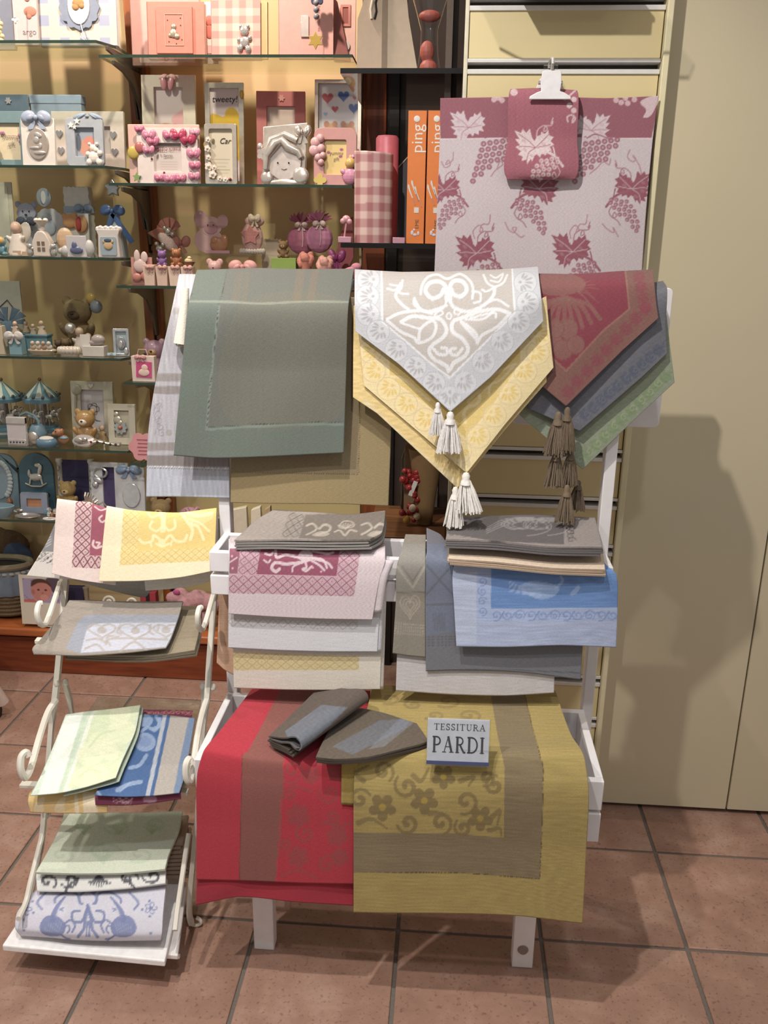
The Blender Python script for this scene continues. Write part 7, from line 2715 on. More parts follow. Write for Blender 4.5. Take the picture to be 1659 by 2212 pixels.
hs = B().ball((0, -6, H - 52), (15, 4, 9)).ball((10, -6, H - 36), (5, 3, 12), (0, 0.3, 0)).ball((6, -6, H - 26), (8, 3, 5)).ball((-14, -6, H - 44), (4, 3, 9)).tube([(-12, -6, H - 56), (-14, -6, H - 68)], 2.4, 6).tube([(12, -6, H - 56), (14, -6, H - 68)], 2.4, 6)
t.p('rocking_horse', hs, silver('#b5ab98', 0.22), remesh=0.8)
t.p('rocker', B().tube([(-24, -6, H - 66), (-10, -6, H - 72), (10, -6, H - 72), (24, -6, H - 64)], 2, 6), silver('#b5ab98', 0.22))
t.p('knob', B().ball((22, -4, 30), 6).ball((-26, -4, 24), 5), mat('#3a2b26', 0.4))
t = T('framed_photo', 'deep purple picture between two white carved columns', 'frame', 168, z6, 2.872, GB, 0, 0.10)
H = t.h(990)
t.p('picture', B().box((0, 0, H / 2), (60, 4, H - 6)), paper('#2e2250'))
for s in (-1, 1):
    cb_ = t.p('column', B().lathe([(7, 0), (8, 4), (6, 8), (6, H - 10), (8, H - 6), (7, H)], (s * 35, -2, 0), n=14), ceramic('#b9b3ac'))
    t.p('relief', B().ball((s * 35, -8, H - 20), (3, 2, 7)).ball((s * 35, -8, H - 42), (3, 2, 6)).ball((s * 35, -8, H - 60), (3, 2, 5)), silver('#8f8a84', 0.4), cb_)
t = T('bear_figurine', 'golden teddy figurine sitting in front of the purple picture', 'figurine', 152, z6, 2.822, GB)
bear(t, plush('#a8894e'), t.h(1022) * 0.8, cz=6, muzzle=plush('#c4a872'))
t.p('pedestal', B().lathe([(22, 0), (22, 5), (18, 7)], n=18), silver('#b59d78', 0.3))
t = T('silver_carriage', 'silver baby carriage ornament with ribbed hood', 'ornament', 186, z6, 2.753, GB)
t.p('body', B().ball((6, 0, 28), (24, 10, 15)).ball((-22, 0, 24), (16, 9, 10)), silver('#bfae98', 0.18), remesh=1)
hd = B()
for k in range(7):
    a = 0.2 + k * 0.24
    hd.tube([(6 + 4 * math.cos(a), 0, 30), (6 + 22 * math.cos(a), -6, 30 + 24 * math.sin(a)), (6 + 26 * math.cos(a), 0, 30 + 30 * math.sin(a))], 2, 6)
t.p('hood_rib', hd, silver('#c7b7a2', 0.18))
for x_ in (-14, 22):
    t.p('wheel', B().tube([(x_ + 11 * math.cos(a), -8, 12 + 11 * math.sin(a)) for a in np.linspace(0, 6.28, 20, endpoint=False)], 1.6, 6, closed=True).tube([(x_ - 10, -8, 12), (x_ + 10, -8, 12)], 1, 5).tube([(x_, -8, 2), (x_, -8, 22)], 1, 5), silver('#bfae98', 0.18))
t.p('handle', B().tube([(26, 0, 30), (40, 0, 40), (48, 0, 30), (46, 0, 18)], 2, 6), silver('#bfae98', 0.18))
t = T('framed_photo', 'white frame with a silver pacifier and a purple picture', 'frame', 241, z6, 2.822, GB, 0, 0.10)
H = t.h(998)
frame(t, 82, H, 26, ceramic('#cfcdd2'), 8, inner='#4b3a6e', bt=10, bb=10, off=0)
t.p('pacifier', B().tube([(-18 + 14 * math.cos(a), -6, H - 22 + 10 * math.sin(a)) for a in np.linspace(0, 6.28, 18, endpoint=False)], 2.4, 6, closed=True).ball((-24, -7, H - 38), (12, 3, 6), (0, 0.5, 0)).ball((-30, -7, H - 48), (7, 4, 7)), silver('#b4b2b4', 0.25))
t = T('framed_photo', 'white frame with a pale blue bow and an oval glass window', 'frame', 284, z6, 2.78, GB, 0, 0.10)
H = t.h(1008)
t.p('panel', B().box((0, 0, H / 2), (66, 8, H)), ceramic('#b9b6ba'), bevel=1.2)
t.p('oval_glass', B().prism(ellipse(4, H * 0.46, 20, 27), 4, (0, -5, 0)), silver('#c8c8cc', 0.12), bevel=1.5)
t.p('bow', bow_b(B(), (0, -7, H - 6), 56, 26, 4), mat('#6f86a8', 0.4))
t = T('framed_photo', 'small lavender-blue frame holding an orange picture', 'frame', 76, z6, 2.798, GB, 0, 0.12)
t.p('frame', B().framebox(60, 46, 14, 8, r=6, rin=1), ceramic('#8f9ab4'), bevel=1)
t.p('picture', B().box((0, 2, 22), (36, 2, 22)), paper('#c98a5c'))
t = T('candle', 'small terracotta candle figure standing before the lace frame', 'candle', 23, z6, 2.828, GB)
t.p('candle', B().lathe([(7, 0), (6, 16), (7, 18), (5, 24), (0, 28)], n=14), ceramic('#a0603c'))
t = T('silver_tray', 'oval silver tray lying at the front of the lowest shelf', 'tray', 60, z6, 2.745, GB)
t.p('tray', B().lathe([(0, 0.5), (22, 1), (28, 5), (26, 6), (21, 2.5), (0, 2)], n=28, sy=0.62), silver('#8f857a', 0.25))
t = T('silver_spoon', 'pale ribbon-tied silver spoon lying across the lowest shelf', 'spoon', 22, z6, 2.80, GB, -0.1)
t.p('handle', B().box((0, 0, 6), (40, 9, 3), (0, 0.2, 0)), silver('#b9aea4', 0.3), bevel=1)
t.p('bowl', B().ball((24, 0, 6), (9, 6, 4)), silver('#b9aea4', 0.3))
t = T('crystal_favour', 'glittering crystal favour with blue and amber stones', 'favour', 118, z6, 2.754, GB)
for k in range(9):
    t.p('crystal', B().ball((-18 + 4.6 * k, 6 * math.sin(k * 2), 11.2 + 5 * math.sin(k * 1.7)), 6, n=6), (silver('#d0cbc6', 0.12) if k % 3 else mat(('#4f7d96', '#a8733c', '#5c88a0')[k // 3], 0.15)), smooth=False)
t = T('chain_bracelet', 'white bead bracelet lying by the crystal favour', 'bracelet', 108, z6, 2.731, GB)
t.p('bracelet', B().tube([(14 * math.cos(a), 6 * math.sin(a), 2.6) for a in np.linspace(0, 6.28, 24, endpoint=False)], 2, 6, closed=True), ceramic('#d0cbc4'))
t = T('blue_plate', 'pale blue round plate at the end of the lowest shelf', 'plate', 0, z6, 2.75, GB)
t.p('plate', B().lathe([(0, 0), (22, 0), (30, 10), (34, 24), (32, 25), (27, 11), (0, 4)], n=24, sy=0.6), ceramic('#7fa3b2'))


# ---------------- pink bay, topmost shelf
t = T('photo_album', 'large pale pink album standing behind the salmon one', 'album', 362, r1, 2.90, GP, 0, 0.06)
book(t, 150, 160, 14, paper('#d9a49a'))
t = T('photo_album', 'salmon pink album with a raised square and a gilded bear', 'album', 384, r1, 2.80, GP, 0.03, 0.10)
book(t, 124, 112, 16, paper('#cc7c6a'))
sq = t.p('raised_panel', B().box((-2, -11, 55), (78, 6, 92)), paper('#cb7866'), bevel=0.6)
t.p('inner_border', B().framebox(40, 62, 1, 1.2, (-2, -14.5, 24)), paper('#dfa090'), sq)
t.p('gilt_bear', B().ball((-4, -15, 48), (8, 3, 9)).ball((-3, -15, 61), (6, 3, 6)).ball((4, -15, 42), (6, 3, 5)).ball((-11, -15, 44), (4, 2, 4)), silver('#b59a6a', 0.3), sq, remesh=0.7)
for q in ((-16, 74), (12, 78), (14, 36), (-14, 32), (2, 28), (12, 64)):
    t.p('stud', B().ball((q[0], -14.6, q[1]), 1.2, n=6), mat('#5d2f28', 0.4), sq)
t = T('greeting_card', 'card with pink dolls standing between the two albums', 'card', 455, r1, 2.86, GP, 0, 0.05)
t.p('card', B().box((0, 0, 60), (34, 2, 120)), paper('#e6cfc6'))
t.p('doll_print', B().ball((0, -2, 84), (9, 1.2, 10)).ball((0, -2, 62), (10, 1.2, 13)), paper('#c96a5a'))
t.p('hem_print', B().box((0, -1.6, 28), (26, 1, 16)), paper('#d9a8a0'))
t = T('photo_album', 'pink gingham album with a silver teddy on its cover', 'album', 512, r1, 2.80, GP, -0.02, 0.10)
book(t, 108, 116, 16, paper('#d8a79e'))
t.card('checked_cover', 105, 113, gingham('#e4c6b6', '#cf8f88', 15), 1, 1, -10)
b = B()
for q in ((28, 58, 10), (28, 36, 11), (18, 24, 7), (36, 22, 7), (20, 66, 4), (36, 66, 4), (40, 44, 5), (16, 40, 5)):
    b.ball((q[0] - 8, -13, q[1] - 4), (q[2], 4, q[2]), n=10)
t.p('silver_teddy', b, silver('#cfc3bb', 0.18), remesh=0.9)
t.p('page_block', B().box((60, 4, 58), (14, 10, 112)), paper('#d9b27a'))
t = T('photo_album', 'rose pink box album with a silver plate and an open flap', 'album', 662, r1, 2.79, GP, 0.02, 0.08)
book(t, 118, 122, 14, paper('#d99c92'))
t.p('silver_plate', B().box((-2, -9, 62), (17, 2, 42)), silver('#b9a49a', 0.35), bevel=0.6)
t.p('flap', B().add([(58, -6, 0), (58, -6, 120), (92, 22, 0), (64, 24, 120), (58, -4, 0), (58, -4, 120), (92, 24, 0), (64, 26, 120)], [(0, 2, 3, 1), (4, 5, 7, 6), (0, 1, 5, 4), (2, 6, 7, 3), (0, 4, 6, 2), (1, 3, 7, 5)]), paper('#b8716b'), smooth=False)
t.text('baby memories', 8, '#b08078', 28, 78, -8, rot=(math.pi / 2, math.pi / 2, 0))
t = T('cot_mobile', 'hanging ornament with a blue flower, grey balls and a yellow star', 'mobile', 682, r1, 2.745, GP)
t.p('cord', B().cyl(0.6, 118, (0, 0, 10)), mat('#cfc0b8', 0.6))
t.p('star', B().prism(star_pts(0, 30, 18, 10, 6), 3), mat('#b39428', 0.5), bevel=0.6)
for k in range(3):
    t.p('ball', B().ball((2, 0, 76 + k * 13), 6.5), ceramic('#8d8a92'))
t.p('flower', B().prism(flower_pts(4, 116, 20, 6, 0.3), 4), mat('#343c60', 0.5), bevel=1)
t = T('picture_board', 'pink board of little frames and roses standing at the shelf end', 'board', 746, r1, 2.84, GP, 0, 0.08)
t.p('board', B().prism(rrect(-26, 0, 22, 150, 6), 4), paper('#d3a79a'), bevel=0.8)
t.p('small_frame', B().framebox(22, 42, 5, 3, (0, -3, 70)), paper('#c0756a'))
t.p('small_picture', B().box((0, -2.4, 91), (13, 1, 33)), paper('#8e4a40'))
t.p('rose', B().ball((-14, -4, 62), (8, 3, 8)), ceramic('#e0b0a4'))
t.p('medal', B().prism(ellipse(2, 32, 8, 10), 3, (0, -4, 0)), silver('#9a7f6e', 0.4))

# ---------------- pink bay, second shelf
def p_foot(x, y):
    p = Paint(x, y, '#cdbdbc')
    p.poly([(0, 84), (14, 72), (34, 72), (60, 80), (62, 130), (0, 130)], '#b98a78', 1, True)
    p.poly([(36, 62), (50, 50), (66, 44), (66, 84), (46, 80)], '#d3a2a6', 1, True)
    p.disc((44, 78), 6, '#ab7668', 0.8)
    return p


t = T('framed_photo', 'white wooden frame with pink baby shoes and a baby foot picture', 'frame', 370, r2, 2.86, GP, 0, 0.10)
H = t.h(181)
frame(t, 116, H, 27, ceramic('#d3c3b2'), 9, paint=p_foot, bt=24)
sh = B()
for s in (-1, 1):
    sh.ball((s * 8, -8, H - 18), (7, 4, 14), (0, s * 0.15, 0))
t.p('pink_shoe', sh, ceramic('#c8848a'))
t.p('bow', bow_b(B(), (2, -8, H - 6), 40, 14, 3, False), mat('#d6a3a0', 0.5))


def p_kt(x, y):
    p = Paint(x, y, '#cfc4c0')
    p.stroke([(0, 3), (60, 3)], 6, '#8d8480', 1, smooth=False)
    for k in range(4):
        p.stroke([(14, 38 + 5 * k), (50, 38 + 5 * k)], 1, '#b3a8a4', 1, smooth=False)
    return p


t = T('framed_photo', 'white and pink square frame covered in pink bows and dots', 'frame', 357, r2, 2.755, GP, 0, 0.08)
H = 120
t.p('back_panel', B().box((-2, 8, H / 2), (156, 6, H + 2)), ceramic('#d9b0a4'), bevel=1.5)
frame(t, 132, H - 8, 36, ceramic('#e3d6d2'), 8, paint=p_kt, bt=30, bb=24, off=8, easel=False)
g = np.random.default_rng(5)
cols_ = ('#cf7f9e', '#c96f90', '#b8325c', '#d694ac')
bow_spots = [(-38, 96, 26, 0), (-30, 84, 24, 1), (6, 96, 24, 1), (26, 96, 30, 2), (46, 88, 30, 2), (58, 60, 26, 0), (60, 36, 22, 1), (58, 14, 22, 0), (28, 10, 22, 1), (4, 9, 24, 0), (-18, 10, 20, 1), (-40, 66, 22, 0), (62, 102, 20, 3), (-58, 108, 18, 1)]
for q in bow_spots:
    t.p('bow_relief', bow_b(B(), (q[0] + 8, -7, q[1]), q[2] * 1.15, q[2] * 1.15, 3, False), ceramic(cols_[q[3]]))
for q in ((-20, 66), (14, 108), (42, 76), (50, 24), (18, 2), (-8, 22), (-34, 50)):
    t.p('dot', B().ball((q[0] + 8, -5, q[1]), 2.4, n=8), mat('#7a2a35', 0.4))
t.p('balloon', B().ball((-66, -4, 62), (13, 4, 14)), ceramic('#c2a93a'))
t.p('balloon', B().ball((-52, -5, 72), (11, 4, 12)), ceramic('#b2605c'))
t.p('leaf', B().prism(star_pts(-60, 12, 10, 5), 3, (0, -6, 0)), ceramic('#7fa05a'))
t.text('HELLO KITTY', 9.5, '#a04a55', 8, 70, -1.2)
t.text('Sanrio', 8, '#4a4048', 8, 57, -1.2, shear=0.2)


def p_tw(x, y):
    p = Paint(x, y, '#cfc0c2')
    p.poly([(0, 58), (14, 52), (28, 56), (42, 48), (66, 58), (66, 140), (0, 140)], '#c9a53c', 1, True)
    p.disc((46, 52), 14, '#cfa83a', 1)
    return p


t = T('framed_photo', 'tall silver frame with yellow blots reading tweety', 'frame', 488, r2, 2.86, GP, 0, 0.10)
H = t.h(196)
frame(t, 84, H, 11, silver('#c9b49c', 0.25), 9, paint=p_tw)
t.text('tweety!', 18, '#3a3034', 0, H - 32, 0.6, shear=0.15)
t.p('flower_relief', B().ball((-40, -6, H - 124), (6, 4, 8)).ball((38, -6, H - 24), (5, 3, 9)), ceramic('#c49a3a'))


def p_car(x, y):
    p = Paint(x, y, '#c9c2ae')
    p.disc((9, 26), 4, '#6b6450', 1, ry=6)
    for k in range(7):
        p.stroke([(5, 62 + k * 7), (44 - (k % 3) * 4, 62 + k * 7)], 1.0, '#8f8878', 0.9, smooth=False)
    return p


t = T('framed_photo', 'slim silver frame with white moulded flowers, card reading Car', 'frame', 479, r2, 2.765, GP, 0, 0.09)
frame(t, 70, 122, 10, silver('#d3c3b0', 0.22), 8, paint=p_car, r=4, rin=4)
t.text('Car', 16, '#2c2828', 8, 88, 0.4, shear=0.35)
for q in ((-26, 90, 6), (-28, 72, 7), (-26, 54, 6), (-26, 36, 9), (-18, 20, 9), (-2, 12, 6), (10, 10, 6), (-14, 34, 6)):
    t.p('flower_relief', B().prism(flower_pts(q[0], q[1], q[2], 5, 0.3), 4, (0, -6, 0)).ball((q[0], -8, q[1]), q[2] * 0.4, n=8), ceramic('#e0d4c6'))
t.p('stone', B().ball((20, -6, 10), 3.5), mat('#7a2a30', 0.2))
t = T('framed_photo', 'raspberry pink frame standing behind the silver doll face', 'frame', 608, r2, 2.87, GP, 0.06, 0.12)
H = t.h(212)
frame(t, 104, H, 22, paper('#bf6a68'), 8, inner='#cbb0a8', bt=30)
t.p('flower_stud', B().prism(flower_pts(2, H - 14, 7, 6, 0.4), 2, (0, -5, 0)), paper('#d08a84'))


t = T('framed_photo', 'silver frame moulded as a smiling doll face with a bow', 'frame', 612, r2, 2.765, GP, -0.05, 0.10)
t.p('panel', B().prism([(-46, 0), (48, 0), (54, 126), (-44, 118)], 8), silver('#c9b7a4', 0.28), bevel=2)
fc = t.p('face', B().prism(ellipse(4, 46, 38, 38, 30), 5, (0, -6, 0)), silver('#b9a79c', 0.4), bevel=2)
t.p('fringe', B().tube([(-36, -10, 30), (-34, -10, 58), (-14, -10, 82), (0, -11, 88), (12, -11, 76), (36, -10, 66), (42, -10, 54)], [7, 9, 11, 9, 10, 9, 7], 10), silver('#d6c8b8', 0.2), fc)
t.p('crown_hair', B().tube([(-38, -9, 60), (-24, -9, 90), (4, -9, 100), (32, -9, 88)], 7, 10), silver('#d6c8b8', 0.2), fc)
t.p('bow', bow_b(B(), (44, -9, 106), 36, 34, 5), silver('#d6c8b8', 0.2))
t.p('collar', B().ball((-34, -8, 14), (14, 5, 14)).ball((40, -8, 18), (18, 5, 18), (0, 0.5, 0)).ball((4, -8, 4), (34, 4, 7)), silver('#d6c8b8', 0.22))
for s in (-1, 1):
    t.p('eye', B().ball((2 + s * 12, -10, 44), 1.8, n=8), mat('#3a3234', 0.3), fc)
t.p('mouth', B().tube([(-2, -9.4, 32), (4, -9.6, 30), (10, -9.4, 32)], 0.8, 6), mat('#8a6a62', 0.4), fc)
t.p('stone', B().ball((-36, -8, 6), 3.5), mat('#9a3a40', 0.2))
t.p('flower_relief', B().prism(flower_pts(-44, 62, 13, 5, 0.3), 4, (0, -6, 0)).ball((-50, -6, 78), (6, 4, 7)), silver('#d8c6bc', 0.25))


def p_hearts(x, y):
    p = Paint(x, y, '#cdc6cc')
    for (hx, hy, s, c) in ((20, 28, 13, '#b8555c'), (54, 24, 13, '#3f5a9c'), (36, 50, 8, '#b03a48'), (76, 48, 12, '#3f5f9e'), (78, 28, 5, '#b8555c'), (16, 60, 5, '#8aa8c8')):
        p.poly([(hx + a, hy - b_) for a, b_ in heart_pts(0, 0, s)], c)
    for hx in (28, 64):
        p.disc((hx, 92), 16, '#c49a78', 1, ry=14)
        p.disc((hx - 10, 80), 6, '#b8806a', 1)
        p.disc((hx + 8, 80), 6, '#b8806a', 1)
        p.disc((hx, 96), 7, '#dfc6ae', 1)
    return p


t = T('framed_photo', 'tall gilt-edged frame with red and blue hearts and two bears', 'frame', 729, r2, 2.86, GP, 0, 0.10)
H = t.h(190)
frame(t, 100, H, 8, silver('#b98f78', 0.25), 9, paint=p_hearts)
t = T('framed_photo', 'dusky pink rounded frame with a yellow window and a doll', 'frame', 724, r2, 2.76, GP, 0, 0.09)


def p_yel(x, y):
    p = Paint(x, y, '#d6bf80')
    for q in ((10, 26), (38, 20), (36, 34)):
        p.disc(q, 4, '#9a4a78', 1, ry=3)
    return p


frame(t, 92, 116, 22, ceramic('#c48a86'), 9, r=16, rin=4, paint=p_yel, bt=24)
t.text('yummy', 10, '#8c7a68', 2, 66, 0.4)
t.text('gift', 10, '#8c7a68', 2, 54, 0.4)
for q in ((-42, 86, 11), (-32, 94, 9), (-44, 70, 12), (-30, 74, 9), (-36, 56, 8), (-26, 60, 7), (-30, 46, 7)):
    t.p('petal_relief', B().ball((q[0], -8, q[1]), (q[2], 5, q[2]), n=10), ceramic('#d6a2a6'))
bb2 = t.p('doll', B().ball((34, -10, 18), (17, 8, 17)).ball((20, -11, 26), (9, 5, 6), (0, 0.5, 0)).ball((44, -11, 26), (8, 5, 6)), ceramic('#c982a0'), remesh=0.9)
t.p('doll_head', B().ball((34, -12, 44), (12, 8, 11)).ball((34, -10, 55), (4, 4, 6)), ceramic('#cfa850'), bb2)
t.p('hair_bow', bow_b(B(), (44, -12, 56), 18, 12, 3, False), ceramic('#cf8fb0'), bb2)
t.p('leaf', B().prism(flower_pts(-32, 10, 14, 4, 0.4), 3, (0, -6, 0)), ceramic('#c9b04a'))

# ---------------- pink bay, third shelf
RZ = 1.497
t = T('shell_favour', 'rose fabric and silver favour shaped like an opening shell', 'favour', 364, RZ, 2.90, GP)
H = t.h(482)
b = B()
b.prism([(-44, H * 0.62), (-20, H * 0.80), (4, H * 0.74), (22, H * 0.36), (30, H * 0.12), (8, H * 0.10), (-16, H * 0.34)], 8)
t.p('shell', b, mat('#a8644c', 0.6), bevel=2)
t.p('lining', B().ball((2, -6, H * 0.34), (26, 5, 13), (0, 0.7, 0)), plush('#d6b8ae'))
fn = B()
for k in range(9):
    a = 0.4 + k * 0.28
    fn.prism([(0, H * 0.62), (28 * math.cos(a), H * 0.66 + 30 * math.sin(a)), (28 * math.cos(a + 0.26), H * 0.66 + 30 * math.sin(a + 0.26))], 2, (4, (k % 2) * 3, 0))
t.p('pleated_fan', fn, mat('#b06a5c', 0.6))
t.p('bow', bow_b(B(), (30, -4, H * 0.34), 40, 34, 5), mat('#b87468', 0.5))
t.p('silver_rose', B().ball((6, -8, H * 0.68), 8).ball((14, -8, H * 0.60), 6).ball((-2, -8, H * 0.78), 5), silver('#b5a796', 0.2))
t.p('silver_rose', B().ball((-16, -8, 8), (9, 6, 8)).ball((-8, -8, 16), 6).ball((-22, -8, 18), 5), silver('#b5a796', 0.2))
t = T('acrylic_riser', 'low clear acrylic riser step at the back of the third pink shelf', 'riser', 517, r3, 2.90, GP)
rw, rh = 186, (RZ - r3) / t.S - 0.5
t.p('top_plate', B().box((0, 0, rh - 1.5), (rw * 2, 60, 3)), CLEAR(), bevel=0.3)
t.p('side_plate', B().box((-rw + 1.5, 0, rh / 2 - 1.5), (3, 60, rh - 3)), CLEAR())
t.p('side_plate', B().box((rw - 1.5, 0, rh / 2 - 1.5), (3, 60, rh - 3)), CLEAR())
t = T('animal_card', 'pink card cut as a round-eared baby animal with a beach ball', 'card', 456, RZ, 2.90, GP, 0, 0.04)
H = t.h(460)
t.p('card', B().prism(ellipse(-4, 26, 32, 26), 2.5).prism(ellipse(2, 56, 24, 20), 2.5, (0, -0.4, 0)), paper('#cfa6a4'), bevel=0.3)
for s_, x_ in ((0, -20), (1, 28)):
    t.p('ear', B().prism(ellipse(x_, 66, 12, 14), 2.5, (0, -0.8, 0)), paper('#c9999c'), bevel=0.3)
t.p('face_print', B().ball((2, -2.5, 52), (15, 1.2, 13)), paper('#c08e94'))
for s_ in (-1, 1):
    t.p('eye', B().ball((2 + s_ * 6, -4, 58), 1.5, n=8), mat('#4a3238', 0.4))
t.p('beach_ball', B().prism(ellipse(-20, H - 16, 15, 16), 3, (0, 1, 0)), paper('#c79a9e'), bevel=0.6)
t.p('ball_stripe', B().prism(ellipse(-20, H - 16, 4, 13), 1.2, (0, -1.4, 0)), paper('#dcc6c2'))
t.p('fox', B().ball((20, -8, 18), (20, 5, 15)).ball((12, -9, 26), (10, 5, 9)).ball((32, -8, 26), (9, 5, 13)), ceramic('#b5794e'), remesh=0.9)
t.p('base', B().box((18, -8, 3), (52, 12, 6)), ceramic('#c98f98'))
t = T('favour_pillow', 'small pink heart pillow favour with a white lace hem', 'pillow', 546, RZ, 2.90, GP)
H = t.h(472)
t.p('pouch', B().ball((0, 0, 34), (24, 11, 32)).ball((2, 0, 66), (12, 8, 9)).ball((6, 0, H - 10), (22, 8, 12)), mat('#c99a92', 0.8), remesh=1)
t.p('star_patch', B().prism(star_pts(-2, 38, 22, 13), 3, (0, -11, 0)), plush('#bf7a74'), bevel=0.8)
lc = B()
for k in range(9):
    lc.ball((-24 + k * 6, -2, 6), (5, 8, 6), n=8)
t.p('lace_hem', lc, plush('#d6c6bb'))
t.p('ribbon', bow_b(B(), (8, -10, 72), 26, 24, 3), mat('#d8c2a8', 0.5))
G_SA = 'pink net sachets of sugared almonds'
for i, (x, top, c, w) in enumerate(((652, 462, '#b5647e', 32), (690, 458, '#bd7494', 30))):
    t = T('almond_sachet', ('dusky pink net sachet tied with a pale ribbon tag', 'lilac pink net sachet tied with a thin white string')[i], 'sachet', x, RZ, 2.915 - 0.04 * i, G_SA)
    H = t.h(top)
    zz = 30 + 4 * i
    t.p('pouch', B().ball((0, 0, zz), (w, 16, 30)).ball((0, 0, zz + 28), (9, 7, 10)), mat(c, 0.75, 0, 0.12), remesh=1.2)
    fl = B()
    for k in range(9):
        a = 0.1 + k * 0.33
        fl.prism([(0, zz + 32), (30 * math.cos(a), zz + 38 + (H - zz - 38) * abs(math.sin(a))), (24 * math.cos(a + 0.32), zz + 38 + (H - zz - 46) * abs(math.sin(a + 0.32)))], 2, (0, (k % 3 - 1) * 4, 0))
    t.p('gathered_top', fl, mat('#a84e70', 0.7))
    t.p('ribbon', bow_b(B(), (2, -14, zz + 30), 28, 16, 3), mat('#cfb2a8', 0.5))
    t.p('string', B().tube([(4, -16, zz + 26), (6, -17, zz + 4), (4, -16, zz - 14)], 0.9, 5), mat('#d8c4bc', 0.6))
t = T('felt_leaf', 'coral felt leaf ornament leaning behind the sachets', 'ornament', 738, r3, 2.92, GP)
H = t.h(476)
t.p('leaf', B().prism([(-12, 20), (10, 26), (26, 60), (24, H), (6, H - 10), (-14, 60)], 5), plush('#ad5a5c'), bevel=1)
t.p('stem', B().tube([(4, -4, 24), (0, -4, 10), (-6, -4, 2)], 1.2, 5), mat('#8a4a44', 0.6))
t = T('purple_bow', 'magenta satin bow tucked between the sachets and the leaf', 'bow', 728, r3, 2.85, GP)
t.p('loop', bow_b(B(), (0, 0, 62), 36, 40, 6), mat('#93376e', 0.4))
t.p('stand', B().cyl(2.5, 62, (0, 2, 0)), mat('#93376e', 0.5))
t = T('duck_card', 'pink and white bunny card with a tiny bow at the shelf end', 'card', 308, r3, 2.78, GP, 0, 0.04)
H = t.h(540)
t.p('card', B().box((0, 2, H * 0.38), (46, 3, H * 0.76)), paper('#c98b80'))
t.p('bunny_relief', B().ball((-2, -3, H * 0.52), (15, 4, 14)).ball((-8, -3, H * 0.78), (7, 3, 14)).ball((8, -3, H * 0.76), (8, 3, 12)), ceramic('#d3b9b4'), remesh=0.9)
t.p('rose_relief', B().ball((10, -4, H * 0.24), (12, 4, 10)).ball((-10, -4, H * 0.2), (10, 4, 9)), ceramic('#bd7a6e'))
cups = ('#e0c0ac', '#dcbca8', '#e2c6b2', '#dfc0ae')
for k in range(4):
    t = T('favour_box', ('cream favour box with pink bow holding a plain lid', 'cream favour box with pink bow under the purple bear', 'cream favour box with pink bow under the orange bear', 'cream favour box with pink bow holding a little boat')[k], 'box', 327 + k * 27, r3, 2.75, 'cream favour boxes in a row')
    t.p('box', B().box((0, 0, 20), (22, 20, 40), taper=1.16), paper(cups[k]), bevel=0.6)
    t.p('bow', bow_b(B(), (3, -13, 38), 20, 14, 2.5), mat('#cf9c90', 0.5))
    if k == 1:
        bear(t, ceramic('#8a5aa2'), 34, cz=41, parts=False)
    if k == 2:
        bear(t, ceramic('#a8683a'), 38, 4, 0, 41)
    if k == 3:
        t.p('boat', B().lathe([(0, 0), (8, 0), (15, 9), (13, 9), (0, 4)], (2, 0, 41), n=14, sy=0.5), ceramic('#7a4a34'))
        t.p('cream', B().ball((2, 0, 52), (9, 5, 6)).ball((4, 0, 58), (5, 4, 4)), ceramic('#d9c08a'))
    if k == 0:
        t.p('lid', B().box((0, 0, 41.5), (26, 23, 3)), paper('#d9b5a2'), bevel=0.8)
t = T('mouse_figurine', 'little pink mouse figurine peeping above the teal tablecloth', 'figurine', 466, r3, 2.80, GP)
bear(t, ceramic('#c79a96'), t.h(562), ears=1.5)
t = T('ribbon_bow', 'wide blush ribbon bow lying behind the teal tablecloth', 'bow', 526, r3, 2.80, GP)
t.p('loop', bow_b(B(), (0, 0, 40), 62, 34, 8, False), mat('#cf948e', 0.5))
t.p('base', B().lathe([(18, 0), (20, 20), (14, 34)], n=16), ceramic('#c98f88'))
t = T('monkey_box', 'green gift box with a brown monkey sitting on the lid', 'box', 614, r3, 2.82, GP)
H = t.h(528)
t.p('carton', B().box((0, 0, H * 0.28), (44, 26, H * 0.56)), paper('#d0c2ae'), bevel=0.8)
t.p('lid', B().box((2, 0, H * 0.52), (54, 32, H * 0.26)), paper('#7f9a3a'), bevel=0.8)
bear(t, mat('#7d5a34', 0.7), H * 0.42, 0, 0, H * 0.64, muzzle=mat('#b08a58', 0.7))
t = T('lace_card', 'cream card with a lace edge behind the green gift box', 'card', 588, r3, 2.962, GP, 0, 0.02)
H = t.h(520)
t.p('card', B().prism([(-22, 0), (22, 0)] + [(22 - (i % 2) * 2, 6 + i * (H - 8) / 14) for i in range(15)] + [(20 - i * 4, H - (i % 2) * 2) for i in range(11)] + [(-22 + (i % 2) * 2, H - 2 - i * (H - 8) / 14) for i in range(15)], 2), paper('#cdb79c'))
G_TR = 'pink tulle roses'
for i, (x, c) in enumerate(((661, '#b8705e'), (702, '#c28a7c'))):
    t = T('tulle_rose', ('terracotta pink tulle rose', 'pale pink tulle rose beside a white ribbon')[i], 'favour', x, r3, 2.80, G_TR)
    t.o['label'] = ('terracotta pink tulle rose peeping above the tablecloth', 'pale pink tulle rose beside the terracotta one')[i]
    H = t.h(548 + i * 8)
    pb = B()
    for k in range(10):
        a = k * 0.63
        pb.ball((10.5 * math.cos(a), 8 * math.sin(a), H - 16 + 7 * math.sin(k * 1.9)), (9, 7, 12), (0.3, 0.4 * math.cos(a), a), 8)
    t.p('petal', pb, mat(c, 0.75, 0, 0.12), remesh=1.4)
    t.p('stem_wrap', B().lathe([(6, 0), (14, H - 20)], n=12), mat(c, 0.8))
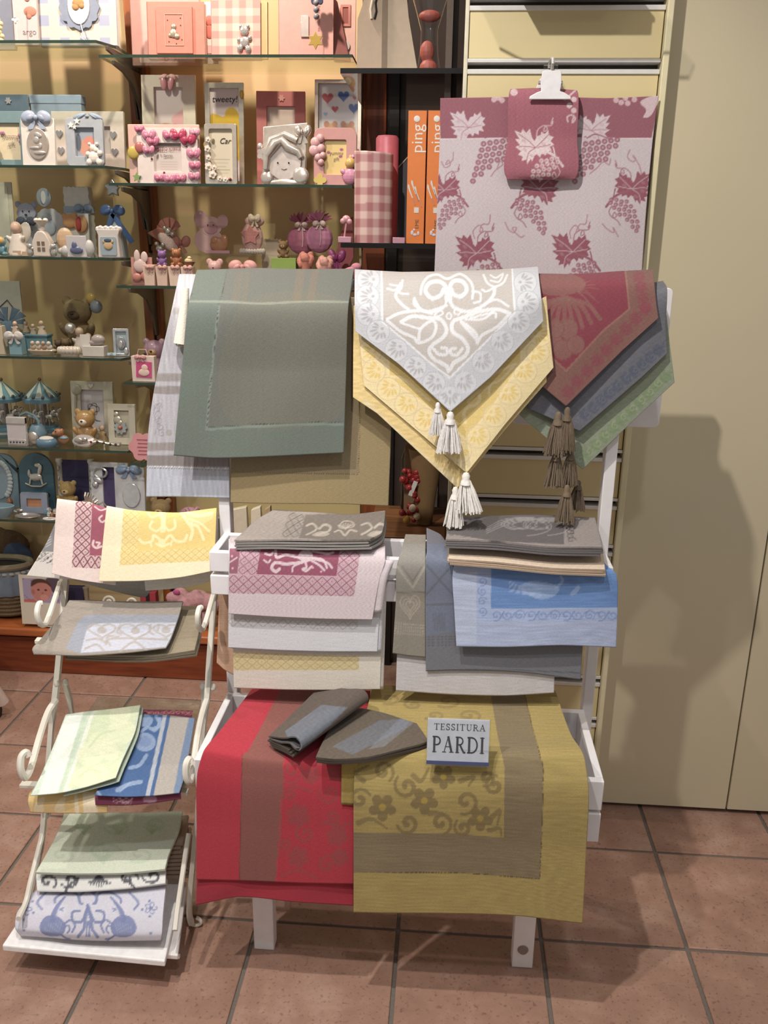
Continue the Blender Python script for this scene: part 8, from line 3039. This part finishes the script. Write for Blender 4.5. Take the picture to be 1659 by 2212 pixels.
t = T('plush_toy', 'pink plush toy slipper beside the wooden post', 'toy', 756, r3, 2.79, GP)
t.p('slipper', B().ball((0, 0, 30), (24, 12, 14), (0, -0.3, 0)).ball((14, 0, 44), (12, 10, 9)), plush('#c07a88'), remesh=1)
t.p('yellow_duck', B().ball((-30, -4, 26), (9, 6, 7)).ball((-34, -6, 34), 5), ceramic('#c9a04e'), remesh=0.8)
t.p('plinth', B().box((-4, 0, 8), (54, 20, 16)), ceramic('#cba39a'))

# ---------------- pink bay, fourth shelf
t = T('gift_bag', 'small white paper bag with a magenta square and string handles', 'bag', 314, r4, 2.75, GP)
t.p('bag', B().box((0, 0, 27), (50, 18, 54)), paper('#d8c4b8'), bevel=0.6)
lb = t.p('label', B().box((2, -9.6, 26), (34, 1, 34), (0, 0.06, 0)), paper('#c9447e'))
t.p('chick_print', B().ball((2, -10.6, 20), (12, 1, 8)).ball((4, -10.6, 30), (7, 1, 7)), paper('#dfc2b2'), lb)
t.p('handle', B().tube([(-12, -6, 54), (-8, -6, 68), (8, -6, 68), (12, -6, 54)], 1, 6), mat('#cfae9c', 0.7))
t.p('bow', bow_b(B(), (-4, -11, 52), 26, 14, 2.5), mat('#cf9a98', 0.5))
t = T('bear_figurine', 'lilac bear figurine with a honey-coloured face behind the paper bag', 'figurine', 338, r4, 2.84, GP)
bear(t, ceramic('#b58a9c'), t.h(730), muzzle=ceramic('#c99a5c'))

# ---------------- pink bay, lower shelves (seen between the linen)
t = T('teddy_bear', 'brown plush bear whose head peeps above the yellow napkin', 'teddy bear', 352, r6, 2.80, GP)
bear(t, plush('#8a6f45'), t.h(1070), muzzle=plush('#b3935e'))
t = T('doll_pack', 'pink cellophane doll pack behind the ivory napkin', 'toy', 420, r6, 2.82, GP)
H = t.h(1078)
t.p('doll', B().ball((-8, 0, H * 0.4), (28, 14, H * 0.4)), mat('#b07a86', 0.7), remesh=1.5)
t.p('scarf', B().tube([(-10, -14, H * 0.8), (0, -16, H * 0.6), (16, -14, H * 0.85)], 5, 8), mat('#c08a98', 0.6))
t.p('mittens', B().ball((14, -14, H * 0.55), (10, 6, 7)), mat('#c4922c', 0.6))
t = T('linen_pack', 'cream cloth bags packed upright behind the grey napkin', 'bag', 538, r6, 2.76, GP)
H = t.h(1090)
for k, (dx, w, c) in enumerate(((-20, 40, '#cdbfa6'), (16, 26, '#d9ccb2'), (40, 18, '#b59a72'))):
    t.p('cloth_bag', B().prism([(dx - w / 2, 0), (dx + w / 2, 0), (dx + w / 2 - 2, H), (dx - w / 2 + 4, H - 8)], 16, (0, k * 6, 0)), mat(c, 0.9), bevel=1.5)

# ---------------- smoked shelves
D1, D2 = 1.945, 1.537
t = T('paper_bag', 'big beige paper bag with a black heart cut-out on the smoked shelf', 'bag', 836, D1, 2.40, 'things on the smoked glass shelves')
H = 175
t.p('front_panel', B().prism([(-66, 0), (-12, 0), (-12, H), (-44, H), (-54, 130), (-64, 104)], 3), paper('#bda58c'))
t.p('side_gusset', B().add([(-12, -1.5, 0), (0, 6, 0), (0, 6, H), (-12, -1.5, H), (-12, 1, 0), (0, 8.5, 0), (0, 8.5, H), (-12, 1, H)], [(0, 1, 2, 3), (7, 6, 5, 4), (0, 4, 5, 1), (2, 6, 7, 3), (1, 5, 6, 2), (0, 3, 7, 4)]), paper('#a9937c'), smooth=False)
t.p('back_panel', B().prism([(0, 0), (66, 4), (44, 110), (36, H), (0, H)], 3, (0, 6, 0)), paper('#c2ae95'))
t.p('heart_cutout', B().tube([(-28, -3, 104), (-24, -3, 118), (-26, -3, 134), (-22, -3, 150)], 2.6, 6), mat('#1d1815', 0.5))
t.p('handle', B().tube([(-34, -3, 104), (-36, -3, 122), (-32, -3, 140)], 3, 6), mat('#d8ccb8', 0.6))
t = T('cellophane_bag', 'cellophane bag of coral pink paper beside the beige paper bag', 'bag', 925, D1, 2.46, 'things on the smoked glass shelves')
t.p('wrap', B().lathe([(22, 0), (26, 10), (20, 50), (18, 90), (30, 130), (40, 160)], n=14, sy=0.7), CLEAR())
t.p('filling', B().ball((0, 0, 18), (20, 12, 18)).ball((-4, 0, 50), (16, 10, 22)).ball((0, 0, 118), (24, 12, 12)), mat('#b5523f', 0.5), remesh=1.5)
t = T('gingham_roll', 'pink gingham paper roll standing on end on the smoked shelf', 'roll', 806, D2, 2.38, 'things on the smoked glass shelves')
H = t.h(342)
N = 60
rr = 41
xs, zs_, Vv = [], [], []
nz_ = int(H / 2.5)
for j in range(nz_ + 1):
    for i in range(N):
        a = 2 * math.pi * i / N
        Vv.append((rr * math.cos(a) * t.S, rr * math.sin(a) * t.S * 0.8, (H - (0.06 * (rr * math.cos(a) + rr)) * (j / nz_)) * (j / nz_) * t.S))
F = [(j * N + i, j * N + (i + 1) % N, (j + 1) * N + (i + 1) % N, (j + 1) * N + i) for j in range(nz_) for i in range(N)]
F.append(tuple((nz_) * N + i for i in range(N)))
me = bpy.data.meshes.new('roll')
me.from_pydata(Vv, [], F)
me.update()
A = np.array(Vv)
ang = np.arctan2(A[:, 1], A[:, 0]) * rr
pp_ = gingham('#d0b4ac', '#a06a6c', 16)(ang + 400, A[:, 2] / t.S)
set_cols(me, pp_.linear())
me.materials.append(attr_print())
me.polygons.foreach_set('use_smooth', [len(q.vertices) == 4 for q in me.polygons])
ro = bpy.data.objects.new('paper_sheet', me)
COL.objects.link(ro)
ro.parent = t.o
t.p('core', B().lathe([(6, H - 6), (6, H + 0.5)], (0, 0, 0), n=14), paper('#8f6a62'))
t = T('pink_candle', 'tall pink cylinder candle behind the gingham roll', 'candle', 834, D2, 2.46, 'things on the smoked glass shelves')
H = t.h(312)
t.p('candle', B().lathe([(24, 0), (24, H - 5), (20, H), (0, H)], n=28), mat('#c45a68', 0.45))
t = T('pink_tray', 'flat lilac pink box lying between the candle and the orange boxes', 'box', 862, D2, 2.36, 'things on the smoked glass shelves')
t.p('carton', B().box((0, 0, 6), (26, 30, 12)), ceramic('#c08a9c'), bevel=0.8)

t = T('pink_tray', 'small lilac pink dish with a rose ornament at the smoked shelf end', 'dish', 746, D2, 2.36, 'things on the smoked glass shelves')
t.p('dish', B().box((0, 0, 6), (28, 30, 12)), ceramic('#c08a9c'), bevel=1)
t.p('rose_stand', B().tube([(-2, 0, 12), (0, 0, 28), (2, 0, 40)], 2, 6).ball((2, 0, 48), (9, 7, 8)).ball((-5, -3, 44), (6, 5, 6)).ball((9, -3, 43), (6, 5, 6)), ceramic('#c48a92'))
G_OR = 'orange cutlery boxes'
for i, x in enumerate((896, 937)):
    t = T('cutlery_box', ('orange cutlery box with white lettering, its whole spine showing', 'orange cutlery box with white lettering, half hidden by the tea towel')[i], 'box', x, D2, 2.37, G_OR)
    H = t.h(264)
    t.p('carton', B().box((0, 26, H / 2), (38, 60, H)), mat('#e87a10', 0.6, 0, 0.03), bevel=0.6)
    t.text('ping', 34, '#e6e0d8', 1, H - 54, -4.4, rot=(math.pi / 2, -math.pi / 2, 0))
    t.p('spoke_ball', B().ball((-1, -4.5, H - 16), (6.5, 1, 6.5)), paper('#e6e0d8'))
    cut = (((-3, H - 150), (-11, H - 138)), ((3, H - 140), (-5, H - 122)), ((9, H - 146), (2, H - 120)))
    for k, (a, c) in enumerate(((14, 92), (6, 100), (0, 88))):
        cb_ = t.p('cutlery_print', B().prism([(4 + k * 3 - 12 + k * 4 + q[0], c + q[1]) for q in ((0, 0), (2.2, 0.8), (-4, 16), (-6, 26), (-9, 28), (-9.5, 22), (-6.5, 15))], 0.8, (0, -4.4, 0)), paper('#d8d2cb'))
        t.p('handle_print', B().prism([(4 + k * 3 - 12 + k * 4 + q[0], c + q[1]) for q in ((0, 0), (2.2, 0.8), (8, -13), (5.6, -14))], 0.8, (0, -4.4, 0)), paper('#c9806a'), cb_)
    t.p('white_square', B().box((2, -4.3, 68), (10, 0.8, 11)), paper('#dcd6ce'))
    t.text('EME', 11, '#6a5a3c', 4, 40, -4.3, rot=(math.pi / 2, -math.pi / 2, 0))
    t.p('emblem', B().ball((-6, -4.4, 22), (3, 0.8, 5)).ball((0, -4.4, 18), (4, 0.8, 3)).ball((7, -4.4, 21), (2.4, 0.8, 4.5)).ball((-2, -4.4, 28), (2.4, 0.8, 2.4)), paper('#d8d0dc'))
t = T('dark_book', 'dark slate book leaning between the pink candle and the orange boxes', 'book', 866, D2, 2.515, 'things on the smoked glass shelves')
H = t.h(352)
t.p('cover', B().prism([(-14, 0), (14, 0), (16, H), (-10, H - 26)], 12), paper('#3d3c44'), bevel=0.5)
t.p('page_edge', B().prism([(-14, H - 30), (16, H + 2), (16, H + 5), (-14, H - 26)], 13), paper('#a9957c'))

# ================================================================== LOWER COMPARTMENT AND SURROUNDINGS
ZB = 0.206
t = T('wicker_basket', 'round wicker basket lined with ruffled blue cloth', 'basket', 18, ZB, 2.862, GB)
H = t.h(1205)
nb = 7
for k in range(nb):
    t.p('wicker_band', B().lathe([(46 + k * 1.5, k * 9), (50 + k * 1.5, k * 9 + 4.5), (46 + k * 1.5, k * 9 + 9)], n=32, sy=0.6), mat('#6d5a3e', 0.9, 0, 0.25, 0.5, 200))
rf = []
b = B()
NV = 64
lin_prof = [(59, 62), (63, 74), (60, 100), (62, 128), (58, 140)]
vs2, fs2 = [], []
for j, (r, zz) in enumerate(lin_prof):
    for i in range(NV):
        a = 2 * math.pi * i / NV
        k = 1 + 0.045 * math.sin(a * 16 + j * 0.2) * (1 if j < 4 else 0.4)
        vs2.append((r * k * math.cos(a), r * k * 0.6 * math.sin(a), zz * H / 150))
for j in range(len(lin_prof) - 1):
    for i in range(NV):
        fs2.append((j * NV + i, j * NV + (i + 1) % NV, (j + 1) * NV + (i + 1) % NV, (j + 1) * NV + i))
t.p('ruffled_lining', b.add(vs2, fs2), mat('#75869a', 0.85))
lb_ = B()
for i in range(26):
    a = 2 * math.pi * i / 26
    lb_.ball((59 * math.cos(a), 36 * math.sin(a), H * 0.85), (7, 5, 4), n=6)
t.p('lace_trim', lb_, plush('#b3aca2'))
t.p('rim', B().tube([(60 * math.cos(a), 36 * math.sin(a), H * 0.97) for a in np.linspace(0, 6.28, 32, endpoint=False)], 7, 8, closed=True), mat('#8d7c60', 0.8), None)
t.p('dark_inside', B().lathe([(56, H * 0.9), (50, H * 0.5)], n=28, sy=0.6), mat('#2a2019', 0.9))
t = T('plush_toy', 'brown plush animal in a blue shirt sitting behind the basket', 'toy', 38, ZB, 2.985, GB)
H = t.h(1135)
t.p('body', B().ball((-10, 0, H * 0.78), (52, 16, 34)).ball((-30, 0, H * 0.88), (30, 14, 24)).ball((0, 0, H * 0.4), (36, 14, H * 0.4)), plush('#5f452c'), remesh=2)
t.p('shirt', B().ball((16, -8, H * 0.68), (36, 12, 26), (0, 0.5, 0)), mat('#3f5878', 0.8))


def p_photo(x, y):
    p = Paint(x, y, '#cfc4b4')
    p.poly([(8, 8), (90, 8), (90, 62), (8, 62)], '#a294ac')
    for k in range(26):
        p.disc((10 + (k * 37) % 78, 10 + (k * 23) % 50), 1.4, '#5f5478', 0.7)
    p.poly([(60, 8), (90, 8), (90, 40), (76, 40)], '#4e3e48', 0.9, True)
    p.disc((48, 34), 23, '#b97c72', 1, ry=25)
    p.poly([(26, 26), (30, 12), (48, 8), (66, 14), (70, 26), (60, 18), (44, 17), (34, 22)], '#53372f', 1, True)
    p.disc((30, 38), 4, '#a5695f', 1, ry=6)
    for q in ((42, 33), (58, 33)):
        p.disc(q, 3, '#4a2a28', 1, ry=2)
    p.disc((51, 40), 2.5, '#a0625a', 0.8)
    p.disc((54, 50), 9, '#c48d83', 1, ry=7)
    p.poly([(8, 56), (30, 54), (40, 62), (8, 62)], '#c0604c', 0.8)
    return p


t = T('baby_photo', 'instant photo of a baby lying on patterned fabric, standing on the plinth', 'photo', 96, ZB, 2.762, GB, 0, 0.06)
t.card('print', 98, 112, p_photo, 0, 0, 0, 1.4)
t.p('stand_strip', B().box((0, 8, 20), (30, 1.5, 52), (-0.25, 0, 0)), paper('#b9ad9a'))
t = T('purple_book', 'dark purple book between two pale turned columns on the plinth', 'book', 166, ZB, 2.88, GB)
H = t.h(1262)
t.p('cover', B().box((0, 0, H / 2), (42, 14, H)), paper('#2b2348'), bevel=0.6)
for s in (-1, 1):
    t.p('column', B().lathe([(7, 0), (6, 6), (5, H * 0.5), (6, H - 6), (7, H)], (s * 27, -4, 0), n=12), ceramic('#8f7f6a'))
t = T('jewel_rack', 'cream scroll stand holding a silver tray on the plinth', 'stand', 262, ZB, 2.84, GB)
H = t.h(1280)
t.p('scroll', B().tube([(q[0], 0, H - 18 + q[1]) for q in spiral((-22, 0), 2, 15, 0, 1.6, 24)], 2.6, 7), IRON)
t.p('scroll', B().tube([(q[0], 0, H - 18 + q[1]) for q in spiral((28, 0), 2, 15, 2, 1.6, 24)], 2.6, 7), IRON)
t.p('foot', B().box((0, 0, (H - 32) / 2), (70, 10, H - 32)), ceramic('#5d554c'), bevel=1)
t = T('red_box', 'bright red gift box with a dark ribbon on the plinth', 'box', 326, ZB, 2.86, GP)
H = t.h(1272)
t.p('box', B().box((0, 0, H / 2), (34, 20, H)), paper('#a3283a'), bevel=0.8)
t.p('ribbon', B().box((0, -1, H / 2), (8, 20, H + 1)), mat('#2a1414', 0.5))
t = T('tulle_skirt', 'pile of pink tulle spilling beside the rack', 'tulle', 420, ZB, 2.80, GP)
H = t.h(1255)
b = B()
g2 = np.random.default_rng(3)
for k in range(16):
    b.ball((g2.uniform(-44, 44), g2.uniform(-12, 12), g2.uniform(10, H - 16)), (g2.uniform(14, 26), 12, g2.uniform(14, 24)), n=10)
t.p('tulle', b, mat('#b57f84', 0.85, 0, 0.15), remesh=1.8)
t.p('petal', B().ball((-36, -14, H - 40), (9, 3, 7)).ball((-30, -14, H - 14), (8, 3, 6)), mat('#b8447c', 0.7))

# dark niche between shelf post and slatted wall: flower bouquet
niche = mesh_obj('niche_ledge', B().box((-0.10, 2.45, 0.74), (0.22, 0.3, 0.02)), wood_mat('niche_wood', '#5d3a22', '#7d5534', 0.5, 'X'), bevel=0.002)
tag(niche, 'brown wooden ledge in the dark niche behind the stand', 'ledge')
NZ = 0.751
t = T('dried_bouquet', 'dried bouquet of red berries and straw in kraft paper', 'bouquet', 905, NZ, 2.42)
b = B()
b.lathe([(16, 0), (22, 60), (32, 130), (38, 165)], n=12, sy=0.6, c=(12, 0, 0))
t.p('kraft_wrap', b, paper('#8a6a3e'))
g3 = np.random.default_rng(8)
sb_ = B()
for k in range(22):
    sb_.tube([(14, 0, 20), (g3.uniform(-10, 34), g3.uniform(-8, 8), 90), (g3.uniform(-22, 44), g3.uniform(-12, 12), g3.uniform(130, 176))], 1.6, 5)
t.p('straw', sb_, mat('#a88a54', 0.8, 0, 0.2))
bb3 = B()
for k in range(26):
    bb3.ball((g3.uniform(-38, -2), g3.uniform(-16, -4), g3.uniform(10, 120)), g3.uniform(5, 9), n=8)
t.p('berries', bb3, mat('#9c1f22', 0.35))
t.p('white_blossom', B().ball((-14, -18, 40), (8, 6, 9)).ball((-4, -18, 22), (8, 6, 8)), plush('#cdbb9e'))
t.p('yellow_blossom', B().ball((-26, -18, 14), (8, 6, 10)), plush('#c08f2c'))
t.p('price_tag', B().box((-14, -20, 84), (9, 1, 34), (0, 0.35, 0)), paper('#d8d2ca'))
t = T('brown_bag', 'brown paper bag standing behind the dried bouquet', 'bag', 892, NZ, 2.53)
t.p('bag', B().prism([(-20, 0), (34, 0), (34, 150), (10, 172), (-20, 150)], 24), paper('#7d6040'), bevel=1)
nl2 = mesh_obj('niche_ledge', B().box((-0.10, 2.45, 1.085), (0.22, 0.3, 0.012)), mat('#cfc8c0', 0.5), bevel=0.002)
tag(nl2, 'thin white ledge in the dark niche carrying a red spotted mug', 'ledge')
t = T('spotted_mug', 'red mug with white spots on the thin white ledge', 'mug', 850, 1.0915, 2.38)
mg = t.p('mug', B().lathe([(16, 0), (20, 4), (20, 44), (18, 44), (17, 6), (0, 5)], n=22), ceramic('#a01a22'))
for k in range(8):
    a = -2.6 + k * 0.3
    t.p('spot', B().ball((20 * math.cos(a), 20 * math.sin(a), 10 + 14 * (k % 3)), 2.6, n=8), ceramic('#ddd4cc'), mg)
t.p('handle', B().tube([(19, 0, 36), (30, 0, 34), (30, 0, 16), (19, 0, 12)], 2.6, 7), ceramic('#a01a22'), mg)
t = T('dark_bottle', 'dark glass bottle with a red cap at the back of the niche', 'bottle', 880, NZ, 2.576)
t.p('glass', B().lathe([(14, 0), (15, 4), (15, 110), (6, 140), (6, 165)], n=18), mat('#16110f', 0.15))
t.p('cap', B().cyl(7, 14, (0, 0, 165)), mat('#7a1a1c', 0.4))

# stool leg with castor at the picture's edge
sc_ = empty('stool', (-1.50, 2.42, 0))
tag(sc_, 'pale stool standing in front of the wooden plinth, one splayed leg on a castor', 'stool')
STM = mat('#cdb8ac', 0.45)
for k, (dx, dy) in enumerate(((0.06, 0.05), (-0.30, 0.05), (-0.30, -0.30), (0.06, -0.30))):
    tx, ty = -0.12 + (0.08 if dx > 0 else -0.08), -0.125 + (0.08 if dy > 0 else -0.08)
    mesh_obj('leg', B().tube([(tx, ty, 0.40), (dx, dy, 0.055)], [0.026, 0.020], 10), STM, sc_)
    c = mesh_obj('castor', B().cyl(0.024, 0.02, (dx - 0.035, dy - 0.01, 0.0245), (0, math.pi / 2, 0), 18), mat('#17130f', 0.4), sc_)
    mesh_obj('castor_fork', B().tube([(dx, dy, 0.06), (dx - 0.025, dy - 0.01, 0.05)], 0.008, 8), silver('#8f8a86', 0.3), c)
mesh_obj('seat', B().lathe([(0.0, 0.395), (0.17, 0.395), (0.18, 0.41), (0.175, 0.43), (0, 0.435)], (-0.12, -0.125, 0), n=32), STM, sc_)
